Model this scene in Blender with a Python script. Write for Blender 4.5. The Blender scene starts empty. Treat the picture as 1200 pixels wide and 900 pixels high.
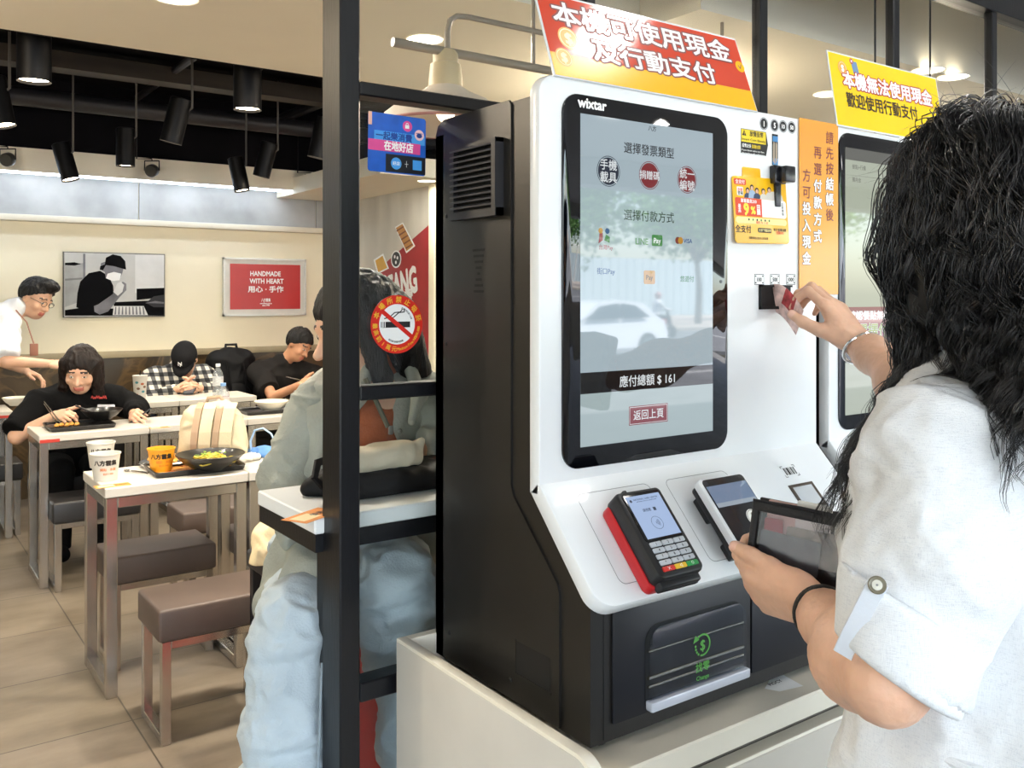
import bpy, bmesh, math, random
import numpy as np
from mathutils import Vector, Matrix, noise as mnoise

random.seed(7); np.random.seed(7)
S = bpy.context.scene
COL = S.collection
PI = math.pi

# ------------------------------------------------------------------ camera
EYE = Vector((0.0, 0.0, 1.45))
YAW = math.atan2(0.582, 0.813)
FPX, CX, HY = 1060.0, 600.0, 347.0          # focal length, vertical axis and horizon in the 1200x900 frame
cam_data = bpy.data.cameras.new('camera'); cam = bpy.data.objects.new('camera', cam_data); COL.objects.link(cam)
cam.location = EYE; cam.rotation_euler = (PI/2, 0, -YAW)
cam_data.sensor_width = 36; cam_data.lens = FPX/1200*36; cam_data.shift_y = -(450-HY)/1200
cam_data.clip_start = 0.05; cam_data.clip_end = 300
S.camera = cam
FWD = Vector((math.sin(YAW), math.cos(YAW), 0)); RGT = Vector((math.cos(YAW), -math.sin(YAW), 0)); UP = Vector((0, 0, 1))
X, Y, Z = Vector((1, 0, 0)), Vector((0, 1, 0)), Vector((0, 0, 1))

# ------------------------------------------------------------------ world, sun, exposure
S.view_settings.view_transform = 'Standard'; S.view_settings.look = 'None'
S.view_settings.gamma = 1; S.view_settings.exposure = 0.30; S.view_settings.use_curve_mapping = False
S.cycles.max_bounces = 8; S.cycles.diffuse_bounces = 4; S.cycles.glossy_bounces = 4
S.cycles.transparent_max_bounces = 16; S.cycles.transmission_bounces = 4
S.cycles.sample_clamp_indirect = 6; S.cycles.caustics_reflective = False; S.cycles.caustics_refractive = False
S.cycles.use_denoising = True
w = bpy.data.worlds.new('sky'); S.world = w; w.use_nodes = True
nt = w.node_tree; bg = nt.nodes['Background']
sky = nt.nodes.new('ShaderNodeTexSky'); sky.sky_type = 'NISHITA'; sky.sun_disc = False
sky.sun_elevation = math.radians(58); sky.sun_rotation = math.radians(200); sky.dust_density = 2.0
nt.links.new(sky.outputs[0], bg.inputs[0]); bg.inputs[1].default_value = 1.27
sd = bpy.data.lights.new('sun', 'SUN'); sd.energy = 34; sd.angle = math.radians(1); sd.color = (1, .96, .9)
sun = bpy.data.objects.new('sun', sd); COL.objects.link(sun); sun.rotation_euler = (math.radians(38), 0, math.radians(130))

def area(name, loc, size, power, col=(1, 1, 1), target=None, size_y=None, spread=180):
    l = bpy.data.lights.new(name, 'AREA'); l.energy = power; l.size = size; l.color = col
    if size_y: l.shape = 'RECTANGLE'; l.size_y = size_y
    l.spread = math.radians(spread)
    o = bpy.data.objects.new(name, l); COL.objects.link(o); o.location = loc
    d = (Vector(target)-Vector(loc)) if target is not None else Vector((0, 0, -1))
    o.rotation_euler = d.to_track_quat('-Z', 'Y').to_euler(); return o
def spot(name, loc, power, col, target, ang=70, blend=.6, r=.04):
    l = bpy.data.lights.new(name, 'SPOT'); l.energy = power; l.color = col; l.spot_size = math.radians(ang); l.spot_blend = blend; l.shadow_soft_size = r
    o = bpy.data.objects.new(name, l); COL.objects.link(o); o.location = loc
    o.rotation_euler = (Vector(target)-Vector(loc)).to_track_quat('-Z', 'Y').to_euler(); return o

# ------------------------------------------------------------------ helpers
def ray(px, py): return FWD + RGT*((px-CX)/FPX) + UP*((HY-py)/FPX)
def P(px, py, d=None, x=None, y=None, z=None):
    """point of the place seen at a pixel, on a plane of constant depth, x, y or z"""
    r = ray(px, py)
    if d is None:
        if x is not None: d = (x-EYE.x)/r.x
        elif y is not None: d = (y-EYE.y)/r.y
        else: d = (z-EYE.z)/r.z
    return EYE + r*d
def PP(px, py, o, n):
    r = ray(px, py); return EYE + r*((o-EYE).dot(n)/r.dot(n))

def lin(c):
    if isinstance(c, str):
        c = c.lstrip('#'); c = tuple(int(c[i:i+2], 16)/255 for i in (0, 2, 4))
    return tuple((x/12.92 if x <= .04045 else ((x+.055)/1.055)**2.4) for x in c)

MATS = {}
def mat(name, col, rough=.5, metal=0, var=.06, vscale=8, bump=0, bscale=60, emit=None, estr=0, spec=.5, coat=0, ior=1.5, stretch=None, sheen=0, sub=0):
    if name in MATS: return MATS[name]
    m = bpy.data.materials.new(name); m.use_nodes = True; nt = m.node_tree; b = nt.nodes['Principled BSDF']
    c = lin(col)
    b.inputs['Roughness'].default_value = rough; b.inputs['Metallic'].default_value = metal
    b.inputs['Specular IOR Level'].default_value = spec; b.inputs['Coat Weight'].default_value = coat; b.inputs['IOR'].default_value = ior
    b.inputs['Coat Roughness'].default_value = .05; b.inputs['Sheen Weight'].default_value = sheen
    if sub: b.inputs['Subsurface Weight'].default_value = sub; b.inputs['Subsurface Radius'].default_value = (.01, .004, .002); b.inputs['Subsurface Scale'].default_value = .6
    tc = nt.nodes.new('ShaderNodeTexCoord'); mp = nt.nodes.new('ShaderNodeMapping')
    nt.links.new(tc.outputs['Object'], mp.inputs[0])
    if stretch: mp.inputs['Scale'].default_value = stretch
    n = nt.nodes.new('ShaderNodeTexNoise'); n.inputs['Scale'].default_value = vscale; n.inputs['Detail'].default_value = 4
    nt.links.new(mp.outputs[0], n.inputs['Vector'])
    r = nt.nodes.new('ShaderNodeValToRGB'); r.color_ramp.elements[0].position = .3; r.color_ramp.elements[1].position = .7
    r.color_ramp.elements[0].color = (*[max(0, x*(1-var*1.6)) for x in c], 1); r.color_ramp.elements[1].color = (*[min(1, x*(1+var)) for x in c], 1)
    nt.links.new(n.outputs['Fac'], r.inputs[0]); nt.links.new(r.outputs[0], b.inputs['Base Color'])
    if bump:
        n2 = nt.nodes.new('ShaderNodeTexNoise'); n2.inputs['Scale'].default_value = bscale; n2.inputs['Detail'].default_value = 3
        bp = nt.nodes.new('ShaderNodeBump'); bp.inputs['Strength'].default_value = bump; bp.inputs['Distance'].default_value = .01
        nt.links.new(mp.outputs[0], n2.inputs['Vector']); nt.links.new(n2.outputs['Fac'], bp.inputs['Height']); nt.links.new(bp.outputs[0], b.inputs['Normal'])
    if emit is not None:
        b.inputs['Emission Color'].default_value = (*lin(emit), 1); b.inputs['Emission Strength'].default_value = estr
    MATS[name] = m; return m

def glass_mat(name, tint=(1, 1, 1), ior=1.45, rough=0.0, haze=None):
    if name in MATS: return MATS[name]
    m = bpy.data.materials.new(name); m.use_nodes = True; nt = m.node_tree; nt.nodes.clear()
    out = nt.nodes.new('ShaderNodeOutputMaterial'); mx = nt.nodes.new('ShaderNodeMixShader')
    lw = nt.nodes.new('ShaderNodeLayerWeight'); lw.inputs[0].default_value = .5
    pw = nt.nodes.new('ShaderNodeMath'); pw.operation = 'POWER'; pw.inputs[1].default_value = 5; nt.links.new(lw.outputs['Facing'], pw.inputs[0])
    fr = nt.nodes.new('ShaderNodeMapRange'); f0 = ((ior-1)/(ior+1))**2; fr.inputs['To Min'].default_value = f0; nt.links.new(pw.outputs[0], fr.inputs[0])
    t = nt.nodes.new('ShaderNodeBsdfTransparent'); t.inputs[0].default_value = (*tint, 1)
    g = nt.nodes.new('ShaderNodeBsdfGlossy'); g.inputs['Roughness'].default_value = rough
    last = t
    if haze:
        df = nt.nodes.new('ShaderNodeBsdfDiffuse'); df.inputs[0].default_value = (*haze[0], 1)
        m2 = nt.nodes.new('ShaderNodeMixShader'); m2.inputs[0].default_value = haze[1]
        nt.links.new(t.outputs[0], m2.inputs[1]); nt.links.new(df.outputs[0], m2.inputs[2]); last = m2
    nt.links.new(fr.outputs[0], mx.inputs[0]); nt.links.new(last.outputs[0], mx.inputs[1]); nt.links.new(g.outputs[0], mx.inputs[2]); nt.links.new(mx.outputs[0], out.inputs[0])
    MATS[name] = m; return m

class F:
    """a flat frame: origin o, axes u (right) and v (up), outward normal n"""
    def __init__(s, o, u, v): s.o = Vector(o); s.u = Vector(u).normalized(); s.v = Vector(v).normalized(); s.n = s.u.cross(s.v).normalized()
    def p(s, a, b, h=0): return s.o + s.u*a + s.v*b + s.n*h
    def ab(s, pt): d = Vector(pt)-s.o; return d.dot(s.u), d.dot(s.v)
    def px(s, x, y): return s.ab(PP(x, y, s.o, s.n))

_TXT = {}
def text_geo(st, bold):
    k = (st, bold)
    if k not in _TXT:
        c = bpy.data.curves.new('t', 'FONT'); c.body = st; c.offset = bold; c.resolution_u = 2
        o = bpy.data.objects.new('t', c); COL.objects.link(o)
        dg = bpy.context.evaluated_depsgraph_get(); ev = o.evaluated_get(dg); m = ev.to_mesh()
        vs = [(v.co.x, v.co.y) for v in m.vertices]; fs = [tuple(p.vertices) for p in m.polygons]
        ev.to_mesh_clear(); bpy.data.objects.remove(o); bpy.data.curves.remove(c)
        _TXT[k] = (vs, fs)
    return _TXT[k]

class MB:
    def __init__(s): s.v = []; s.f = []; s.m = []
    def add(s, vs, fs, mi=0, M=None):
        b = len(s.v)
        s.v += [tuple(M @ Vector(q)) if M is not None else tuple(q) for q in vs]
        s.f += [tuple(b+i for i in f) for f in fs]; s.m += [mi]*len(fs); return s
    def hexa(s, c8, mi=0):
        return s.add(c8, [(0, 3, 2, 1), (4, 5, 6, 7), (0, 1, 5, 4), (1, 2, 6, 5), (2, 3, 7, 6), (3, 0, 4, 7)], mi)
    def box(s, x0, x1, y0, y1, z0, z1, mi=0):
        return s.hexa([(x0, y0, z0), (x1, y0, z0), (x1, y1, z0), (x0, y1, z0), (x0, y0, z1), (x1, y0, z1), (x1, y1, z1), (x0, y1, z1)], mi)
    def rbox(s, c, size, r=.004, seg=2, mi=0, M=None):
        bm = bmesh.new(); bmesh.ops.create_cube(bm, size=1)
        for v in bm.verts: v.co = Vector((v.co.x*size[0], v.co.y*size[1], v.co.z*size[2]))
        bmesh.ops.bevel(bm, geom=bm.edges[:], offset=min(r, min(size)*.49), segments=seg, profile=.5, affect='EDGES')
        bm.verts.index_update()
        T = Matrix.Translation(Vector(c)); T = T @ M if M is not None else T
        s.add([v.co.copy() for v in bm.verts], [[v.index for v in f.verts] for f in bm.faces], mi, T); bm.free(); return s
    def rb(s, x0, x1, y0, y1, z0, z1, r=.004, seg=2, mi=0):
        return s.rbox(((x0+x1)/2, (y0+y1)/2, (z0+z1)/2), (x1-x0, y1-y0, z1-z0), r, seg, mi)
    def fbox(s, fr, a0, a1, b0, b1, h0, h1, mi=0):
        return s.hexa([fr.p(a0, b0, h0), fr.p(a1, b0, h0), fr.p(a1, b1, h0), fr.p(a0, b1, h0), fr.p(a0, b0, h1), fr.p(a1, b0, h1), fr.p(a1, b1, h1), fr.p(a0, b1, h1)], mi)
    def frbox(s, fr, a0, a1, b0, b1, h0, h1, r=.004, seg=2, mi=0):
        M = Matrix((fr.u, fr.v, fr.n)).transposed().to_4x4()
        return s.rbox(fr.p((a0+a1)/2, (b0+b1)/2, (h0+h1)/2), (a1-a0, b1-b0, h1-h0), r, seg, mi, M)
    def prism(s, fr, poly, h0, h1, mi=0):
        n = len(poly)
        vs = [fr.p(a, b, h0) for a, b in poly]+[fr.p(a, b, h1) for a, b in poly]
        return s.add(vs, [tuple(range(n-1, -1, -1)), tuple(range(n, 2*n))]+[(i, (i+1) % n, n+(i+1) % n, n+i) for i in range(n)], mi)
    def rrect(s, fr, a0, a1, b0, b1, h0, h1, rad=(.01,)*4, bev=.003, seg=8, mi=0, rot=0):
        def loop(ins):
            out = []
            for (cx, cy, r, t0) in ((a0, b0, rad[0], PI), (a1, b0, rad[1], 1.5*PI), (a1, b1, rad[2], 0), (a0, b1, rad[3], PI/2)):
                sx = 1 if cx == a0 else -1; sy = 1 if cy == b0 else -1; R = max(r, ins+1e-4); q = max(R-ins, 1e-4)
                for i in range(seg+1):
                    t = t0+PI/2*i/seg; out.append((cx+sx*R+q*math.cos(t), cy+sy*R+q*math.sin(t)))
            if rot:
                mx, my = (a0+a1)/2, (b0+b1)/2; c, q = math.cos(rot), math.sin(rot)
                out = [(mx+(x-mx)*c-(y-my)*q, my+(x-mx)*q+(y-my)*c) for x, y in out]
            return out
        k = bev*.3
        L = [(bev, h0), (k, h0+k), (0, h0+bev), (0, h1-bev), (k, h1-k), (bev, h1)] if bev > 0 else [(0, h0), (0, h1)]
        vs = []; n = 4*(seg+1)
        for ins, h in L: vs += [fr.p(a, b, h) for a, b in loop(ins)]
        fs = [(j*n+i, j*n+(i+1) % n, (j+1)*n+(i+1) % n, (j+1)*n+i) for j in range(len(L)-1) for i in range(n)]
        fs += [tuple(range(n-1, -1, -1)), tuple(range((len(L)-1)*n, len(L)*n))]
        return s.add(vs, fs, mi)
    def sheet(s, fr, poly, h=0, mi=0):
        return s.add([fr.p(a, b, h) for a, b in poly], [tuple(range(len(poly)))], mi)
    def rect(s, fr, a0, a1, b0, b1, h=0, mi=0): return s.sheet(fr, [(a0, b0), (a1, b0), (a1, b1), (a0, b1)], h, mi)
    def disc(s, fr, a, b, r, h=0, mi=0, n=28, r2=None):
        r2 = r2 or r
        return s.sheet(fr, [(a+r*math.cos(2*PI*i/n), b+r2*math.sin(2*PI*i/n)) for i in range(n)], h, mi)
    def ring(s, fr, a, b, r0, r1, h=0, mi=0, n=32, a0=0, a1=2*PI):
        full = abs(a1-a0-2*PI) < 1e-6; k = n if full else n+1
        vs = []
        for i in range(k):
            t = a0+(a1-a0)*i/n; c, q = math.cos(t), math.sin(t)
            vs += [fr.p(a+r0*c, b+r0*q, h), fr.p(a+r1*c, b+r1*q, h)]
        return s.add(vs, [(2*i, 2*i+1, 2*((i+1) % k)+1, 2*((i+1) % k)) for i in range(n)], mi)
    def line(s, fr, pts, w, h=0, mi=0):
        for (a, b), (c, d) in zip(pts[:-1], pts[1:]):
            t = Vector((c-a, d-b)); L = t.length
            if L < 1e-9: continue
            nx, ny = -t.y/L*w/2, t.x/L*w/2
            s.sheet(fr, [(a-nx, b-ny), (c-nx, d-ny), (c+nx, d+ny), (a+nx, b+ny)], h, mi)
        return s
    def cyl(s, p0, p1, r0, r1=None, n=20, mi=0, caps=True):
        r1 = r0 if r1 is None else r1; p0 = Vector(p0); p1 = Vector(p1); d = (p1-p0).normalized()
        a = d.orthogonal().normalized(); b = d.cross(a)
        vs = [p0+(a*math.cos(2*PI*i/n)+b*math.sin(2*PI*i/n))*r0 for i in range(n)]+[p1+(a*math.cos(2*PI*i/n)+b*math.sin(2*PI*i/n))*r1 for i in range(n)]
        fs = [(i, (i+1) % n, n+(i+1) % n, n+i) for i in range(n)]
        if caps: fs += [tuple(range(n-1, -1, -1)), tuple(range(n, 2*n))]
        return s.add(vs, fs, mi)
    def tube(s, pts, r, n=8, closed=False, mi=0, flat=1.0):
        pts = [Vector(p) for p in pts]; k = len(pts); rs = r if isinstance(r, (list, tuple)) else [r]*k
        vs = []; ref = None
        for i, p in enumerate(pts):
            t = (pts[(i+1) % k]-pts[i-1]) if closed else (pts[min(i+1, k-1)]-pts[max(i-1, 0)])
            t = t.normalized() if t.length > 1e-9 else Z
            if ref is None: ref = t.orthogonal().normalized()
            a = (ref-t*ref.dot(t)); a = a.normalized() if a.length > 1e-6 else t.orthogonal().normalized(); ref = a; b = t.cross(a)
            vs += [p+(a*math.cos(2*PI*j/n)+b*math.sin(2*PI*j/n)*flat)*rs[i] for j in range(n)]
        m = k if closed else k-1
        fs = [(i*n+j, i*n+(j+1) % n, ((i+1) % k)*n+(j+1) % n, ((i+1) % k)*n+j) for i in range(m) for j in range(n)]
        if not closed: fs += [tuple(range(n-1, -1, -1)), tuple(range((k-1)*n, k*n))]
        return s.add(vs, fs, mi)
    def lathe(s, prof, c, n=32, mi=0, ax=None, caps=True):
        c = Vector(c); ax = Vector(ax).normalized() if ax is not None else Z
        a = ax.orthogonal().normalized(); b = ax.cross(a); vs = []
        for r, h in prof: vs += [c+ax*h+(a*math.cos(2*PI*i/n)+b*math.sin(2*PI*i/n))*r for i in range(n)]
        fs = [(k*n+i, k*n+(i+1) % n, (k+1)*n+(i+1) % n, (k+1)*n+i) for k in range(len(prof)-1) for i in range(n)]
        if caps: fs += [tuple(range(n-1, -1, -1)), tuple(range((len(prof)-1)*n, len(prof)*n))]
        return s.add(vs, fs, mi)
    def ell(s, c, rad, n=16, m=10, mi=0, M=None):
        prof = [(max(1e-4, math.sin(PI*i/m)), -math.cos(PI*i/m)) for i in range(m+1)]
        t = MB().lathe(prof, (0, 0, 0), n); T = Matrix.Translation(Vector(c))
        if M is not None: T = T @ M.to_4x4()
        return s.add([(q[0]*rad[0], q[1]*rad[1], q[2]*rad[2]) for q in t.v], t.f, mi, T)
    def text(s, st, fr, a, b, size, bold=.0, h=.0004, mi=0, align='c', sx=1.0, rot=0, fit=None):
        vs, fs = text_geo(st, 0)
        if not vs: return s
        x0 = min(v[0] for v in vs); x1 = max(v[0] for v in vs)
        if fit: sx = fit/((x1-x0)*size)
        off = {'c': (x0+x1)/2, 'l': x0, 'r': x1}[align]; cr, sr = math.cos(rot), math.sin(rot)
        n = 1 if bold <= 0 else (4 if bold < .03 else (8 if bold < .07 else 14))
        for j in range(n):
            t = 2*PI*(j+.5)/n; dx, dy = (bold*math.cos(t), bold*math.sin(t)) if bold > 0 else (0, 0); out = []
            for q in vs:
                px, py = (q[0]-off+dx)*size*sx, (q[1]-.36+dy)*size
                out.append(fr.p(a+px*cr-py*sr, b+px*sr+py*cr, h+j*2e-6))
            s.add(out, fs, mi)
        return s
    def build(s, name, mats, parent=None, smooth=35, loc=None):
        me = bpy.data.meshes.new(name); o = bpy.data.objects.new(name, me); COL.objects.link(o)
        if parent is not None:
            base = ROOT.get(parent.name, Vector((0, 0, 0))); o.parent = parent
        else:
            base = Vector(loc) if loc is not None else Vector((0, 0, 0)); o.location = base
        ROOT[o.name] = base
        me.from_pydata([tuple(Vector(v)-base) for v in s.v], [], s.f)
        for m in (mats if isinstance(mats, (list, tuple)) else [mats]): me.materials.append(m)
        if len(me.polygons) == len(s.m): me.polygons.foreach_set('material_index', s.m)
        fin(me, smooth); return o
ROOT = {}
def fin(me, smooth):
    me.update()
    if smooth:
        me.polygons.foreach_set('use_smooth', [True]*len(me.polygons))
        try: me.set_sharp_from_angle(angle=math.radians(smooth))
        except Exception: pass

def root(name, loc, label=None, cat=None, group=None):
    o = bpy.data.objects.new(name, None); COL.objects.link(o); o.location = loc; o.empty_display_size = .1
    ROOT[o.name] = Vector(loc)
    return tag(o, label, cat, group) if label else o
def tag(o, label=None, cat=None, group=None, kind=None):
    if label: o['label'] = label
    if cat: o['category'] = cat
    if group: o['group'] = group
    if kind: o['kind'] = kind
    return o
def struct(o): o['kind'] = 'structure'; return o
KIDS = {}
def kids(o): return [c for c in COL.objects if c.parent == o]
def dup(o, loc, label=None, rz=0, parent=None):
    c = o.copy(); COL.objects.link(c)
    if parent is None:
        c.location = loc; c.rotation_euler = (0, 0, rz); ROOT[c.name] = Vector(loc)
        if label: c['label'] = label
    else: c.parent = parent
    for k in kids(o): dup(k, None, parent=c)
    return c

# ------------------------------------------------------------------ soft bodies: smooth union of limbs, meshed by surface nets
def rotm(u, v, w_): return np.array([list(u), list(v), list(w_)], dtype=np.float32)
def _smin(a, b, k):
    if k <= 0: return np.minimum(a, b)
    h = np.maximum(k-np.abs(a-b), 0)/k
    return np.minimum(a, b)-h*h*k*.25
def C(a, b, ra, rb=None, k=.02): return ('c', np.array(a, np.float32), np.array(b, np.float32), ra, ra if rb is None else rb, k)
def E(c, r, R=None, k=.02): return ('e', np.array(c, np.float32), np.array(r, np.float32), R, k)
def CUT(p, n): return ('p', np.array(p, np.float32), np.array(n, np.float32))
def SUB(pr): return ('s', pr)
def CC(a, b, ra, rb, k=.01): return ('f', np.array(a, np.float32), np.array(b, np.float32), ra, rb, k)
def _dist(pr, G):
    if pr[0] in 'cf':
        a, b, ra, rb = pr[1:5]; ab = b-a; L2 = float(ab@ab)+1e-12
        d = G-a; t0 = (d@ab)/L2; t = np.clip(t0, 0, 1)
        r = np.linalg.norm(d-t0[..., None]*ab if pr[0] == 'f' else d-t[..., None]*ab, axis=-1)-(ra+(rb-ra)*t)
        if pr[0] == 'f':
            L = math.sqrt(L2); r = np.maximum(r, np.maximum(-t0*L, (t0-1)*L))
        return r
    if pr[0] == 'e':
        d = G-pr[1]
        if pr[3] is not None: d = d@pr[3].T
        k0 = np.linalg.norm(d/pr[2], axis=-1); k1 = np.linalg.norm(d/(pr[2]*pr[2]), axis=-1)+1e-9
        return k0*(k0-1)/k1
def _bb(pr):
    if pr[0] in 'cf':
        r = max(pr[3], pr[4]); return np.minimum(pr[1], pr[2])-r, np.maximum(pr[1], pr[2])+r
    r = float(max(pr[2])); return pr[1]-r, pr[1]+r
def sdf(prims, vox, warp=None, seedk=0):
    pos = [p for p in prims if p[0] in 'cef']
    lo = np.min([_bb(p)[0] for p in pos], axis=0)-3*vox-.01; hi = np.max([_bb(p)[1] for p in pos], axis=0)+3*vox+.01
    n = np.ceil((hi-lo)/vox).astype(int)+1
    f = np.full(tuple(n), 1.0, np.float32)
    ax = [lo[i]+vox*np.arange(n[i], dtype=np.float32) for i in range(3)]
    for p in prims:
        if p[0] == 'p':
            G = np.stack(np.meshgrid(*ax, indexing='ij'), -1).astype(np.float32)
            f = np.maximum(f, (G-p[1])@p[2]); continue
        q = p[1] if p[0] == 's' else p
        l, h = _bb(q); k = q[-1] if q[-1] is not None else 0
        m = k+4*vox
        i0 = np.maximum(((l-m-lo)/vox).astype(int), 0); i1 = np.minimum(((h+m-lo)/vox).astype(int)+2, n)
        if np.any(i1 <= i0): continue
        sl = tuple(slice(i0[i], i1[i]) for i in range(3))
        G = np.stack(np.meshgrid(*[ax[i][sl[i]] for i in range(3)], indexing='ij'), -1)
        d = _dist(q, G)
        f[sl] = -_smin(-f[sl], d, k) if p[0] == 's' else _smin(f[sl], d, k)
        if p[0] == 's': f[sl] = np.maximum(f[sl], -d)
    return nets(f, lo, vox)
def nets(f, lo, vox):
    ins = f < 0; n = np.array(f.shape)
    cs = [(i, j, k) for i in (0, 1) for j in (0, 1) for k in (0, 1)]
    sub = lambda A, c: A[c[0]:n[0]-1+c[0], c[1]:n[1]-1+c[1], c[2]:n[2]-1+c[2]]
    cnt = sum(sub(ins, c).astype(np.int8) for c in cs)
    act = (cnt > 0) & (cnt < 8); idx = np.argwhere(act); N = len(idx)
    ids = np.full(act.shape, -1, np.int64); ids[act] = np.arange(N)
    fv = [f[idx[:, 0]+c[0], idx[:, 1]+c[1], idx[:, 2]+c[2]] for c in cs]
    acc = np.zeros((N, 3)); m = np.zeros(N)
    for a in range(8):
        for b in range(a+1, 8):
            ca, cb = np.array(cs[a]), np.array(cs[b])
            if np.abs(ca-cb).sum() != 1: continue
            cr = (fv[a] < 0) != (fv[b] < 0); t = fv[a]/np.where(cr, fv[a]-fv[b], 1)
            acc += np.where(cr[:, None], ca+(cb-ca)*t[:, None], 0); m += cr
    V = lo+vox*(idx+acc/m[:, None]); Q = []
    for axx in range(3):
        o1, o2 = [(1, 2), (2, 0), (0, 1)][axx]
        s0 = [slice(1, -1)]*3; s0[axx] = slice(0, -1); s1 = list(s0); s1[axx] = slice(1, None)
        A, B = ins[tuple(s0)], ins[tuple(s1)]; e = np.argwhere(A != B)
        if len(e) == 0: continue
        sgn = A[tuple(e.T)]; base = e.copy()
        for q in range(3):
            if q != axx: base[:, q] += 1
        def cid(d1, d2):
            t = base.copy(); t[:, o1] += d1; t[:, o2] += d2; return ids[tuple(t.T)]
        q = np.stack([cid(-1, -1), cid(0, -1), cid(0, 0), cid(-1, 0)], 1)
        q[~sgn] = q[~sgn][:, ::-1]; Q.append(q)
    return V, np.concatenate(Q)
def relax(V, Q, it=1, lam=.5):
    e = np.concatenate([Q[:, [0, 1]], Q[:, [1, 2]], Q[:, [2, 3]], Q[:, [3, 0]]])
    for _ in range(it):
        s_ = np.zeros_like(V); c = np.zeros(len(V))
        for k in range(3): s_[:, k] = np.bincount(e[:, 0], V[e[:, 1], k], len(V))+np.bincount(e[:, 1], V[e[:, 0], k], len(V))
        c = np.bincount(e[:, 0], minlength=len(V))+np.bincount(e[:, 1], minlength=len(V))
        V = V+lam*(s_/np.maximum(c, 1)[:, None]-V)
    return V
def vnormals(V, Q):
    fn = np.cross(V[Q[:, 2]]-V[Q[:, 0]], V[Q[:, 3]]-V[Q[:, 1]]); N = np.zeros_like(V)
    for i in range(4):
        for k in range(3): N[:, k] += np.bincount(Q[:, i], fn[:, k], len(V))
    return N/(np.linalg.norm(N, axis=1)[:, None]+1e-9)
def wrinkle(V, Q, amp, freq, stretch=(1, 1, 1), seed=0, sharp=True):
    """cloth folds: ridged noise along the normals"""
    Nn = vnormals(V, Q); o = Vector((seed*7.3, seed*3.1, seed*1.7)); d = np.empty(len(V))
    for i, p in enumerate(V):
        q = Vector((p[0]*stretch[0], p[1]*stretch[1], p[2]*stretch[2]))*freq+o
        wv = mnoise.noise_vector(q*.6)*.7
        t = mnoise.noise(q+wv); d[i] = (1-2.2*abs(t)) if sharp else t
        d[i] += .35*mnoise.noise((q+wv)*2.3)
    return V+Nn*(d*amp)[:, None]
def soft(name, VQ, mats, parent=None, loc=None, mi=None, smooth=True):
    V, Q = VQ; me = bpy.data.meshes.new(name); o = bpy.data.objects.new(name, me); COL.objects.link(o)
    if parent is not None: base = ROOT.get(parent.name, Vector((0, 0, 0))); o.parent = parent
    else: base = Vector(loc) if loc is not None else Vector((0, 0, 0)); o.location = base
    ROOT[o.name] = base
    V = V-np.array(base); nq = len(Q)
    me.vertices.add(len(V)); me.vertices.foreach_set('co', V.astype(np.float32).ravel())
    me.loops.add(nq*4); me.loops.foreach_set('vertex_index', Q.astype(np.int32).ravel())
    me.polygons.add(nq); me.polygons.foreach_set('loop_start', np.arange(0, nq*4, 4, dtype=np.int32))
    for m in (mats if isinstance(mats, (list, tuple)) else [mats]): me.materials.append(m)
    if mi is not None: me.polygons.foreach_set('material_index', mi.astype(np.int32))
    me.update(calc_edges=True); me.validate()
    me.polygons.foreach_set('use_smooth', [True]*len(me.polygons)); return o
# ------------------------------------------------------------------ the arcade's own ceiling lamps
m_panel = mat('panel_glow', '#ffffff', emit='#fffaf2', estr=14)
area('arcade_panel_light', (1.965, .68, 2.865), .2, 4, (1, .985, .95), size_y=.2)
t = root('ceiling_panel_lamp', (1.965, .68, 2.9), 'square white panel lamp on the arcade ceiling above the kiosks', 'ceiling light')
MB().rb(1.845, 2.085, .56, .80, 2.872, 2.9, .004, 1).build('frame', mat('white_lamp_paint', '#f2f0ea', .4, var=.01), t)
MB().box(1.86, 2.07, .575, .785, 2.868, 2.874).build('diffuser', m_panel, t)
for x_, y_ in ((-.9, -.6), (.9, -.9), (3.2, -.6), (-2.4, .4), (1.0, -3.0), (-2.6, -3.0), (4.8, -3.0)):
    area('arcade_downlight', (x_, y_, 2.88), .2, 5, (1, .985, .95))
    t = root('arcade_downlight', (x_, y_, 2.9), 'round white downlight on the arcade ceiling above the pavement', 'ceiling light', 'round downlights of the arcade')
    MB().lathe([(.10, 2.896), (.125, 2.884), (.13, 2.9)], (x_, y_, 0), 28, caps=False).build('trim_ring', mat('white_lamp_paint', '#f2f0ea', .4, var=.01), t)
    MB().lathe([(.10, 2.893), (.001, 2.893)], (x_, y_, 0), 28, caps=False).build('diffuser', mat('arcade_lamp_glow', '#ffffff', emit='#fffaf2', estr=5), t)
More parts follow.
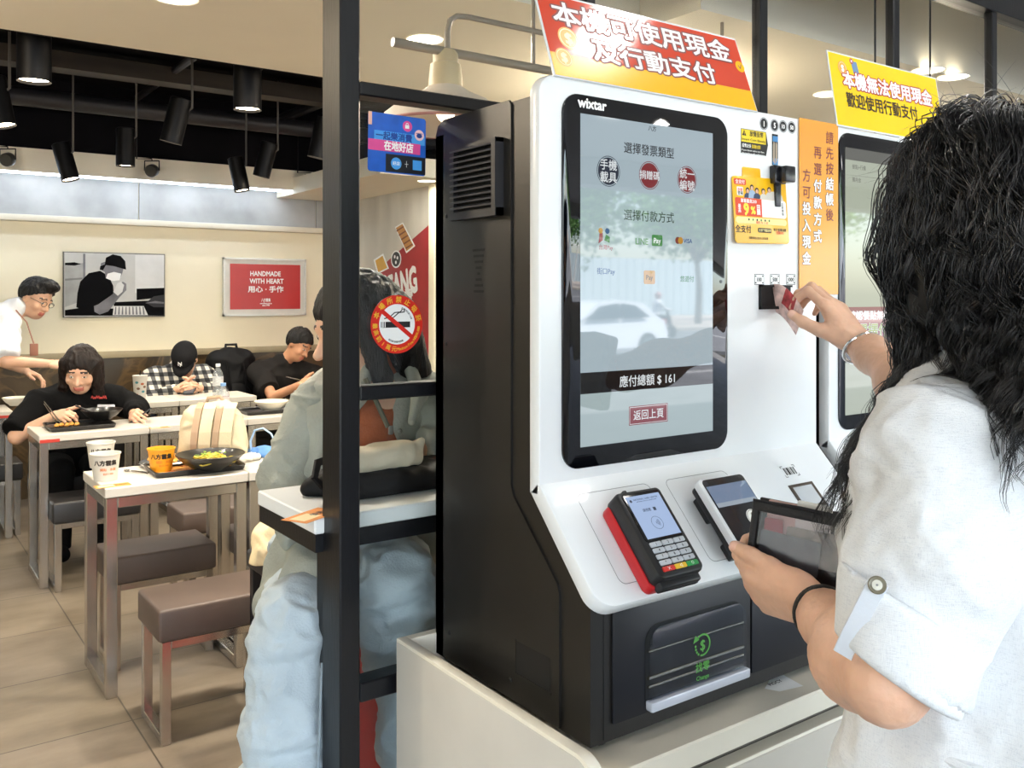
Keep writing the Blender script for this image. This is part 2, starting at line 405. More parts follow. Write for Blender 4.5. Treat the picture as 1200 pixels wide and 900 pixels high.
# ------------------------------------------------------------------ materials of the room
def tile_mat(name, c1, c2, cg, sx, sy, ox, oy, rough=.35):
    m = bpy.data.materials.new(name); m.use_nodes = True; nt = m.node_tree; b = nt.nodes['Principled BSDF']
    tc = nt.nodes.new('ShaderNodeTexCoord'); mp = nt.nodes.new('ShaderNodeMapping'); mp.inputs['Location'].default_value = (ox, oy, 0)
    br = nt.nodes.new('ShaderNodeTexBrick'); br.offset = 0; br.inputs['Scale'].default_value = 1
    br.inputs['Brick Width'].default_value = sx; br.inputs['Row Height'].default_value = sy; br.inputs['Mortar Size'].default_value = .003; br.inputs['Mortar Smooth'].default_value = .2
    br.inputs['Color1'].default_value = (*lin(c1), 1); br.inputs['Color2'].default_value = (*lin(c2), 1); br.inputs['Mortar'].default_value = (*lin(cg), 1)
    n = nt.nodes.new('ShaderNodeTexNoise'); n.inputs['Scale'].default_value = 2.2; n.inputs['Detail'].default_value = 8; n.inputs['Roughness'].default_value = .65
    mp2 = nt.nodes.new('ShaderNodeMapping'); mp2.inputs['Scale'].default_value = (1, 2.2, 1)
    mx = nt.nodes.new('ShaderNodeMix'); mx.data_type = 'RGBA'; mx.blend_type = 'MULTIPLY'; mx.inputs[0].default_value = .75
    rp = nt.nodes.new('ShaderNodeValToRGB'); rp.color_ramp.elements[0].position = .32; rp.color_ramp.elements[0].color = (.5, .47, .42, 1); rp.color_ramp.elements[1].position = .68
    L = nt.links.new
    L(tc.outputs['Object'], mp.inputs[0]); L(mp.outputs[0], br.inputs[0]); L(tc.outputs['Object'], mp2.inputs[0]); L(mp2.outputs[0], n.inputs[0]); L(n.outputs['Fac'], rp.inputs[0])
    L(br.outputs[0], mx.inputs[6]); L(rp.outputs[0], mx.inputs[7]); L(mx.outputs[2], b.inputs['Base Color'])
    b.inputs['Roughness'].default_value = rough; return m
def marble_mat():
    m = bpy.data.materials.new('brown_marble'); m.use_nodes = True; nt = m.node_tree; b = nt.nodes['Principled BSDF']
    tc = nt.nodes.new('ShaderNodeTexCoord'); n = nt.nodes.new('ShaderNodeTexNoise'); n.inputs['Scale'].default_value = 2.5; n.inputs['Detail'].default_value = 7; n.inputs['Distortion'].default_value = 1.6
    r = nt.nodes.new('ShaderNodeValToRGB'); e = r.color_ramp.elements; e[0].position = .40; e[0].color = (*lin('#3d3122'), 1); e[1].position = .47; e[1].color = (*lin('#6b5537'), 1)
    x = e.new(.5); x.color = (*lin('#4a3b28'), 1); x = e.new(.75); x.color = (*lin('#5d4c34'), 1)
    nt.links.new(tc.outputs['Object'], n.inputs[0]); nt.links.new(n.outputs['Fac'], r.inputs[0]); nt.links.new(r.outputs[0], b.inputs['Base Color']); b.inputs['Roughness'].default_value = .3; return m
m_floor = tile_mat('beige_tile', '#8a7e70', '#847866', '#4c443a', .6, .55, .6-.745+.6, .55*8-3.82, .42)
m_arc = tile_mat('grey_paving', '#8a8783', '#817e7a', '#55524e', .4, .4, 0, 0, .6)
m_ceil = mat('beige_ceiling_paint', '#f5eedb', .8, var=.02, vscale=2)
m_grey = mat('pale_grey_paint', '#d9d6cc', .8, var=.02)
m_blackp = mat('black_ceiling_paint', '#0e0e13', .85, var=.2, vscale=3, spec=.1)
m_cream = mat('cream_wall_paint', '#efe5c9', .75, var=.02, vscale=3)
m_conc = mat('raw_concrete', '#a6a6a4', .8, var=.18, vscale=2.6)
m_ledge = mat('ledge_paint', '#d8cfba', .6, var=.03)
m_marble = marble_mat()
m_frame = mat('black_painted_steel', '#0f1014', .36, spec=.35, metal=.0, var=.15, vscale=20, bump=.05, bscale=40, stretch=(6, 6, .6))
m_glass = glass_mat('window_glass', (.97, .985, .98), 1.42)
m_white = mat('white_lamp_paint', '#f2f0ea', .4, var=.01)

# ------------------------------------------------------------------ the shell
YS = 1.53                                    # front plane of the shop window
struct(MB().box(-2.5, 9, YS, 7.45, -.1, 0).build('floor', m_floor))
struct(MB().box(-12, 16, -6.2, YS, -.1, 0).build('floor.001', m_arc))
b = MB(); b.box(-2.5, 2.25, 2.36, 3.67, 2.40, 2.95); b.box(2.25, 9, 2.07, 3.67, 2.40, 2.95)
struct(b.build('ceiling', m_ceil, smooth=0))
struct(MB().box(-2.5, 9, YS-.02, 3.0, 2.95, 3.05).build('ceiling.001', m_grey))
b = MB(); b.box(-2.5, 9, 3.60, 7.45, 2.95, 3.05); b.box(-2.5, 9, 6.95, 7.02, 2.46, 2.95)
struct(b.build('ceiling.002', m_blackp, smooth=0))
struct(MB().box(-2.5, 9, 3.671, 3.69, 2.40, 2.95).build('trim_1', m_blackp))
struct(MB().box(-2.5, 9, 6.93, 7.0, 2.30, 2.46).build('trim_2', m_ceil))
struct(MB().box(-2.5, 9, 7.3, 7.45, 0, 3.0).build('wall_back', m_cream))
b = MB()
for i in range(8): b.box(-2.5+1.44*i-.11, -2.5+1.44*(i+1)-.118, 7.285, 7.3, 2.03, 2.46)
struct(b.build('trim_3', m_conc, smooth=0))
struct(MB().rb(-2.5, 9, 7.22, 7.3, 1.985, 2.03, .006).build('trim_4', m_ledge))
struct(MB().box(-2.5, 9, 7.27, 7.3, 0, .985).build('trim_5', m_marble))
struct(MB().rb(-2.5, 9, 7.255, 7.3, .985, 1.035, .004).build('trim_6', mat('wainscot_cap', '#a89a7c', .5)))
struct(MB().box(-2.62, -2.5, YS, 7.45, 0, 3.0).build('wall_left', m_cream))
struct(MB().box(9, 9.1, YS, 7.45, 0, 3.0).build('wall_right', m_cream))
m_mwall = mat('mural_wall_paint', '#cfc9bd', .5, var=.12, vscale=1.5, stretch=(1, 3, .6))
struct(MB().box(3.42, 3.5, 5.80, 7.3, 0, 2.27).build('wall_mural', m_mwall))
struct(MB().rb(3.39, 3.53, 5.72, 5.80, 0, 2.27, .006).build('trim_7', m_cream))
struct(MB().box(2.8, 5.5, 5.42, 7.3, 2.27, 2.40).build('trim_8', m_ceil))
struct(MB().box(3.6, 3.7, 5.4, 5.7, 0, 2.95).build('wall_pier', mat('dark_teal_paint', '#2c3836', .6)))
# dark trunking and pipes in the open black ceiling
m_duct = mat('dark_duct', '#3a342e', .55, var=.25, vscale=3, stretch=(.5, 4, 4))
struct(MB().box(-2.5, 9, 5.9, 6.05, 2.80, 2.90).build('trim_9', m_duct))
struct(MB().box(-2.5, 9, 5.1, 5.2, 2.86, 2.95).build('trim_10', mat('black_duct', '#1d1d22', .6)))
b = MB()
b.tube([(-2.5, 4.6, 2.85), (9, 4.6, 2.85)], .03, 10); b.tube([(1.6, 3.75, 2.88), (1.6, 6.9, 2.88)], .025, 10); b.tube([(2.7, 3.75, 2.86), (2.7, 6.9, 2.86)], .04, 10)
b.tube([(-2.5, 6.5, 2.72), (9, 6.5, 2.72)], .06, 12)
struct(b.build('trim_11', mat('black_pipe', '#202026', .45)))

# LED cove behind the fascia, real strip and its light
tag(MB().box(-2.4, 8.9, 6.955, 6.985, 2.287, 2.2995).build('led_strip', mat('led_glow', '#dfeaff', emit='#cfe2ff', estr=14)), 'long bluish LED strip in the cove above the concrete band', 'light strip')
area('cove_light', (2.5, 7.1, 2.33), 10.5, 20, (.8, .9, 1.0), (2.5, 7.3, 2.0), .03)

# ------------------------------------------------------------------ shop window: black steel frame and panes
def mullion(x, w_, d_, z0, z1, par): return MB().rb(x, x+w_, YS, YS+d_, z0, z1, .003, 1).build('mullion', m_frame, par)
win = struct(root('window_1', (.708, YS, 0)))
mullion(.708, .041, .080, 0, 2.9, win)
for z0, z1 in ((1.824, 1.850), (1.255, 1.282), (.693, .730)):
    MB().rb(.749, 1.296, YS, YS+.045, z0, z1, .003, 1).build('rail', m_frame, win)
mullion(1.296, .03, .04, 0, 2.9, win)
for z0, z1 in ((1.850, 2.46), (1.282, 1.824), (.730, 1.255), (.02, .693)):
    MB().box(.749, 1.296, YS+.018, YS+.024, z0, z1).build('pane', m_glass, win)
win2 = struct(root('window_2', (1.326, YS, 0)))
xs = [1.296, 1.886, 2.496, 3.08, 3.67, 4.26, 4.85, 5.44, 6.03]
for a_ in xs[1:]: mullion(a_, .032, .03, .9, 2.42, win2)
for a_, c_ in zip(xs[:-1], xs[1:]): MB().box(a_+.03, c_, YS+.012, YS+.018, .9, 2.42).build('pane', m_glass, win2)
MB().rb(1.326, 9, YS-.01, YS+.06, 2.405, 2.50, .003, 1).build('header', m_frame, win2)
MB().rb(1.326, 9, YS, YS+.05, .86, .90, .003, 1).build('sill', m_frame, win2)
struct(MB().box(1.326, 9, YS+.005, YS+.05, 0, .86).build('wall_front', m_grey))
struct(MB().box(-12, 16, YS+.0, YS+.1, 2.50, 3.4).build('wall_facade', m_grey))
struct(MB().box(-12, -2.5, YS, YS+.1, 0, 2.5).build('wall_facade.001', m_grey))
struct(MB().box(9, 16, YS, YS+.1, 0, 2.5).build('wall_facade.002', m_grey))
# thin steel rods hanging between ceiling and panes
for i, px in enumerate((1025.5, 1090)):
    q = P(px, 60, y=2.0); struct(MB().cyl((q.x, q.y, 1.45), (q.x, q.y, 2.95), .004, n=8).build('trim_%d' % (12+i), m_frame))

# ------------------------------------------------------------------ lamps of the dining room
m_lamp = mat('black_lamp_housing', '#0a0a0c', .45, var=.1, spec=.2)
m_glow = mat('warm_lamp_glow', '#fff1d6', emit='#ffe9c8', estr=30)
SPL = [
 (40, 96, .122, 0, 'large black cylinder spotlight at the far end of the nearest row, over the aisle'),
 (290, 129, .122, 0, 'black cylinder spotlight in the nearest row, close to the steel pole'),
 (4, 148, .115, -12, 'black cylinder spotlight cut off by the left edge of the picture'),
 (200, 167, .115, 14, 'black cylinder spotlight tilted to the right in the second row'),
 (371, 185, .11, 12, 'black cylinder spotlight half hidden behind the steel pole'),
 (147, 195, .115, 0, 'black upright cylinder spotlight above the black and white photo'),
 (83, 211, .11, -16, 'black cylinder spotlight tilted to the left near the fascia, above the standing man'),
 (306, 207, .115, 14, 'black cylinder spotlight tilted to the right above the red framed sign'),
 (284, 224, .11, -12, 'black cylinder spotlight tilted to the left, lowest and nearest the back wall'),
]
for i, (px, py, dia, tilt, lab) in enumerate(SPL):
    zb = 2.28 if i not in (6, 8) else 2.2
    q = P(px, py, z=zb)
    ax = (Z + RGT*math.tan(math.radians(-tilt))*-1*-1).normalized() if tilt else Z.copy()
    ax = (Z + RGT*math.tan(math.radians(tilt))).normalized()
    t = root('cylinder_spotlight', (q.x, q.y, zb), lab, 'spotlight', 'black cylinder spotlights in the ceiling')
    L = .24; r = dia/2
    MB().lathe([(r*.94, .012), (r, 0), (r, L), (r*.9, L+.004), (.001, L+.004)], q, 28, ax=ax, caps=False).build('housing', m_lamp, t)
    MB().lathe([(r*.94, .012), (.001, .012)], q, 28, ax=ax, caps=False).build('lens', m_glow, t)
    top = q+ax*L*.8+RGT*(r+.012)
    MB().tube([q+ax*L*.75+RGT*r*.95, top, (top.x, top.y, 2.95)], .007, 8).build('bracket', mat('grey_bracket', '#55534f', .5), t)
    spot('spot_light', q-ax*.012, 32, (1, .9, .74), q-ax, 105, .8, .05)
for px, py, lab in ((9, 187, 'small round dark spot on a wire bracket at the far left of the fascia'), (178, 200, 'small round dark spot on a wire bracket beside the upright cylinder spotlight'), (365, 215, 'small round dark spot on a wire bracket next to the steel pole')):
    q = P(px, py, y=6.78)
    t = root('ball_spotlight', q, lab, 'spotlight', 'small round spots before the fascia')
    MB().lathe([(.001, -.05), (.03, -.045), (.045, -.02), (.045, .02), (.04, .028), (.001, .03)], q, 20, ax=(FWD*-1+Vector((0, 0, -.3))).normalized(), caps=False).build('housing', mat('dark_grey_metal', '#3a3a38', .4), t)
    MB().tube([q-RGT*.052, q-RGT*.052+Z*.07, q+RGT*.052+Z*.07, q+RGT*.052], .005, 6).build('yoke', m_frame, t)
    MB().tube([q+Z*.07, q+Z*.085, q+Z*.085-RGT*.11, (q-RGT*.11).to_3d()+Z*.6], .005, 6).build('rod', m_frame, t)
# round recessed downlights in the beige ceiling
m_dglow = mat('downlight_glow', '#fff6e4', emit='#fff0d8', estr=9)
def downlight(pt, r, lab, power=10, col=(1, .92, .8)):
    t = root('recessed_downlight', pt, lab, 'ceiling light', 'round downlights in the pale ceiling')
    MB().lathe([(r, 0), (r*1.12, -.004), (r*1.12, 0)], pt, 28, caps=False).build('trim_ring', m_white, t)
    MB().lathe([(r, -.002), (.001, -.002)], pt, 28, caps=False).build('diffuser', m_dglow, t)
    area('downlight', pt-Z*.012, r*1.7, power, col)
downlight(P(498, 46, z=2.399), .063, 'round glowing downlight in the beige ceiling above the pendant lamp', 28)
downlight(P(206, -3, z=2.399), .063, 'round glowing downlight cut off by the top edge of the picture', 28)
downlight(P(1088, 82, z=2.399), .06, 'brightest round downlight beyond the window, just above the yellow sign', 10, (1, .93, .8))
downlight(P(1117, 90, z=2.399), .06, 'round downlight beyond the window between the yellow sign and the mullion', 8, (1, .93, .8))
downlight(P(970, 110, z=2.399), .06, 'round downlight beyond the window at the left edge of the yellow sign', 8, (1, .93, .8))
downlight(P(500, 212, z=2.2695), .06, 'small round downlight above the mural wall, under the blue poster', 6)
for x_, y_ in ((-.6, 3.0), (2.8, 2.9), (5.2, 2.9)):  # unseen glowing globes, added to brighten the beige ceiling
    t = root('fill_globe', (x_, y_, 2.3), 'added unseen globe that brightens the pale ceiling of the dining room', 'ceiling light', 'added unseen fill globes')
    MB().ell((x_, y_, 2.29), (.09, .09, .09), 24, 14).build('globe', mat('fill_globe_glow', '#fff3dc', emit='#ffecd0', estr=150), t); MB().lathe([(.05, 2.37), (.06, 2.40)], (x_, y_, 0), 20).build('rose', m_white, t)
for x_, y_ in ((.2, 4.6), (2.6, 4.4), (2.4, 5.6), (3.2, 4.9), (.2, 5.8), (3.2, 6.3)): spot('spot_light', (x_, y_, 2.3), 21, (1, .9, .74), (x_, y_+.05, 0), 110, .8, .05)  # added spots without lamp bodies, extra light for the room
# ------------------------------------------------------------------ arcade slab and the street (seen in the screens and panes)
struct(MB().box(-12, 16, -5.0, YS, 2.90, 3.4).build('ceiling_arcade', mat('arcade_plaster', '#e6e6e2', .8, var=.03, vscale=1.5), smooth=0))
struct(MB().box(-12, 16, -5.2, -4.9, 2.62, 3.6).build('trim_20', mat('arcade_beam', '#c9cac8', .8, var=.05)))
struct(MB().box(-90, 90, -27, -6.2, -.3, -.15).build('road', mat('asphalt', '#6f7072', .9, var=.15, vscale=3, bump=.2, bscale=200), smooth=0))
b = MB()
for y_ in (-11.0, -19.0): b.box(-90, 90, y_-.07, y_+.07, -.15, -.146)
tag(b.build('lane_marking', mat('road_paint', '#e8e8e4', .8), smooth=0), 'white lane lines painted on the road', 'road marking', kind='structure')
struct(MB().box(-90, 90, -46, -27, -.3, 0).build('far_pavement', mat('pink_paving', '#b5aaa0', .9, var=.12, vscale=2), smooth=0))
b = MB()
for i in range(150): b.box(-60+.8*i, -60+.8*i+.74, -46.1, -46, 0, 4.2)
struct(b.build('wall_hoarding', mat('pale_hoarding', '#c3d3da', .6, var=.06), smooth=0))
m_leaf = mat('tree_leaves', '#6d9a48', .6, var=.35, vscale=.6); m_bark = mat('tree_bark', '#8d8378', .9, var=.2, vscale=6)
def street_tree(x_, y_, h, r, lab, sd_):
    rn = random.Random(sd_); t = root('street_tree', (x_, y_, 0), lab, 'tree', 'trees along the far pavement')
    m = MB(); m.tube([(x_, y_, 0), (x_+.1, y_, h*.25), (x_-.1, y_, h*.45)], [.2, .16, .13], 8)
    tips = []
    for i in range(7):
        a = i*.9+rn.random(); e = Vector((x_+math.cos(a)*r*.55, y_+math.sin(a)*r*.55, h*(.62+.3*rn.random()))); tips.append(e)
        m.tube([(x_-.1, y_, h*.42), (Vector((x_-.1, y_, h*.42))+e)/2+Vector((0, 0, .4)), e], [.1, .07, .03], 6)
    m.build('trunk', m_bark, t)
    m = MB()
    for i in range(4200):
        c = tips[i % 7]; d = Vector((rn.gauss(0, 1), rn.gauss(0, 1), rn.gauss(0, .6))); p = c+d*r*.30
        u = Vector((rn.gauss(0, 1), rn.gauss(0, 1), rn.gauss(0, 1))).normalized(); v = u.orthogonal().normalized(); s_ = .13+.1*rn.random()
        m.add([p-u*s_, p+v*s_*.5, p+u*s_, p-v*s_*.5], [(0, 1, 2, 3)])
    m.build('foliage', m_leaf, t, smooth=0)
for i, (x_, y_, h, r) in enumerate(((15, -31, 7.5, 3.4), (25.5, -30, 8, 3.8), (36, -31, 7.5, 3.6), (47, -33, 8.5, 3.8), (5, -32, 7.5, 3.4))):
    street_tree(x_, y_, h, r, 'green street tree on the far pavement, mirrored in the kiosk screen', i)
# white hatchback driving past, seen in the screen
def car(cx, cy, heading=1):
    zr = -.15; t = root('hatchback_car', (cx, cy, zr), 'white hatchback car on the road, mirrored in the kiosk screen', 'car')
    s_ = heading
    prof = [(-1.95, .28), (-1.98, .62), (-1.86, .95), (-1.62, 1.08), (-1.25, 1.42), (-.4, 1.50), (.35, 1.42), (1.05, .98), (1.75, .86), (1.98, .62), (1.98, .26)]
    fr = F((cx, cy, zr), (s_, 0, 0), (0, 0, 1)); m = MB()
    vs = []; n = len(prof)
    for a, bb in prof:
        wv = .86 if bb < 1.0 else .86-(bb-1.0)*.42
        vs += [fr.p(a, bb, -wv), fr.p(a, bb, wv)]
    fs = [(2*i, 2*i+1, 2*((i+1) % n)+1, 2*((i+1) % n)) for i in range(n)]+[tuple(2*i for i in range(n-1, -1, -1)), tuple(2*i+1 for i in range(n))]
    m.add(vs, fs); m.build('body', mat('white_car_paint', '#f4f6f8', .25, coat=.5, var=.01), t, smooth=50)
    for sg in (-1, 1):
        m = MB()
        for poly in ([(-1.35, 1.06), (-.95, 1.36), (-.45, 1.42), (-.45, 1.04)], [(-.38, 1.04), (-.38, 1.42), (.3, 1.34), (.85, 1.02)]):
            m.add([fr.p(a, bb, sg*(.87-(max(bb, 1)-1.0)*.42)) for a, bb in poly], [(0, 1, 2, 3)])
        m.build('side_window', mat('dark_car_glass', '#3a4650', .08), t)
        for a in (-1.25, 1.3):
            wl = MB().cyl(fr.p(a, .32, sg*.66), fr.p(a, .32, sg*.88), .33, n=28).build('wheel', mat('tyre_rubber', '#1b1b1c', .8), t)
            MB().cyl(fr.p(a, .32, sg*.87), fr.p(a, .32, sg*.89), .22, n=24).build('hub_cap', mat('alloy', '#9aa0a6', .3, metal=.8), wl)
        MB().fbox(fr, -1.97, -1.75, .86, 1.0, sg*.62-.12, sg*.62+.2).build('tail_lamp', mat('red_lamp', '#a81c1c', .2), t)
car(15.3, -15.6, -1)
# scooter and rider on the road
def scooter(cx, cy):
    zr = -.15; t = root('motor_scooter', (cx, cy, zr), 'dark motor scooter with a rider on the road, mirrored in the kiosk screen', 'scooter')
    m = MB()
    for a in (-.62, .62): m.lathe([(.16, -.05), (.24, -.05), (.24, .05), (.16, .05)], (cx+a, cy, zr+.24), 20, ax=Y)
    m.build('wheel', mat('tyre_rubber', '#1b1b1c', .8), t)
    m = MB(); m.rb(cx-.75, cx+.1, cy-.14, cy+.14, zr+.45, zr+.78, .08, 3); m.rb(cx-.1, cx+.5, cy-.16, cy+.16, zr+.25, zr+.36, .03); m.tube([(cx+.62, cy, zr+.24), (cx+.5, cy, zr+.7), (cx+.4, cy, zr+1.05)], [.05, .09, .05], 10)
    m.tube([(cx+.36, cy-.32, zr+1.05), (cx+.42, cy, zr+1.08), (cx+.36, cy+.32, zr+1.05)], .02, 8); m.build('body', mat('dark_scooter', '#3c3438', .3), t)
    r = root('rider', (cx-.2, cy, zr+.78), 'person in a white shirt riding the motor scooter, mirrored in the kiosk screen', 'person')
    b0 = Vector((cx-.2, cy, zr)); pr = [E(b0+Z*.86, (.17, .17, .14)), C(b0+Z*.9, b0+Vector((.08, 0, 1.32)), .15, .17, .06), E(b0+Vector((.12, 0, 1.62)), (.13, .13, .15), k=.03), C(b0+Z*1.35+X*.1, b0+Vector((.12, 0, 1.5)), .06, .06)]
    for sg in (-1, 1):
        pr += [C(b0+Vector((.05, sg*.19, 1.33)), b0+Vector((.3, sg*.24, 1.12)), .055, .045), C(b0+Vector((.3, sg*.24, 1.12)), b0+Vector((.56, sg*.28, 1.07)), .045, .035),
               C(b0+Vector((0, sg*.1, .86)), b0+Vector((.42, sg*.13, .8)), .09, .07), C(b0+Vector((.42, sg*.13, .8)), b0+Vector((.38, sg*.13, .42)), .065, .05)]
    V, Q = sdf(pr, .022); fc = V[Q].mean(1)[:, 2]-zr; mi = np.where(fc > 1.5, 2, np.where(fc > .92, 0, 1))
    soft('body', (V, Q), [mat('rider_shirt', '#f0eeec', .8), mat('rider_trousers', '#30343c', .8), mat('rider_helmet', '#c7908c', .4)], r, mi=mi)
scooter(24.5, -22.3)
# double-headed street lamp
t = root('street_lamp', (23.2, -40, 0), 'white double headed street lamp on the far pavement, mirrored in the kiosk screen', 'street lamp')
MB().tube([(23.2, -40, 0), (23.2, -40, 5.0)], .09, 10).build('pole', m_white, t)
MB().tube([(21.6, -40, 4.9), (24.8, -40, 4.9)], .05, 8).build('arm', m_white, t)
for a_ in (-1.6, 1.6): MB().lathe([(.05, .3), (.12, .2), (.42, -.08), (.36, -.12), (.001, -.12)], (23.2+a_, -40, 4.75), 20, caps=False).build('lamp_head', m_white, t)
# ------------------------------------------------------------------ self-order kiosks
KY = 1.16                                     # plane of the kiosk fronts
m_kw = mat('kiosk_white_enamel', '#eceff1', .32, var=.012, vscale=4, coat=.25)
m_kb = mat('kiosk_black_powdercoat', '#1a1816', .38, var=.12, vscale=14, bump=.06, bscale=500)
m_kdark = mat('kiosk_dark_void', '#050506', .6)  # flat black, also painted as the shade inside openings
m_bez = mat('black_screen_glass', '#04050a', .025, var=0, spec=.6, ior=1.55)
def screen_mat(name, col, e): return mat(name, '#0b0b0d', .03, var=0, emit=col, estr=e, spec=.6, ior=1.55)
m_scr = screen_mat('screen_pale', '#b4c6cf', .62)
m_scr2 = screen_mat('screen_grey', '#b2c4c6', .62)
m_sdark = screen_mat('screen_dark_text', '#3c434d', .05)
m_snavy = screen_mat('screen_navy', '#414a60', .30)
m_sred = screen_mat('screen_red', '#a63a40', .42)
m_swht = screen_mat('screen_white', '#e6ecee', .75)
m_sgrn = screen_mat('screen_green', '#4aa25a', .4)
m_sorg = screen_mat('screen_orange', '#e0a03c', .5)
m_spnk = screen_mat('screen_pink', '#c8406c', .4)
m_sblk = screen_mat('screen_bar', '#2e2d31', .12)
m_sblu = screen_mat('screen_blue', '#3a66b4', .4)
m_prblk = mat('print_black', '#19191b', .6, var=0); m_prwht = mat('print_white', '#f7f7f5', .5, var=0)
m_line = mat('panel_joint', '#8d9094', .6)
KW = .726
def kiosk(X0, W, lab):
    k = root('self_order_kiosk', (X0, KY, .762), lab, 'kiosk', 'white self-order kiosks on the counter')
    kf = F((X0, KY, 0), X, Z); fx = F((X0, 0, 0), Y, Z); fl = F((X0+.006, 0, 0), -Y, Z)
    kf.fl = fl
    # body
    prof = [(1.493, .765), (1.493, 1.755), (1.485, 1.772), (1.465, 1.78), (1.182, 1.78), (1.182, 1.128), (1.045, .985), (1.045, .765)]
    MB().prism(fx, prof, .010, W-.010).build('body', m_kb, k, smooth=20)
    # the rear side cover stands proud of the body by a narrow step
    cov = [(1.494, .768), (1.494, 1.757), (1.486, 1.774), (1.466, 1.783), (1.253, 1.783), (1.247, 1.775), (1.247, 1.13), (1.24, 1.112), (1.121, .995), (1.116, .98), (1.116, .768)]
    MB().prism(fx, cov, .006, .0105).build('side_cover', m_kb, k, smooth=20)
    MB().box(X0+.006, X0+W-.006, 1.466, 1.494, .768, 1.755).build('back_cover', m_kb, k)
    # white front: upright panel and sloping shelf
    MB().rrect(kf, 0, W, 1.128, 1.812, -.027, 0, (.002, .002, .028, .034), .004).build('front_panel', m_kw, k, smooth=40)
    sf = F((X0, KY, 1.1455), X, (0, .683, .731)); kf.sf = sf
    MB().rrect(sf, 0, W, -.219, .004, -.030, 0, (.036, .036, .001, .001), .004).build('shelf_panel', m_kw, k, smooth=40)
    # feet
    for a in (.05, W-.05):
        for y_ in (1.08, 1.45): MB().lathe([(.018, 0), (.02, .006), (.012, .014)], (X0+a, y_, .752), 16).build('foot', m_kdark, k)
    return k, kf
def slots(k, kf):
    fl = kf.fl
    m = MB()
    for i in range(8):
        z_ = 1.532-.0105*i; w_ = (.019, .016, .0125, .009, .004, .009, .0125, .0155)[i]
        m.fbox(fl, -1.345-w_, -1.345+w_, z_-.0022, z_+.0022, -.001, .0006)
    m.build('air_slot_shade', m_kdark, k)  # flat black strips painted for the dark inside the slots
    # louvred vent
    v = MB(); a0, a1, b0, b1 = -1.418, -1.268, 1.588, 1.722
    v.fbox(fl, a0, a1, b0, b0+.014, 0, .016); v.fbox(fl, a1-.012, a1, b0, b1, 0, .018); v.fbox(fl, a0, a1, b1-.008, b1, 0, .016); v.fbox(fl, a0, a0+.004, b0, b1, 0, .010)
    vf = v.build('vent_frame', mat('vent_black_plastic', '#26262a', .5, var=.08), k, smooth=20)
    s_ = MB(); n = 11
    for i in range(n):
        z_ = b0+.020+(b1-b0-.030)*i/(n-1)
        s_.hexa([fl.p(a0+.002, z_-.001, .017), fl.p(a1-.008, z_-.001, .017), fl.p(a1-.008, z_+.006, .001), fl.p(a0+.002, z_+.006, .001),
                 fl.p(a0+.002, z_+.002, .018), fl.p(a1-.008, z_+.002, .018), fl.p(a1-.008, z_+.0075, .001), fl.p(a0+.002, z_+.0075, .001)])
    s_.build('louvre', mat('vent_slat_plastic', '#4b4a4d', .5), vf, smooth=20)
    MB().rect(fl, a0+.002, a1-.006, b0+.01, b1-.006, .0006).build('vent_shade_sheet', m_kdark, vf)  # black sheet painted as the shade behind the slats
    # square cable opening: flat black patch painted as its inner shade, raised rim
    o = MB(); o.rect(fl, -1.232, -1.137, .817, .872, .0006); o.build('cable_opening_shade', m_kdark, k)
    o = MB(); o.fbox(fl, -1.234, -1.135, .814, .818, 0, .0016); o.fbox(fl, -1.234, -1.231, .814, .874, 0, .0012); o.build('opening_rim', m_kb, k)
    m = MB()
    for y_, z_ in ((1.445, .82), (1.247, .80), (1.455, 1.60), (1.455, 1.36)): m.ell(fl.p(-y_, z_, 0), (.0025, .004, .004), 10, 6)
    m.build('screw', m_kdark, k)

# --- the kiosk in use
k1, kf = kiosk(.884, KW, 'nearer white self-order kiosk with black side, touch screen and cash slots')
slots(k1, kf)
A = lambda x, y: kf.px(x, y)
bez = MB().rrect(kf, .046, .447, 1.163, 1.786, -.002, .004, (.034,)*4, .002).build('screen_bezel', m_bez, k1, smooth=40)
SH = .0043
b0x, b1x, bz0, bz1 = .083, .4045, 1.1985, 1.754
scr = MB().rect(kf, b0x, b1x, bz0, bz1, SH).build('display', m_scr, bez)
d = MB(); H2 = SH+.0002
mats_ = [m_sdark, m_snavy, m_sred, m_swht, m_sgrn, m_sorg, m_spnk, m_sblk, m_scr2, m_sblu]
zt, zb = A(678, 437)[1], A(678, 462)[1]
d.rect(kf, b0x, b1x, zb, zt, H2, 7); d.rect(kf, b0x, b1x, bz0, zb, H2, 8)
def T(st, x, y, size, mi, bold=.0, h=H2+.0003, **kw): a, b_ = A(x, y); d.text(st, kf, a, b_, size, bold, h, mi, **kw)
T('選擇發票類型', 759, 177, .0205, 0, .012); T('選擇付款方式', 759, 254, .0205, 0, .005)
for (x, y, mi, l1, l2) in ((711, 201, 1, '手機', '載具'), (759, 206, 2, '捐贈碼', ''), (803, 211, 2, '統一', '編號')):
    a, b_ = A(x, y); r_ = .0262 if mi == 1 else .025
    d.ring(kf, a, b_, r_-.0012, r_, H2, mi); d.disc(kf, a, b_, r_-.0028, H2, mi)
    if l2: d.text(l1, kf, a, b_+.0105, .0195, .012, H2+.0003, 3); d.text(l2, kf, a, b_-.0105, .0195, .012, H2+.0003, 3)
    else: d.text(l1, kf, a, b_, .0165, .012, H2+.0003, 3)
a, b_ = A(706, 279); d.sheet(kf, [(a-.013, b_-.01), (a-.003, b_-.004), (a-.003, b_+.008), (a-.01, b_+.012)], H2, 6); d.sheet(kf, [(a, b_-.004), (a+.012, b_-.008), (a+.013, b_+.002), (a+.004, b_+.006)], H2, 4)
d.disc(kf, a-.008, b_+.012, .005, H2+.0001, 5); d.disc(kf, a+.007, b_+.012, .005, H2+.0001, 9)
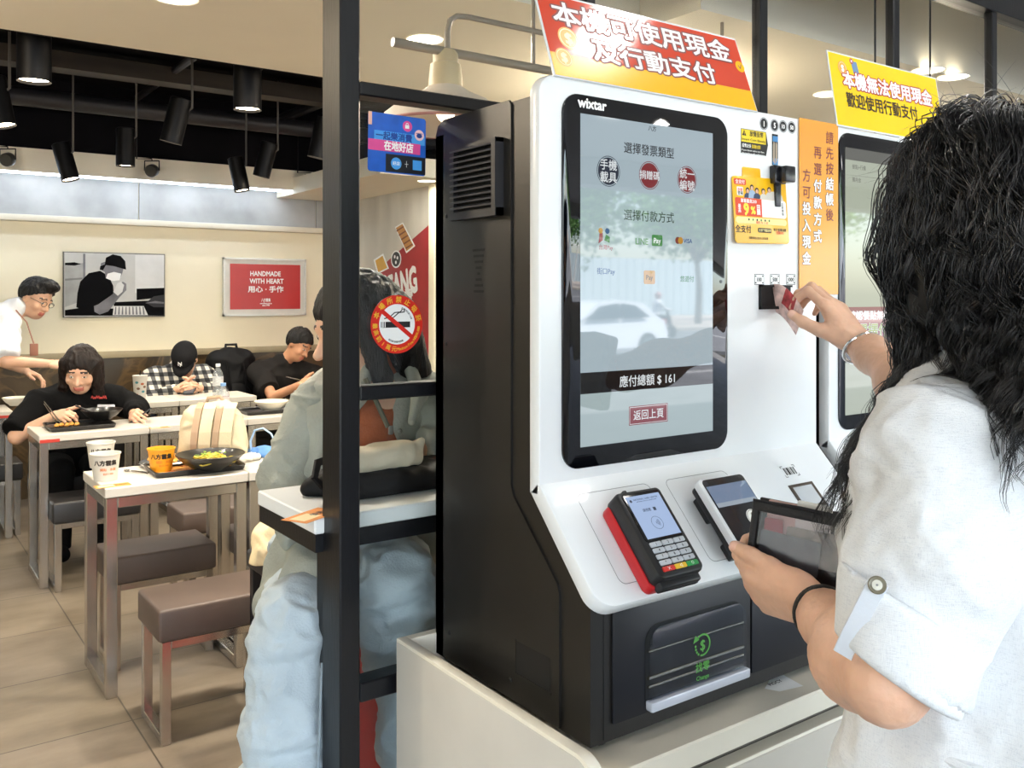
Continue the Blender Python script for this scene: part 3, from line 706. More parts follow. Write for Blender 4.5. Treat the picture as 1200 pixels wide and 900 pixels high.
T('台灣Pay', 708, 290, .0095, 6, .01)
T('LINE', 750, 283, .0155, 4, .03); a, b_ = A(768, 282); d.rrect(kf, a-.013, a+.013, b_-.01, b_+.01, H2-.0002, H2+.0001, (.003,)*4, 0, mi=4); d.text('Pay', kf, a, b_, .013, .02, H2+.0004, 3)
a, b_ = A(794, 282); d.disc(kf, a-.004, b_, .0065, H2, 2); d.disc(kf, a+.003, b_, .0065, H2+.0001, 5); d.text('VISA', kf, a+.022, b_, .011, .02, H2+.0002, 9)
T('街口Pay', 708, 318, .012, 9, .01); a, b_ = A(759, 325); d.rrect(kf, a-.0135, a+.0135, b_-.012, b_+.012, H2-.0002, H2+.0001, (.003,)*4, 0, mi=5); d.text('Pay', kf, a, b_, .012, .01, H2+.0003, 0)
T('悠遊付', 803, 327, .012, 4, .01)
a, b_ = A(768, 152); d.text('八方', kf, a-.012, b_, .010, .02, H2, 0)
T('應付總額 $ 161', 757, 445, .021, 3, .012)
a, b_ = A(758, 485); d.rect(kf, a-.047, a+.047, b_-.0165, b_+.0165, H2+.0001, 2)
for q in (((-.045, -.0145), (.045, -.0145)), ((-.045, .0145), (.045, .0145)), ((-.045, -.0145), (-.045, .0145)), ((.045, -.0145), (.045, .0145))): d.line(kf, [(a+q[0][0], b_+q[0][1]), (a+q[1][0], b_+q[1][1])], .0008, H2+.0002, 3)
d.text('返回上頁', kf, a, b_, .0185, .012, H2+.0003, 3)
d.build('display_contents', mats_, scr, smooth=0)
m = MB(); a, b_ = A(692, 122); m.text('wixtar', kf, a, b_, .024, .035, .0046, fit=.062); m.build('maker_lettering', m_prwht, bez)
m = MB(); a, b_ = A(843, 330); m.disc(kf, a, b_, .003, .0045); m.build('camera_eye', mat('camera_grey', '#3a3d44', .2), bez)

# coin and note section
for x, y, st in ((895, 145, '1'), (907.5, 147, '5'), (916, 148, '10'), (925, 149, '50')):
    m = MB(); a, b_ = A(x, y); a = {895: a, 907.5: a, 916: a+.004, 925: a+.007}[x]
    m.ring(kf, a, b_, .0112, .0122, .0004, 0); m.disc(kf, a, b_, .0102, .0004, 0); m.text(st, kf, a, b_, .0145 if len(st) < 2 else .0115, .04, .0008, 1, fit=None)
    m.build('coin_symbol', [m_prblk, m_prwht], k1, smooth=0)
for x, st in ((889.5, '100'), (908, '500'), (926.5, '1000')):
    m = MB(); a, b_ = A(x, 327.5); w_, h_ = .0145, .0105
    m.rect(kf, a-w_, a+w_, b_-h_, b_+h_, .0003, 0); m.rect(kf, a-w_+.0012, a+w_-.0012, b_-h_+.0012, b_+h_-.0012, .0005, 2)
    for sx in (-1, 1):
        for sy in (-1, 1): m.rect(kf, a+sx*.0105-.002, a+sx*.0105+.002, b_+sy*.0065-.0012, b_+sy*.0065+.0012, .0006, 0)
    m.text(st, kf, a, b_, .0105, .035, .0007, 0)
    m.build('note_symbol', [m_prblk, m_prwht, m_kw], k1, smooth=0)
# caution sticker
a0, b0_ = A(868, 184); a1, b1_ = A(897.5, 155); b0_ = A(868, 179)[1]
m = MB(); mid = b0_+(b1_-b0_)*.47
m.sheet(kf, [(a0, b0_), (a1, b0_), (a1+.006, mid), (a1, b1_), (a0, b1_)], .0005, 0); m.rect(kf, a0+.001, a1-.001, mid, b1_-.001, .0007, 1)
m.sheet(kf, [(a0+.003, mid+.012), (a0+.015, mid+.012), (a0+.009, mid+.023)], .0009, 0); m.text('!', kf, a0+.009, mid+.0158, .009, .03, .0011, 1)
m.text('放慢投幣', kf, (a0+a1)/2+.008, mid+.0175, .0115, .02, .001, 0, fit=.040); m.text('Insert Coin Slowly', kf, (a0+a1)/2, mid+.0055, .0068, .01, .001, 0, fit=a1-a0-.006)
m.text('投幣太快', kf, a0+.016, mid-.007, .008, .02, .001, 2, fit=.026); m.text('造成機台故障', kf, a0+.044, mid-.007, .008, .02, .001, 1, fit=.026)
m.text('If you insert coins too fast,', kf, a0+.002, mid-.0155, .005, .01, .001, 2, align='l', fit=a1-a0-.008); m.text('the machine will malfunction', kf, a0+.002, mid-.0215, .005, .01, .001, 2, align='l', fit=a1-a0-.006)
m.build('caution_sticker', [m_prblk, mat('sticker_yellow', '#f2d21d', .45), m_prwht], k1, smooth=0)
# coin slot: blue throat, silver coin chute, black hood and stem
a, b_ = A(908, 175)
m = MB(); m.fbox(kf, a-.009, a+.009, b_-.032, b_+.030, -.001, .0006, 0); m.rect(kf, a-.0075, a+.0085, b_-.031, b_-.018, .0008, 1); m.rect(kf, a-.0075, a+.0085, b_+.015, b_+.026, .0008, 1)
m.sheet(kf, [(a-.007, b_-.024), (a-.001, b_-.03), (a-.001, b_+.012), (a-.005, b_+.016), (a-.007, b_+.008)], .001, 2); m.sheet(kf, [(a+.001, b_-.03), (a+.006, b_-.022), (a+.006, b_+.01), (a+.003, b_+.015), (a+.001, b_+.012)], .001, 2)
cs = m.build('coin_slot', [m_kdark, mat('coin_blue', '#3f86c4', .3), mat('coin_steel', '#b8a796', .3, metal=.6)], k1, smooth=0)
m = MB(); m.frbox(kf, a-.018, a+.017, b_-.070, b_-.034, 0, .016, .003); m.frbox(kf, a-.008, a+.022, b_-.068, b_-.036, .014, .034, .003); m.frbox(kf, a-.008, a+.008, b_-.115, b_-.066, 0, .010, .002)
m.build('coin_hood', mat('black_gloss_plastic', '#17181d', .25), cs)
# note slot
a0, b0_ = A(889, 366); a1, b1_ = A(923, 344)
m = MB(); b0_ = 1.452-.028; b1_ = 1.452+.020
m.fbox(kf, a0, a1+.008, b0_, b1_, -.002, .0015); m.fbox(kf, a0, a0+.006, b0_, b1_, 0, .006); m.fbox(kf, a0, a1+.008, b0_, b0_+.006, 0, .008); m.fbox(kf, a0, a1+.008, b1_-.004, b1_, 0, .006)
m.build('note_slot', m_kdark, k1, smooth=0)
NOTE = kf.p((a0+a1)/2, (b0_+b1_)/2, .004)
# thin joints on the shelf, barcode mark and scanner window
sf = kf.sf; SP = lambda x, y: sf.px(x, y)
m = MB()
def joint(q, close=True):
    pts = [SP(*p) for p in q]; m.line(sf, pts+([pts[0]] if close else []), .0011, .0003)
def rj(a0, a1, b0, b1, r=.012):
    pts = []
    for cx, cy, t0 in ((a0+r, b0+r, PI), (a1-r, b0+r, 1.5*PI), (a1-r, b1-r, 0), (a0+r, b1-r, PI/2)):
        pts += [(cx+r*math.cos(t0+PI/2*i/4), cy+r*math.sin(t0+PI/2*i/4)) for i in range(5)]
    m.line(sf, pts+[pts[0]], .0011, .0003)
rj(.060, .222, -.190, -.028); rj(.262, .420, -.190, -.028)
m.build('shelf_joint', m_line, k1, smooth=0)
m = MB(); a, b_ = SP(925.5, 552)
for i, w_ in enumerate((.003, .0015, .004, .002, .0015, .003, .0015, .003)): m.rect(sf, a-.016+.0042*i, a-.016+.0042*i+w_, b_-.008, b_+.008, .0004)
for sx in (-1, 1):
    for sy in (-1, 1): m.line(sf, [(a+sx*.021, b_+sy*.007), (a+sx*.021, b_+sy*.012), (a+sx*.014, b_+sy*.012)], .0012, .0004)
m.build('barcode_mark', m_prblk, k1, smooth=0)
q = [SP(*p) for p in ((921, 570), (952, 565), (971, 591), (941, 597))]
a0 = min(p[0] for p in q)+.006; a1 = max(p[0] for p in q)-.004; b0_ = min(p[1] for p in q); b1_ = max(p[1] for p in q)
m = MB(); m.fbox(sf, a0, a1, b0_, b1_, -.001, .0015, 0); m.rect(sf, a0+.008, a1-.008, b0_+.006, b1_-.006, .0017, 1)
m.build('scanner_window', [mat('scanner_bronze', '#5c5148', .3, metal=.3), mat('scanner_glass', '#c9cdd0', .05)], k1, smooth=0)
# lower black door with the change tray
lf = F((kf.o.x, 1.045, 0), X, Z)
door = MB().frbox(lf, .052, .372, .790, .975, 0, .005, .002).build('tray_door', mat('black_door_enamel', '#14151b', .4, var=.06), k1)
MB().frbox(lf, .376, .70, .790, .975, 0, .005, .002).build('cash_door', mat('black_door_enamel', '#14151b', .4), k1)
a0, a1, b0_, b1_ = .1185, .352, .800, .928
tr = MB(); tr.rrect(lf, a0, a1, b0_, b1_, .004, .0062, (.004, .004, .03, .03), .0005); tr.build('change_window', m_kdark, door, smooth=0)
m = MB()
for zz, rr in ((b0_+.088, .0016), (b0_+.046, .003), (b0_+.032, .0022)): m.cyl(lf.p(a0+.004, zz, .0085), lf.p(a1-.004, zz, .0085), rr, n=10)
m.build('tray_rod', mat('tray_steel', '#b8b09a', .2, metal=.9), door)
m = MB(); m.rrect(lf, a0+.002, a1-.002, b0_+.008, b1_-.002, .0125, .0145, (.004, .004, .028, .028), .0005); m.build('tray_flap', glass_mat('acrylic_flap', (.82, .84, .88), 1.5), door, smooth=40)
m = MB(); m.frbox(lf, a0, a1, b0_-.004, b0_+.012, .006, .022, .003); m.build('flap_lip', mat('acrylic_edge', '#b9bcc6', .12, spec=.8), door)
m = MB(); cx_, cz_ = (a0+a1)/2+.005, b0_+.075
m.ring(lf, cx_, cz_, .0155, .0185, .0150, 0, 28, -1.9, 2.4); m.sheet(lf, [(cx_-.0225, cz_+.006), (cx_-.008, cz_+.010), (cx_-.0175, cz_+.0185)], .0150)
for i in range(4): t_ = -2.2-.32*i; m.disc(lf, cx_+.017*math.cos(t_), cz_+.017*math.sin(t_), .0022, .0150, 0, 8)
m.text('$', lf, cx_, cz_, .024, .02, .0150); m.text('找零', lf, cx_, cz_-.036, .017, .02, .0150); m.text('Change', lf, cx_, cz_-.053, .010, .02, .0150)
m.build('change_symbol', mat('print_green', '#4f9a3a', .5, var=0), door, smooth=0)
MB().fbox(lf, .036, .0365, .77, .98, 0, .001).build('door_joint', m_kdark, k1)

# --- the second kiosk further along
k2, kg = kiosk(1.652, .50, 'farther white self-order kiosk with black screen frame, half hidden by the black haired person')
bez2 = MB().rrect(kg, .030, .47, 1.163, 1.800, -.002, .004, (.034,)*4, .002).build('screen_bezel', m_bez, k2, smooth=40)
scr_b = MB().rect(kg, .050, .452, 1.195, 1.765, SH).build('display', screen_mat('screen_cream', '#bcc4b0', .62), bez2)
d = MB(); G = lambda x, y: kg.px(x, y)
z1_ = G(990, 187)[1]; d.rect(kg, .050, .452, z1_, z1_+.026, H2, 1)
z2_ = G(993, 399)[1]; z3_ = G(993, 362)[1]; d.rect(kg, .050, .452, z2_, z3_+.004, H2, 2)
d.text('確認餐點無誤後', kg, .062, G(995, 370)[1], .021, .03, H2+.0003, 3, align='l', fit=.18)
d.text('選擇付款方式', kg, .092, G(1005, 388)[1], .033, .05, H2+.0003, 3, align='l', fit=.24); d.text('選擇付款方式', kg, .092, G(1005, 388)[1], .033, .025, H2+.0005, 4, align='l', fit=.24)
d.sheet(kg, [(.066, z2_+.008), (.066, z2_+.026), (.08, z2_+.017)], H2+.0003, 3)
d.rect(kg, .050, .452, G(990, 425)[1], z2_-.001, H2, 5); d.text('總金額', kg, .155, G(1040, 417)[1], .016, .01, H2+.0003, 3); d.text('$161', kg, .212, G(1040, 417)[1], .016, .02, H2+.0003, 6)
d.text('餐點+行備', kg, .075, G(1000, 196)[1], .011, 0, H2, 1, align='l'); d.text('備用金', kg, .075, G(1000, 211)[1], .011, 0, H2, 1, align='l')
d.build('display_contents', [m_sdark, screen_mat('screen_taupe', '#8f8f84', .3), screen_mat('screen_rose', '#b06068', .45), m_swht, screen_mat('screen_lime', '#b7c86a', .55), screen_mat('screen_footer', '#3c3a34', .15), screen_mat('screen_gold', '#e08a50', .5)], scr_b, smooth=0)

# ------------------------------------------------------------------ counter under the kiosks
m_lam = mat('cream_laminate', '#d9d1c0', .45, var=.02); m_lam2 = mat('taupe_laminate', '#bdb5a8', .5, var=.02); m_edge = mat('cream_edge_band', '#ece4d2', .4, var=.01)
ct = root('kiosk_counter', (1.7, 1.2, 0), 'cream laminate counter with raised side panel and drawers under the kiosks', 'counter')
MB().rb(.836, 3.0, .985, 1.505, .712, .752, .003, 1).build('counter_top', m_lam, ct)
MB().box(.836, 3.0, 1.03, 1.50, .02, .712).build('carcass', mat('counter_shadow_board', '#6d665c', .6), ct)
for i in range(3): MB().rb(.838+.722*i, .838+.722*(i+1)-.006, 1.0, 1.03, .10, .672, .003, 1).build('drawer_front', m_lam2, ct)
MB().rb(.836, 3.0, 1.0, 1.028, .672, .678, .001, 1).build('edge_strip', m_edge, ct)
fs_ = F((.8146, 0, 0), Y, Z)
side = MB().rrect(fs_, .937, 1.512, 0, .806, 0, .020, (.002, .002, .002, .045), .0012); side.build('side_panel', m_edge, ct, smooth=40)
fo = F((.8146, 0, 0), -Y, Z)
MB().rrect(fo, -1.508, -.949, .004, .800, 0, .0012, (.002, .002, .036, .002), .0003).build('side_facing', mat('grey_laminate', '#cdc6ba', .5, var=.03), ct)
MB().rb(.8346, 3.0, 1.492, 1.512, .752, .806, .001, 1).build('back_upstand', m_edge, ct)
# torn paper slip lying under the kiosk edge
fp = F((1.30, 1.0, .7525), X, Y); m = MB(); m.sheet(fp, [(.0, .045), (.05, .07), (.075, .062), (.065, .012), (.012, .022)], .0004); m.text('PIOCY', fp, .035, .05, .012, .02, .0007, 1)
tag(m.build('paper_slip', [m_prwht, m_prblk], smooth=0, loc=(1.30, 1.0, .7525)), 'torn white paper slip poking out under the nearer kiosk', 'paper')
# ------------------------------------------------------------------ signs, stickers, pictures
m_red = mat('sign_red', '#cf4a33', .10, var=.03, spec=.5, coat=.15); m_yel = mat('sign_yellow', '#f2b81c', .2, var=.02, coat=.4)
m_yel2 = mat('sign_lemon', '#f6d01f', .2, var=.02, coat=.3); m_acr = mat('clear_acrylic_edge', '#dfe3e4', .1, spec=.7)
m_gold = mat('coin_gold', '#f0a63a', .3, var=.05, coat=.3); m_cream2 = mat('print_cream', '#f7e3a8', .3, var=0); m_maroon = mat('print_maroon', '#7a2a22', .4, var=0)
m_wgl = mat('sign_white_gloss', '#fafaf8', .12, var=0, coat=.5); m_dred = mat('print_dark_red', '#b3241d', .3, var=0)
# big red sign leaning back on top of the nearer kiosk
o = P(650, 88, y=1.1555); br_ = P(886, 134.5, y=1.1555); W = br_.x-o.x; ta = math.radians(20)
sg = F(o, X, (0, math.sin(ta), math.cos(ta)))
H = sg.px(640, -6)[1]; L0 = 0
t = root('plastic_sign', o, 'red and yellow cash accepted sign leaning back on top of the nearer kiosk', 'sign')
MB().fbox(sg, -.004, W+.002, -.002, H+.004, 0, .002).build('acrylic_sheet', m_acr, t)
m = MB(); m.rect(sg, 0, W, 0, H, .0023, 0); yb = sg.px(650, 62)[1]; m.rect(sg, 0, W, 0, yb, .0025, 1)
m.build('printed_sheet', [m_red, m_yel], t, smooth=0)
m = MB()
def ST(mb, fr, st, x, y, size, mis, b1, b2, fit, rot=0, h=.0028):
    a, b_ = fr.px(x, y)
    if b2: mb.text(st, fr, a, b_, size, b2, h, mis[1], fit=fit, rot=rot)
    mb.text(st, fr, a, b_, size, b1, h+.0003, mis[0], fit=fit, rot=rot)
w1 = sg.px(861, 66)[0]-sg.px(655, 14)[0]; w2 = sg.px(840, 90)[0]-sg.px(697, 58)[0]
ST(m, sg, '本機可使用現金', 758, 41, .050, (0, 1), .026, .085, w1)
ST(m, sg, '及行動支付', 769, 75, .047, (0, 1), .026, .085, w2)
m.build('lettering', [m_wgl, m_maroon], t, smooth=0)
for x, y, r_ in ((665, 46, .022), (660, 68, .018)):
    m = MB(); a, b_ = sg.px(x, y); m.disc(sg, a, b_, r_, .0026, 0); m.ring(sg, a, b_, r_*.78, r_*.86, .0028, 1); m.text('$', sg, a, b_, r_*1.35, .05, .0029, 1); m.build('coin_print', [m_gold, m_cream2], t, smooth=0)
m = MB(); a, b_ = sg.px(866, 79); m.disc(sg, a, b_, .0125, .0026, 2); m.line(sg, [(a-.005, b_+.002), (a-.001, b_-.005), (a+.005, b_+.006)], .002, .0029, 3)
m.build('tick_print', [m_gold, m_cream2, m_yel, m_maroon], t, smooth=0)
# yellow sign on the second kiosk
o = P(981, 146, y=1.1555); ta = math.radians(9); sy = F(o, X, (0, math.sin(ta), math.cos(ta)))
W = sy.px(1101, 130)[0]; H = sy.px(978, 63)[1]
t = root('plastic_sign', o, 'yellow no cash sign standing on top of the farther kiosk', 'sign')
MB().fbox(sy, -.003, W+.003, -.003, H+.003, 0, .002).build('acrylic_sheet', m_acr, t)
m = MB(); m.rect(sy, 0, W, 0, H, .0023, 0); m.build('printed_sheet', [m_yel2], t, smooth=0)
m = MB(); w1 = sy.px(1093, 118)[0]-sy.px(990, 95)[0]; w2 = sy.px(1076, 135)[0]-sy.px(993, 116)[0]
ST(m, sy, '本機無法使用現金', 1041, 105.5, .040, (0, 1), .035, .10, w1); ST(m, sy, '歡迎使用行動支付', 1034, 126, .036, (2, 2), .025, 0, w2)
m.build('lettering', [m_wgl, m_dred, mat('print_brown', '#3a2a14', .4, var=0)], t, smooth=0)
m = MB(); a, b_ = sy.px(986, 80); m.disc(sy, a, b_, .016, .0026, 0); m.ring(sy, a, b_, .012, .0135, .0028, 1); m.text('$', sy, a, b_, .02, .05, .0029, 2); m.build('coin_print', [m_gold, m_cream2, m_wgl], t, smooth=0); m = MB()
a, b_ = sy.px(1000, 79); m.sheet(sy, [(a-.006, b_-.016), (a+.016, b_-.02), (a+.010, b_+.012), (a-.011, b_+.012)], .0026, 3); m.disc(sy, a-.009, b_+.012, .0065, .0028, 4); m.text('×', sy, a-.009, b_+.012, .014, .04, .0030, 2)
m.build('banknote_print', [m_gold, m_cream2, m_wgl, mat('print_steel_blue', '#6f8fb5', .3, var=.1), m_dred], t, smooth=0)
# orange strip stuck to the right edge of the nearer kiosk
so = F((0, 1.1575, 0), X, Z); a0 = so.px(937, 140)[0]; a1 = so.px(981, 150)[0]; b1 = so.px(937, 138)[1]; b0 = so.px(981, 345)[1]
t = root('paper_strip', so.p(a0, b0), 'long orange instruction strip taped to the right edge of the nearer kiosk', 'sign')
MB().fbox(so, a0-.002, a1+.002, b0, b1, 0, .0012).build('printed_sheet', mat('strip_orange', '#eda13a', .25, var=.04, vscale=5, coat=.4), t, smooth=0)
m = MB()
def vert(st, x, y0, y1, sz, white=()):
    n = len(st)
    for i, c in enumerate(st):
        y = y0+(y1-y0)*i/(n-1); a, b_ = so.px(x, y)
        if i in white: m.text(c, so, a, b_, sz, .07, .0015, 2); m.text(c, so, a, b_, sz, .03, .0019, 1)
        else: m.text(c, so, a, b_, sz, .015, .0017, 0)
vert('請先按結帳後', 971.5, 162, 252, .0275, (3, 4)); vert('再選付款方式', 957.5, 179, 277, .0275, (2, 3, 4, 5)); vert('方可投入現金', 944.5, 206, 303, .0275, (2, 3, 4, 5))
m.build('lettering', [m_maroon, m_wgl, mat('print_umber', '#5b2c14', .4, var=0)], t, smooth=0)
# yellow discount card hanging under the coin hood
q0 = so.px(858, 284); q1 = so.px(921, 214)
cf = F(so.p(q0[0], q0[1], .0)+Vector((0, -.006, 0)), X+Y*.0, (0, .06, 1)); cw = q1[0]-q0[0]; ch = q1[1]-q0[1]+.004
t = root('promotion_card', cf.o, 'yellow rounded discount card with a red panel stuck below the coin slot', 'card')
m = MB(); m.rrect(cf, 0, cw, 0, ch, 0, .0018, (.008,)*4, .0004, rot=.02); m.rrect(cf, cw*.19, cw*.52, ch-.004, ch+.018, -.001, .0016, (.002, .002, .004, .004), .0003); m.build('card', mat('card_yellow', '#f5b912', .3, var=.03, coat=.3), t, smooth=30)
m = MB(); u = cw; v = ch
m.rrect(cf, .02*u, .24*u, .86*v, .95*v, .0018, .0021, (.004,)*4, 0, mi=0); m.text('全支付', cf, .13*u, .905*v, .009, .02, .0024, 1)
m.rrect(cf, .07*u, .18*u, .70*v, .83*v, .0018, .0021, (.002,)*4, 0, mi=1); m.text('全新', cf, .125*u, .785*v, .0075, .02, .0024, 0); m.text('登場', cf, .125*u, .735*v, .0075, .02, .0024, 4)
m.rrect(cf, .03*u, .52*u, .40*v, .67*v, .0018, .0021, (.004, .001, .001, .004), 0, mi=0); m.rrect(cf, .51*u, .97*u, .40*v, .67*v, .0018, .0022, (.001, .006, .006, .001), 0, mi=1)
m.text('單筆最高200', cf, .27*u, .625*v, .0085, .02, .0024, 1); m.text('最', cf, .10*u, .54*v, .009, .02, .0024, 1); m.text('高', cf, .10*u, .475*v, .009, .02, .0024, 1)
m.text('9', cf, .22*u, .505*v, .031, .05, .0024, 2); m.text('%', cf, .345*u, .495*v, .020, .05, .0024, 2); m.text('回', cf, .445*u, .54*v, .011, .03, .0024, 1); m.text('饋', cf, .445*u, .465*v, .011, .03, .0024, 1)
for i, c in enumerate('立即掃描'): m.text(c, cf, .90*u, (.62-.05*i)*v, .006, .02, .0026, 4)
m.rrect(cf, .03*u, .97*u, .29*v, .385*v, .0018, .0021, (.006,)*4, 0, mi=3)
for i in range(6): m.disc(cf, (.26+.075*i)*u, .35*v, .0022, .0024, 5 if i % 2 else 4, 10)
m.text('最高 3% ＋ 6%', cf, .5*u, .315*v, .0058, .02, .0024, 0)
m.text('全支付', cf, .15*u, .20*v, .0155, .02, .0024, 4); m.rrect(cf, .42*u, .67*u, .165*v, .235*v, .0018, .0021, (.003,)*4, 0, mi=4); m.text('立即下載註冊', cf, .545*u, .20*v, .0062, .02, .0024, 3)
m.text('新戶首筆消費', cf, .83*u, .22*v, .0065, .02, .0024, 4); m.text('回饋50%', cf, .83*u, .175*v, .0065, .02, .0024, 0)
m.text('活動期間以官方公告為準', cf, .42*u, .075*v, .0052, .01, .0024, 4)
# a row of people printed above the panels
for i, (x_, y_, c) in enumerate(((.26, .72, 6), (.34, .77, 7), (.43, .73, 6), (.55, .73, 8), (.66, .76, 8))):
    m.sheet(cf, [(x_*u-.011, .672*v), (x_*u+.011, .672*v), (x_*u+.009, y_*v), (x_*u+.003, y_*v+.004), (x_*u-.003, y_*v+.004), (x_*u-.009, y_*v)], .0022+.00005*i, c)
    m.disc(cf, x_*u, y_*v+.0085, .0058, .0024+.00005*i, 4, 14); m.disc(cf, x_*u, y_*v+.007, .0042, .0026+.00005*i, 9, 14)
m.sheet(cf, [(.62*u, .672*v), (.93*u, .672*v), (.90*u, .76*v), (.80*u, .81*v), (.68*u, .80*v)], .0021, 8)
m.build('card_print', [mat('card_red', '#df4a2a', .35, var=0), m_prwht, mat('card_bright', '#ffe14a', .4, var=0), mat('card_pale', '#fbe9a0', .4, var=0), m_prblk, mat('card_green', '#4d8a46', .4, var=0), mat('print_navy', '#2e3e5c', .5, var=.1), mat('print_sky', '#9db4cf', .5, var=.1), mat('print_linen', '#d9d3c8', .5, var=.1), mat('print_skin', '#dcae8c', .5, var=0)], t, smooth=0)

# --- blue poster stuck on the window pane
gp = F((0, YS+.0175, 0), X, Z); GA = lambda x, y: gp.px(x, y)
a0, b1 = GA(430.5, 130); a1, b0 = GA(498, 206)
t = root('window_poster', gp.p(a0, b0), 'blue square poster with a pink band stuck on the window pane', 'poster')
pf = F(gp.p(a0, b0, .0004), Vector((1, 0, -.012)), Vector((.012, 0, 1))); pw, ph = a1-a0, b1-b0
MB().rrect(pf, 0, pw, 0, ph, 0, .0012, (.006,)*4, .0002).build('printed_sheet', mat('poster_blue', '#1f5fc4', .35, var=.12, vscale=30), t, smooth=0)
m = MB(); u, v = pw, ph
m.rect(pf, 0, .06*u, .78*v, v, .0014, 4); m.rect(pf, .10*u, .98*u, .53*v, .70*v, .0014, 0); m.rect(pf, 0, .90*u, .36*v, .545*v, .0016, 1); m.rect(pf, .30*u, u*.995, .02*v, .32*v, .0014, 2)
m.text('一起樂消費', pf, .44*u, .62*v, .0165, .03, .0018, 5, fit=.62*u); m.text('在地好店', pf, .52*u, .455*v, .0195, .035, .0020, 3, fit=.5*u)
m.disc(pf, .67*u, .83*v, .0105, .0014, 1); m.sheet(pf, [(.63*u, .79*v), (.70*u, .79*v), (.70*u, .85*v), (.63*u, .85*v)], .0016, 3); m.ring(pf, .665*u, .86*v, .0018, .003, .0016, 3)
m.disc(pf, .88*u, .70*v, .0105, .0018, 6); m.disc(pf, .88*u, .69*v, .0062, .0020, 7, r2=.0045); m.line(pf, [(.82*u, .73*v), (.94*u, .73*v)], .0012, .0020, 7)
m.disc(pf, .48*u, .17*v, .0115, .0016, 0); m.text('好店', pf, .48*u, .17*v, .008, .02, .0018, 3); m.line(pf, [(.66*u, .12*v), (.66*u, .23*v)], .0008, .0016, 3); m.line(pf, [(.63*u, .175*v), (.69*u, .175*v)], .0008, .0016, 3)
m.rect(pf, .77*u, .93*u, .09*v, .26*v, .0016, 0)
m.build('poster_print', [mat('poster_sky', '#4aa0ea', .4, var=.05), mat('poster_pink', '#df4f97', .4, var=.05), mat('poster_black', '#15171f', .4), m_prwht, mat('tape_peach', '#efb9a4', .4), mat('poster_navy', '#123f94', .4), mat('poster_blush', '#f2c9cf', .4), mat('poster_deep', '#1a3c86', .4)], t, smooth=0)

# --- round no-smoking sticker on the pane
a, b_ = GA(465, 380); r_ = (GA(496, 380)[0]-GA(434, 380)[0])/2*.98
t = root('no_smoking_sticker', gp.p(a, b_), 'round red and white no smoking sticker on the window pane', 'sticker')
MB().lathe([(r_, .0003), (r_, .0012), (.001, .0012)], gp.p(a, b_), 48, ax=gp.n, caps=False).build('sticker', mat('sticker_red', '#d8261c', .4, var=0), t, smooth=20)
m = MB(); R_ = r_
m.disc(gp, a, b_, R_*.69, .0015, 0, 48); ang = math.radians(-38)
def rl(x, y): return a+x*R_, b_+y*R_
m.rect(gp, *[q for q in (rl(-.56, 0)[0], rl(.5, 0)[0])], rl(0, -.11)[1], rl(0, .09)[1], .0018, 1)
for i in range(3): m.rect(gp, rl(-.62+.07*i, 0)[0], rl(-.59+.07*i, 0)[0], rl(0, -.10)[1], rl(0, .09)[1], .0019, 0 if i else 1)
for s_ in (0, .16): m.line(gp, [rl(-.5+s_, .2), rl(-.3+s_, .24), rl(-.1+s_, .40), rl(.12+s_, .42), rl(.2+s_*.4, .52)], R_*.035, .0018, 1)
c, q = math.cos(ang), math.sin(ang)
m.sheet(gp, [rl(-.70*c+.075*q, -.70*q-.075*c), rl(.70*c+.075*q, .70*q-.075*c), rl(.70*c-.075*q, .70*q+.075*c), rl(-.70*c-.075*q, -.70*q+.075*c)], .0021, 2)
def arc_text(st, r, a0_, a1_, size, mi, inward=False):
    for i, ch_ in enumerate(st):
        t_ = math.radians(a0_+(a1_-a0_)*i/max(1, len(st)-1)); x, y = rl(r*math.cos(t_), r*math.sin(t_)); m.text(ch_, gp, x, y, size, .02, .0016, mi, rot=t_-PI/2 if not inward else t_+PI/2)
arc_text('本場所禁止吸菸', .845, 158, 14, R_*.235, 3); arc_text('最高罰1萬元', .845, 183, 262, R_*.2, 3, True); arc_text('Maximum Fine NT$10,000', .845, 272, 352, R_*.14, 3, True)
arc_text('菸害防制法第十五條', .58, 70, 20, R_*.07, 1); arc_text('衛生福利部國民健康署', .60, 240, 290, R_*.07, 1, True)
m.build('sticker_print', [m_prwht, m_prblk, mat('sticker_red', '#d8261c', .4, var=0), mat('sticker_gold', '#f3c53a', .4, var=0)], t, smooth=0)

# --- the black and white photograph of a cook on the back wall
wf = F((0, 7.272, 0), X, Z); WA = lambda zx, zy: wf.px(zx/3, 280+zy/3)
t = root('framed_photograph', wf.p(*WA(228, 270)), 'black and white photograph of a capped cook hanging on the cream wall', 'picture')
a0, b1 = WA(226, 47); a1, b0 = WA(577, 270)
MB().fbox(wf, a0-.006, a1+.006, b0-.006, b1+.006, -.027, 0).build('board', mat('photo_edge', '#4a4844', .5), t)
m = MB(); m.rect(wf, a0, a1, b0, b1, .001, 0)
def poly(pts, mi, h=.0015): m.sheet(wf, [WA(*p) for p in pts], h, mi)
poly([(228, 85), (295, 85), (295, 215), (228, 240)], 1, .0013); poly([(228, 140), (290, 136), (290, 142), (228, 147)], 2, .0014); poly([(292, 52), (300, 52), (300, 150), (292, 150)], 3, .0014)
poly([(228, 84), (262, 82), (285, 88), (262, 94), (228, 92)], 4); poly([(475, 57), (577, 57), (577, 190), (475, 190)], 5, .0013); poly([(400, 222), (577, 215), (577, 270), (400, 270)], 4, .0014)
poly([(480, 175), (577, 172), (577, 205), (480, 215)], 4); poly([(228, 250), (300, 240), (400, 245), (400, 270), (228, 270)], 4, .0016)
poly([(400, 236), (505, 236), (520, 268), (396, 268)], 5, .0017)
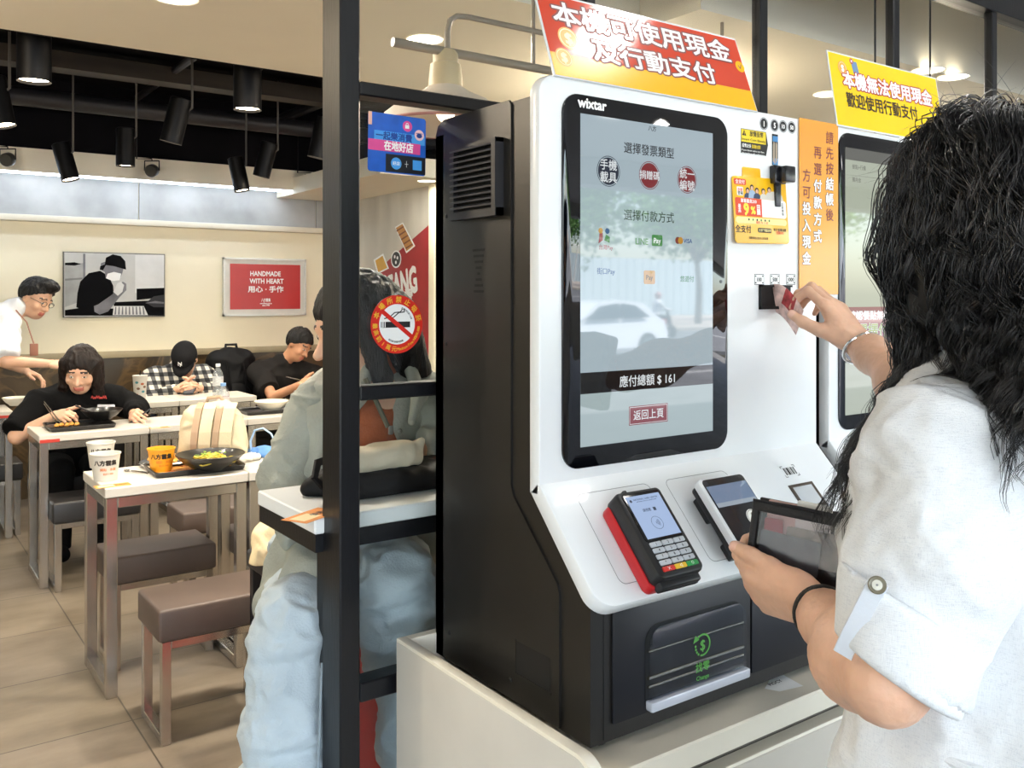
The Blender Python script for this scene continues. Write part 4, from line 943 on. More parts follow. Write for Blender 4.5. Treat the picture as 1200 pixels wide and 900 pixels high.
for i in range(9): poly([(405+12*i, 238), (409+12*i, 238), (408+12.6*i, 266), (402+12.6*i, 266)], 3, .0018)
poly([(512, 225), (540, 202), (577, 196), (577, 240), (540, 240)], 6, .0018); poly([(510, 226), (545, 218), (577, 222), (577, 228), (545, 226)], 3, .0019)
poly([(268, 240), (272, 190), (282, 150), (312, 120), (352, 112), (382, 130), (398, 165), (400, 200), (385, 232), (360, 250), (290, 250)], 4, .002)          # shirt
poly([(330, 236), (345, 230), (395, 195), (418, 160), (432, 150), (444, 158), (444, 180), (420, 205), (380, 255), (350, 266), (332, 256)], 3, .0022)           # forearm and hands
poly([(398, 186), (412, 156), (424, 150), (436, 162), (430, 186), (414, 200)], 5, .0023)
poly([(352, 108), (355, 85), (375, 78), (420, 88), (436, 96), (430, 120), (420, 142), (392, 146), (372, 138), (368, 116)], 3, .0022)                            # head
poly([(372, 138), (378, 122), (400, 116), (426, 122), (420, 145), (396, 148)], 7, .0024)                                                                     # mask
poly([(350, 108), (352, 96), (368, 90), (372, 66), (396, 54), (424, 60), (440, 78), (443, 108), (400, 96), (372, 92), (362, 110)], 4, .0026)                    # cap
m.build('photo_print', [mat('photo_light', '#b9b8b4', .4, var=.05), mat('photo_mid', '#9a9a97', .4, var=.15), mat('photo_line', '#7d7d7b', .85, spec=.1), mat('photo_grey', '#77767a', .85, spec=.1, var=.2), mat('photo_black', '#0a0a0c', .85, spec=.1), mat('photo_pale', '#cfcecb', .4, var=.05), mat('photo_dark', '#3a3a3c', .85, spec=.1), mat('photo_white', '#ecebe8', .4, var=.02)], t, smooth=0)
# --- red framed sign HANDMADE WITH HEART
a0, b1 = WA(785, 65); a1, b0 = WA(1075, 268)
t = root('framed_sign', wf.p(a0, b0), 'red framed handmade with heart sign hanging on the cream wall', 'sign')
m_alu = mat('brushed_aluminium', '#cfcdc6', .35, metal=.25, var=.05, stretch=(1, 1, 12))
m = MB(); fwid = .014
m.fbox(wf, a0, a1, b0, b0+fwid, -.027, .012); m.fbox(wf, a0, a1, b1-fwid, b1, -.027, .012); m.fbox(wf, a0, a0+fwid, b0, b1, -.027, .012); m.fbox(wf, a1-fwid, a1, b0, b1, -.027, .012); m.build('frame', m_alu, t, smooth=0)
MB().fbox(wf, a0+.005, a1-.005, b0+.005, b1-.005, -.025, .002).build('mount', mat('mount_silver', '#d6d3ca', .45), t)
m = MB(); r0 = WA(808, 248); r1 = WA(1055, 92); m.rect(wf, r0[0], r1[0], r0[1], r1[1], .004, 0); fw_ = r1[0]-r0[0]
def tx(st, zx, zy, sz, fit=None): a, b_ = WA(zx, zy); m.text(st, wf, a, b_, sz, .03, .006, 1, fit=fit)
tx('HANDMADE', 933, 122, .056, .43*fw_); tx('WITH HEART', 937, 148, .056, .48*fw_); tx('用心 · 手作', 934, 177, .056, .5*fw_); tx('八方雲集', 934, 215, .03, .13*fw_); tx('www.8way.com.tw', 934, 226, .02, .17*fw_); tx('since 1998', 934, 233, .02, .1*fw_)
m.build('sign_print', [mat('sign_crimson', '#b9211f', .35, var=.03), m_prwht], t, smooth=0)
# --- mural panel on the end wall
mf = F((3.4185, 0, 0), -Y, Z); MA = lambda zx, zy: mf.px(425+zx/2.956, 115+zy/2.956)
t = root('wall_mural_print', mf.p(*MA(35, 900)), 'red and grey mural with snack drawings and brush lettering on the end wall', 'mural')
m = MB(); yl = -7.29; yr = -5.805; top = 2.26
def mp_(pts, mi, h): m.sheet(mf, [MA(*p) for p in pts], h, mi)
a_l, b_l = MA(35, 610); a_r, b_r = MA(200, 465)
k_ = (b_r-b_l)/(a_r-a_l); m.sheet(mf, [(yl, .4), (yr, .4), (yr, b_r+k_*(yr-a_r)), (yl, max(b_l+k_*(yl-a_l), .6))], .001, 0)
mp_([(112, 447), (140, 430), (183, 512), (152, 538)], 1, .002); mp_([(116, 450), (139, 436), (177, 511), (153, 530)], 2, .003)
for i in range(5): mp_([(118+8*i, 458+15*i), (142+8*i, 443+15*i), (144+8*i, 447+15*i), (120+8*i, 463+15*i)], 3, .004)
mp_([(38, 560), (72, 538), (92, 590), (52, 610)], 1, .002); mp_([(45, 563), (70, 546), (86, 588), (55, 603)], 4, .003)
a, b_ = MA(117, 558); m.disc(mf, a, b_, .085, .003, 1, r2=.07); m.disc(mf, a, b_, .07, .004, 5, r2=.058); 
for dx_, dy_ in ((-.02, .02), (.025, .01), (0, -.025)): m.disc(mf, a+dx_, b_+dy_, .014, .005, 1, 10)
a, b_ = MA(139, 640); m.text('FANG', mf, a, b_, .27, .05, .003, 1, rot=.16, fit=abs(MA(186, 640)[0]-MA(92, 640)[0]))
a, b_ = MA(160, 690); m.text('雲', mf, a, b_, .14, .03, .003, 1)
m.build('mural_print', [mat('mural_red', '#a3262a', .5, var=.08), m_prwht, mat('mural_tan', '#c48a4a', .5), mat('mural_brown', '#7d4a22', .5), mat('mural_gold', '#dba53c', .5), mat('mural_black', '#2a2624', .5)], t, smooth=0)
# ------------------------------------------------------------------ tables, stools
m_top = mat('white_table_laminate', '#cdc6bb', .35, var=.02, vscale=3); m_steel = mat('stainless_tube', '#c2bcb3', .24, metal=.95, var=.04, vscale=6)
m_lea = mat('brown_leatherette', '#53453d', .5, var=.1, vscale=6, bump=.08, bscale=220); m_leab = mat('black_leatherette', '#1d1b1b', .45, var=.1, bump=.08, bscale=220)
def table(x, y, w_, lab):
    t = root('dining_table', (x, y, 0), lab, 'table', 'white topped steel dining tables'); d_ = .40; h = .76
    MB().rb(x, x+w_, y, y+d_, h-.036, h, .003, 1).build('tabletop', m_top, t)
    for xx in (x+.004, x+w_-.044):
        for yy in (y+.004, y+d_-.044): MB().rb(xx, xx+.04, yy, yy+.04, 0, h-.036, .003, 1).build('leg', m_steel, t)
        MB().rb(xx, xx+.04, y+.044, y+d_-.044, .002, .042, .003, 1).build('foot_bar', m_steel, t)
        MB().rb(xx, xx+.04, y+.044, y+d_-.044, h-.076, h-.036, .003, 1).build('end_rail', m_steel, t)
    for yy in (y+.004, y+d_-.044): MB().rb(x+.044, x+w_-.044, yy, yy+.04, h-.076, h-.036, .003, 1).build('apron_rail', m_steel, t)
    return t
t0 = table(.70, 3.48, .522, 'white dining table in the nearest row carrying the tray with the noodle bowl')
for x, y, lab in ((1.225, 3.48, 'white dining table in the nearest row carrying the blue tote'),
                  (.70, 4.99, 'white dining table where the person in black eats with chopsticks'),
                  (1.225, 4.99, 'white dining table in the middle row with a coupon, behind the beige backpack'),
                  (1.75, 4.99, 'white dining table in the middle row carrying the white bowl on a tray'),
                  (2.275, 4.99, 'white dining table in the middle row hidden behind the grey jacket'),
                  (1.165, 6.13, 'white dining table in the back row carrying the patterned paper cup'),
                  (1.69, 6.13, 'white dining table in the back row carrying the clear water bottle'),
                  (2.56, 6.15, 'white dining table in the back row before the dark shirted person by the pole'),
                  (.205, 6.15, 'white dining table at the far left edge beside the standing man')):
    dup(t0, (x, y, 0), lab)
def sticker_red(x, y): tag(MB().box(x, x+.09, y-.0012, y, .722, .738).build('table_tape', mat('red_tape', '#c0392b', .5), loc=(x, y, .722)), 'red tape mark on the table corner %s' % ('by the person in black' if y < 5.5 else 'beside the standing man'), 'tape')
sticker_red(.704, 4.99); sticker_red(.64, 6.15)
def stool(x, y, lab, m=m_lea):
    t = root('padded_stool', (x, y, 0), lab, 'stool', 'padded steel frame stools'); w_, d_ = .41, .28
    MB().rb(x, x+w_, y, y+d_, .335, .44, .012, 3).build('seat', m, t)
    MB().tube([(x+.006, y+.006, .428), (x+w_-.006, y+.006, .428), (x+w_-.006, y+d_-.006, .428), (x+.006, y+d_-.006, .428)], .0035, 6, closed=True).build('piping', m, t)
    for xx in (x+.012, x+w_-.042):
        for yy in (y+.008, y+d_-.038): MB().rb(xx, xx+.03, yy, yy+.03, 0, .335, .002, 1).build('leg', m_steel, t)
        MB().rb(xx, xx+.03, y+.038, y+d_-.038, .002, .03, .002, 1).build('foot_bar', m_steel, t)
    for yy in (y+.008, y+d_-.038): MB().rb(x+.042, x+w_-.042, yy, yy+.03, .308, .335, .002, 1).build('seat_rail', m_steel, t)
    return t
s0 = stool(.765, 3.01, 'brown padded stool standing alone in the aisle, nearest to the steel pole')
for x, y, lab in ((.765, 3.72, 'brown padded stool half tucked under the table with the noodle tray'), (1.2, 4.3, 'brown padded stool behind the nearest row, below the beige backpack'), (1.29, 3.72, 'brown padded stool tucked under the table with the blue tote')):
    dup(s0, (x, y, 0), lab)
s1 = stool(.745, 4.88, 'black padded stool pushed under the table of the person in black', m_leab)
for x, y, lab in ((.375, 6.20, 'black padded stool at the left edge under the table beside the standing man'), (.76, 5.56, 'black padded stool on which the person in black sits')): dup(s1, (x, y, 0), lab)
b = root('upholstered_bench', (1.0, 6.86, 0), 'dark upholstered bench along the marble wainscot', 'bench')
MB().rb(1.0, 3.38, 6.86, 7.25, .34, .44, .015, 3).build('seat', m_leab, b); MB().box(1.02, 3.36, 6.92, 7.25, 0, .34).build('plinth', mat('bench_plinth', '#2a2521', .6), b)

# white bar counter behind the window pane
bc = root('bar_counter', (.69, 1.60, 0), 'white topped bar counter with black apron behind the window pane', 'counter')
MB().rb(.689, 2.2, 1.60, 1.905, 1.0, 1.031, .003, 1).build('counter_top', mat('white_counter_laminate', '#eef0ef', .3, var=.01), bc)
m = MB(); m.box(.692, 2.197, 1.604, 1.63, .965, 1.0); m.box(.692, .718, 1.63, 1.90, .965, 1.0); m.box(.718, 2.197, 1.875, 1.90, .965, 1.0); m.build('apron', m_frame, bc)
for x, y in ((.722, 1.632), (2.14, 1.632), (2.14, 1.84)): MB().rb(x, x+.036, y, y+.036, 0, .97, .002, 1).build('leg', m_frame, bc)
tb = root('bar_stool', (.98, 2.10, 0), 'tall red plastic stool under the person in the grey green jacket', 'stool')
m_redp = mat('red_plastic', '#b0191c', .35, var=.08)
MB().lathe([(.165, .70), (.175, .725), (.165, .742), (.02, .748), (.001, .748)], (.98, 2.10, 0), 32, caps=False).build('seat', m_redp, tb)
MB().lathe([(.155, .70), (.17, .45), (.185, .06), (.19, .05), (.19, .02)], (.98, 2.10, 0), 32, caps=True).build('pedestal', m_redp, tb)
MB().lathe([(.195, 0), (.2, .02), (.19, .04)], (.98, 2.10, 0), 32, caps=False).build('base_ring', m_redp, tb)
ds = root('bar_stool', (1.15, 2.80, 0), 'dark padded high stool behind the bar counter holding the cream cloth', 'stool')
MB().rb(1.02, 1.28, 2.67, 2.93, .56, .62, .012, 3).build('seat', m_leab, ds)
for x, y in ((1.03, 2.68), (1.24, 2.68), (1.03, 2.89), (1.24, 2.89)): MB().rb(x, x+.03, y, y+.03, 0, .56, .002, 1).build('leg', m_frame, ds)

# pendant lamp on a pipe above the bar counter
pl = root('pendant_lamp', P(522, 112, d=2.5), 'pale barn pendant lamp with pink rim hanging from a pipe behind the pane', 'pendant lamp')
c = P(522, 104, d=2.5); m_pipe = mat('taupe_pipe', '#8f8272', .45, var=.05)
MB().lathe([(.028, .105), (.035, .095), (.035, .07), (.042, .066), (.046, .03), (.048, .0)], c, 28, caps=True).build('lamp_cap', mat('cream_lamp_cap', '#c9b48e', .5), pl)
MB().lathe([(.048, .004), (.07, -.012), (.12, -.035), (.17, -.075), (.185, -.105), (.178, -.104), (.115, -.04), (.06, -.016), (.02, -.006)], c, 40, caps=False).build('lamp_shade', mat('blush_enamel_shade', '#e6d6c8', .3, var=.02), pl)
MB().lathe([(.186, -.108), (.189, -.104), (.186, -.100), (.183, -.104)], c, 40, caps=False).build('shade_rim', mat('pink_rim', '#c98a84', .4), pl)
MB().ell(c+Z*-.05, (.03, .03, .045), 16, 10).build('bulb', mat('bulb_warm', '#fff2da', emit='#ffe8c4', estr=3), pl)
za = P(530, 62, d=2.5); m = MB(); m.tube([Vector((za.x-.185, za.y, za.z)), Vector((za.x+1.2, za.y, za.z))], .0125, 12); m.build('carrier_pipe', m_pipe, pl)
x0 = P(522, 55, d=2.5); zt = P(524, 16, d=2.5).z; m = MB()
m.tube([(x0.x, za.y, za.z), (x0.x, za.y, zt-.05), (x0.x+.008, za.y, zt-.02), (x0.x+.03, za.y, zt-.004), (x0.x+.07, za.y, zt), (x0.x+1.2, za.y, zt)], .008, 10); m.build('guard_pipe', m_pipe, pl)
for dx in (.28, 1.1): MB().tube([(za.x+dx, za.y, za.z), (za.x+dx, za.y, 2.95 if za.y < 2.36 else 2.40)], .006, 8).build('hanger', m_pipe, pl)
MB().tube([c+Z*.1, (c.x, za.y, za.z)], .012, 10).build('stem', m_pipe, pl)
# ------------------------------------------------------------------ food, cups, bags on the tables
class CylF:
    def __init__(s, c, r0, r1, h, a0): s.c = Vector(c); s.r0, s.r1, s.h, s.a0 = r0, r1, h, a0
    def p(s, a, b, h=0):
        r = s.r0+(s.r1-s.r0)*b/s.h; t = s.a0+a/r; r += h
        return s.c+Vector((r*math.cos(t), r*math.sin(t), b))
TT = .7605
cam_az = lambda q: math.atan2(-q.y, -q.x)
m_pap = mat('white_paper_cup', '#d3cec3', .5, var=.02); m_papo = mat('orange_paper_cup', '#f0a323', .45, var=.04); m_ink = mat('brush_ink', '#241c16', .6, var=0); m_inko = mat('orange_ink', '#d8742a', .6, var=0)
def soup_cup(q, lab, m, z=TT, r=.052, h=.098):
    c = Vector((q.x, q.y, z)); t = root('soup_cup', c, lab, 'cup', 'paper soup cups')
    MB().lathe([(r*.78, 0), (r, h-.004), (r+.003, h-.002), (r+.003, h+.003), (r-.001, h+.003), (r-.002, h-.004), (r*.93, h*.72), (.001, h*.72)], c, 36, caps=False).build('cup', m, t)
    cf_ = CylF(c, r*.78+.0006, r+.0006, h, cam_az(c)); mb = MB(); mb.text('八方雲集', cf_, 0, h*.70, .021, .05, .0006, 0); mb.text('八方雲集', cf_, .115, h*.70, .021, .05, .0006, 0); mb.text('鍋貼 · 水餃', cf_, .01, h*.45, .012, .02, .0006, 1); mb.text('始於1998', cf_, .01, h*.28, .009, .02, .0006, 1)
    mb.build('cup_print', [m_ink, m_inko], t, smooth=0); return t
soup_cup(P(123.5, 562, z=TT), 'white paper soup cup nearest the table corner, in front of its twin', m_pap)
soup_cup(P(121, 549, z=TT)+Vector((.0, .045, 0)), 'white paper soup cup standing behind the other white one', m_pap)
# serving tray
def tray(x0, x1, y0, y1, z, lab, paper=None, rot=0):
    t = root('serving_tray', ((x0+x1)/2, (y0+y1)/2, z), lab, 'tray', 'black serving trays'); fr = F(((x0+x1)/2, (y0+y1)/2, z), (math.cos(rot), math.sin(rot), 0), (-math.sin(rot), math.cos(rot), 0))
    w_, d_ = (x1-x0)/2, (y1-y0)/2; m = MB(); m.rrect(fr, -w_, w_, -d_, d_, 0, .006, (.02,)*4, .001)
    n = 36; out = []
    for ins, h in ((.004, .004), (0, .018), (-.006, .022), (-.008, .019), (-.003, .004)):
        pts = []
        for cx, cy, a0 in ((-1, -1, PI), (1, -1, 1.5*PI), (1, 1, 0), (-1, 1, PI/2)):
            for i in range(9): a = a0+PI/2*i/8; pts.append(fr.p(cx*(w_-.02)+(.02-ins)*math.cos(a), cy*(d_-.02)+(.02-ins)*math.sin(a), h))
        out.append(pts)
    for A_, B_ in zip(out[:-1], out[1:]): m.add(A_+B_, [(i, (i+1) % n, n+(i+1) % n, n+i) for i in range(n)])
    m.build('tray', mat('black_tray_plastic', '#191818', .35), t, smooth=40)
    if paper:
        m = MB(); m.rect(fr, -w_+.012, w_-.03, -d_+.012, d_-.012, .0066); m.text('期間限定 鍋貼', fr, -.02, -.03, .028, .02, .0070, 1); m.text('八方雲集', fr, -.03, .05, .03, .03, .0070, 1); m.build('tray_mat', [mat('orange_tray_mat', paper, .6, var=.1, vscale=20), mat('tray_mat_ink', '#a8431c', .6)], t, smooth=0)
    return t
tray(.905, 1.235, 3.55, 3.79, TT, 'black serving tray with orange paper mat under the noodle bowl', '#e2a23a', rot=-.05)
TZ = TT+.0072
soup_cup(P(189, 551, z=TZ), 'orange paper soup cup on the tray beside the noodle bowl', m_papo, z=TZ, r=.05, h=.085)
m_bowl = mat('black_melamine', '#1c1c1b', .3, var=.05, coat=.3)
def bowl(c, r, h, lab, m, name='noodle_bowl'):
    t = root(name, c, lab, 'bowl'); MB().lathe([(r*.42, 0), (r*.46, .006), (r*.72, h*.42), (r*.94, h*.85), (r, h), (r*.985, h+.002), (r*.90, h*.82), (r*.66, h*.40), (r*.3, h*.18), (.001, h*.17)], c, 40, caps=False).build('bowl', m, t); return t
q = P(247, 551, z=TZ); BC = Vector((q.x+.005, q.y+.02, TZ)); bw = bowl(BC, .132, .062, 'black noodle bowl with yellow green noodles on the orange matted tray', m_bowl)
m = MB(); rn = random.Random(5)
for i in range(46):
    cx, cy = rn.gauss(0, .035), rn.gauss(0, .03); r_ = .012+.018*rn.random(); a0 = rn.random()*6.28; zz = .035+.022*math.exp(-(cx*cx+cy*cy)/.0018)+.004*rn.random()
    m.tube([BC+Vector((cx+r_*math.cos(a0+k*.55), cy+r_*math.sin(a0+k*.55), zz+.004*math.sin(k*1.3+i))) for k in range(8)], .0028, 6)
nd = m.build('noodles', mat('yellow_noodles', '#d9c04a', .5, var=.15, vscale=40), bw); nd['kind'] = 'stuff'
m = MB()
for i in range(26): m.rbox(BC+Vector((rn.gauss(0, .025), rn.gauss(0, .02), .058+.008*rn.random())), (.008, .008, .003), .001, 1, M=Matrix.Rotation(rn.random()*3, 4, 'Z'))
g_ = m.build('spring_onion', mat('spring_onion_green', '#7fa53a', .5, var=.2), bw); g_['kind'] = 'stuff'
MB().lathe([(.001, .03), (.098, .034)], BC, 30, caps=False).build('broth', mat('dark_broth', '#5e4a20', .15), bw)
# plate of potstickers behind
q = P(178, 538, z=TT); PC = Vector((q.x+.02, 3.835, TT)); pt_ = root('serving_plate', PC, 'dark oval plate under the potstickers behind the orange cup', 'plate')
MB().lathe([(.08, 0), (.085, .004), (.105, .014), (.107, .016), (.1, .014), (.08, .007), (.001, .006)], PC, 36, caps=False).build('plate', m_bowl, pt_)
def potsticker(c, ang, lab, col='#d2953f'):
    t = E((0, 0, 0), (1, 1, 1)); fr = F(c, (math.cos(ang), math.sin(ang), 0), (-math.sin(ang), math.cos(ang), 0)); m = MB(); n = 10; rings = []
    for i in range(n+1):
        s_ = -1+2*i/n; w_ = math.sqrt(max(.02, 1-s_*s_)); L_ = .036
        rings.append([fr.p(s_*L_, .012*w_*math.cos(a)+.006*(s_*s_), .009+.010*w_*math.sin(a)*(1.15 if math.sin(a) > 0 else .8)) for a in [2*PI*j/12 for j in range(12)]])
    for A_, B_ in zip(rings[:-1], rings[1:]): m.add(A_+B_, [(j, (j+1) % 12, 12+(j+1) % 12, 12+j) for j in range(12)])
    m.add(rings[0], [tuple(range(11, -1, -1))]); m.add(rings[-1], [tuple(range(12))])
    o = m.build('potsticker', mat('fried_dough_'+col, col, .45, var=.25, vscale=50), loc=c); tag(o, lab, 'dumpling', 'potstickers on the plates'); return o
o0 = None
for i in range(9):
    c_ = PC+Vector((-.06+.03*(i % 5), -.02+.035*(i//5), .0072+(.0 if i < 5 else .012)))
    potsticker(c_, 1.2, 'golden fried potsticker on the dark plate behind the orange soup cup')
# paper coupons and utensils
def coupon(q, z, ang, w_, h_, lab):
    fr = F((q.x, q.y, z), (math.cos(ang), math.sin(ang), 0), (-math.sin(ang), math.cos(ang), 0)); m = MB(); m.fbox(fr, -w_/2, w_/2, -h_/2, h_/2, 0, .0006, 0); m.rect(fr, -w_*.42, w_*.05, -h_*.3, h_*.3, .0009, 1); m.text('優惠券', fr, w_*.22, 0, h_*.3, .02, .0010, 2)
    tag(m.build('paper_coupon', [mat('coupon_orange', '#e58f3a', .6, var=.1, vscale=30), mat('coupon_cream', '#f2d9a6', .6), m_ink], smooth=0, loc=(q.x, q.y, z)), lab, 'coupon', 'orange paper coupons')
coupon(P(132, 569, z=TT), TT, .03, .12, .055, 'orange paper coupon in front of the white soup cups'); coupon(P(187, 501, z=TT), TT, .05, .1, .05, 'orange paper coupon lying on the middle row table')
coupon(P(366, 604, z=1.0315), 1.0315, .5, .11, .06, 'orange paper coupon sticking out from under the black tote')
c_ = P(154, 553, z=TT); m = MB(); m.tube([c_+Z*.004, c_+Vector((.045, -.075, .004))], .003, 8); m.ell(c_+Z*.005+Vector((-.012, .02, 0)), (.012, .018, .003), 14, 8); tag(m.build('steel_spoon', m_steel, loc=c_), 'steel spoon lying beside the white soup cups', 'spoon')
m = MB(); V_ = c_+Vector((.07, .02, 0)); m.add([V_+Vector((x*.05-.02, y*.04-.03, .001+.012*abs(math.sin(3*x+2*y*y)))) for y in range(4) for x in range(4)], [(4*y+x, 4*y+x+1, 4*y+x+5, 4*y+x+4) for y in range(3) for x in range(3)]); tag(m.build('paper_napkin', mat('napkin_white', '#d6d1c7', .8), loc=c_), 'crumpled white paper napkin beside the orange soup cup', 'napkin')
c_ = P(286, 541, z=TT); pr = [E(c_+Vector((dx, dy, .012)), (.035, .03, .014), k=.01) for dx, dy in ((0, 0), (.04, .02), (-.03, .03))]; V, Q = sdf(pr, .006); V = wrinkle(V, Q, .007, 30, seed=3); V[:, 2] = np.maximum(V[:, 2], TT+.0005); tag(soft('paper_napkin', (V, Q), mat('napkin_white', '#d6d1c7', .8), loc=c_), 'crumpled white napkin between the noodle bowl and the blue tote', 'napkin')
# beige backpack on the table
bp = P(246, 541, z=TT); bp = Vector((bp.x+.02, 3.815, TT)); t = root('canvas_backpack', bp, 'cream canvas backpack with brown straps standing on the table', 'backpack')
m_can = mat('cream_canvas', '#cbbd9f', .85, var=.06, vscale=12, bump=.15, bscale=160); m_strp = mat('brown_webbing', '#a88f76', .8, var=.06)
Rz = rotm(RGT, FWD, UP); L = lambda a, b_, c__: bp+RGT*a+FWD*b_+UP*c__
pr = [E(L(0, 0, .085), (.125, .062, .10), Rz), C(L(-.085, 0, .03), L(.085, 0, .03), .035, k=.05), C(L(-.07, 0, .19), L(.04, 0, .205), .04, .045, .06), C(L(-.1, 0, .05), L(-.085, 0, .16), .035, .035, .05), C(L(.1, 0, .05), L(.085, 0, .16), .035, .035, .05)]
V, Q = sdf(pr, .006); V = wrinkle(V, Q, .006, 16, seed=2); V[:, 2] = np.maximum(V[:, 2], TT+.0005); soft('bag', (V, Q), m_can, t)
def strap(pts, w_, name, mm):
    m = MB(); vs = []
    for p in pts: vs += [p-RGT*w_/2, p+RGT*w_/2, p+RGT*w_/2-FWD*.006, p-RGT*w_/2-FWD*.006]
    k = len(pts)
    for i in range(k-1): m.add(vs[4*i:4*i+8], [(0, 1, 5, 4), (1, 2, 6, 5), (2, 3, 7, 6), (3, 0, 4, 7)])
    m.add(vs[:4], [(0, 1, 2, 3)]); m.add(vs[-4:], [(3, 2, 1, 0)]); return m.build(name, mm, t)
for a, w_, mm in ((-.055, .028, m_strp), (-.012, .05, m_can), (.032, .026, m_strp), (.072, .05, m_can)):
    strap([L(a, -.068, .03), L(a, -.076, .08), L(a+.004, -.074, .13), L(a+.008, -.062, .18), L(a+.012, -.045, .225), L(a+.01, -.01, .245)], w_, 'strap', mm)
MB().rbox(L(-.055, -.075, .045), (.035, .012, .016), .003).build('buckle', mat('tan_buckle', '#9a836c', .5), t)
m = MB(); m.tube([L(-.03, 0, .235), L(-.02, -.005, .262), L(.03, -.005, .268), L(.055, 0, .235)], .008, 8); m.build('grab_handle', m_strp, t)
# blue tote
q = P(306, 537, z=TT); tq = Vector((q.x+.02, 3.80, TT)); t = root('blue_tote', tq, 'light blue tote bag lying on the table with its handle standing up', 'bag'); L = lambda a, b_, c__: tq+RGT*a+FWD*b_+UP*c__
V, Q = sdf([E(L(.03, 0, .018), (.09, .05, .022), Rz), C(L(-.03, -.02, .015), L(.09, -.02, .015), .016, k=.02)], .005); V = wrinkle(V, Q, .006, 22, seed=6); V[:, 2] = np.maximum(V[:, 2], TT+.0005); soft('bag', (V, Q), mat('blue_nylon', '#5f8fd0', .6, var=.1), t)
MB().tube([L(-.035, -.03, .02), L(-.038, -.032, .07), L(-.02, -.032, .115), L(.015, -.03, .125), L(.05, -.028, .10), L(.065, -.025, .06), L(.07, -.02, .02)], .008, 8, flat=.5).build('handle', mat('pale_blue_strap', '#a8c8ea', .7), t)
# bottles
m_pet = glass_mat('clear_plastic', (.93, .95, .96), 1.4, haze=((.8, .83, .85), .16))
def bottle(c, h, r, lab, cap, label_c):
    t = root('water_bottle', c, lab, 'bottle'); MB().lathe([(r*.9, 0), (r, .006), (r, h*.28), (r*.95, h*.3), (r, h*.32), (r, h*.66), (r*.85, h*.74), (r*.42, h*.88), (r*.40, h*.93)], c, 24, caps=True).build('bottle', m_pet, t)
    MB().lathe([(r*.46, h*.92), (r*.46, h), (r*.40, h*1.005), (.001, h*1.005)], c, 20, caps=False).build('cap', cap, t); MB().lathe([(r*1.01, h*.34), (r*1.01, h*.62)], c, 24, caps=False).build('wrap_label', label_c, t)
q = P(263, 491, z=TT); bottle(Vector((q.x, q.y+.02, TT)), .20, .033, 'plastic bottle with pale blue cap behind the cream backpack', mat('blue_cap', '#8db8ea', .4), mat('pink_label', '#e8c9c6', .5, var=.1, vscale=30))
q = P(255.5, 465, z=TT); bottle(Vector((q.x, q.y, TT)), .225, .035, 'clear water bottle with white cap on the back row table beside the capped man', mat('white_cap', '#eef0f0', .4), mat('white_label', '#dfe0df', .5, var=.25, vscale=40, stretch=(1, 1, 8)))
# patterned paper drink cup with straw
q = P(164, 471, z=TT); c_ = Vector((q.x, q.y, TT)); t = root('drink_cup', c_, 'tall patterned paper drink cup with straw on the back row table', 'cup')
MB().lathe([(.034, 0), (.045, .165), (.047, .168), (.047, .174), (.001, .174)], c_, 28, caps=False).build('cup', m_pap, t); m = MB(); cf_ = CylF(c_, .0345, .0455, .165, cam_az(c_))
for i, (a, b_, cc) in enumerate(((-.02, .13, 0), (.015, .12, 1), (-.01, .09, 2), (.02, .07, 0), (-.02, .05, 1), (.01, .03, 2), (.03, .10, 2))): m.disc(cf_, a, b_, .011, .0008, cc, 12, r2=.008)
m.build('cup_print', [mat('teal_ink', '#4f8f96', .5), mat('rust_ink', '#b5603c', .5), mat('brown_ink', '#7a5a44', .5)], t, smooth=0); MB().tube([c_+Z*.17, c_+Vector((.004, 0, .205))], .004, 8).build('straw', m_frame, t)
# middle row: tray, white bowl, papers
tray(1.80, 2.12, 5.12, 5.34, TT, 'black serving tray under the white bowl on the middle row table'); q = P(311, 489, z=TT); bowl(Vector((1.965, 5.2, TT+.0068)), .10, .06, 'white round bowl on a black tray in the middle row', mat('white_bowl', '#ece4d2', .35, var=.02), 'soup_bowl')
m = MB(); fr = F((1.70, 5.13, TT), (1, .1, 0), (-.1, 1, 0)); m.rect(fr, 0, .16, 0, .1, .001, 0); m.rect(fr, -.05, .05, .05, .14, .0016, 1); tag(m.build('paper_sheet', [mat('napkin_white', '#d6d1c7', .8), mat('receipt_pink', '#e6c4b4', .8)], smooth=0, loc=(1.7, 5.13, TT)), 'loose white and pink papers on the middle row table beside the white bowl', 'paper')
# the black clad diner's tray, plate, bowl
tray(.77, 1.07, 5.07, 5.33, TT, 'black serving tray in front of the person in black'); c_ = Vector((1.04, 5.25, TT+.024)); bw2 = bowl(c_, .105, .055, 'black soup bowl with a ladle handle in front of the person in black', m_bowl, 'soup_bowl'); MB().tube([c_+Vector((-.02, 0, .03)), c_+Vector((-.13, .0, .085))], .005, 8).build('spoon', m_bowl, bw2)
c_ = Vector((.85, 5.16, TT+.0068)); pt2 = root('serving_plate', c_, 'dark plate with fried dumplings in front of the person in black', 'plate'); MB().lathe([(.07, 0), (.095, .012), (.097, .014), (.07, .006), (.001, .005)], c_, 32, caps=False).build('plate', m_bowl, pt2)
for i in range(5): potsticker(c_+Vector((-.045+.024*i, -.01+.012*(i % 2), .0072)), 1.35, 'fried potsticker on the plate in front of the person in black')
q = P(19, 476, z=TT); bowl(Vector((q.x, q.y+.05, TT)), .075, .05, 'small white bowl on the table beside the standing man', mat('white_bowl', '#ece4d2', .35), 'rice_bowl')
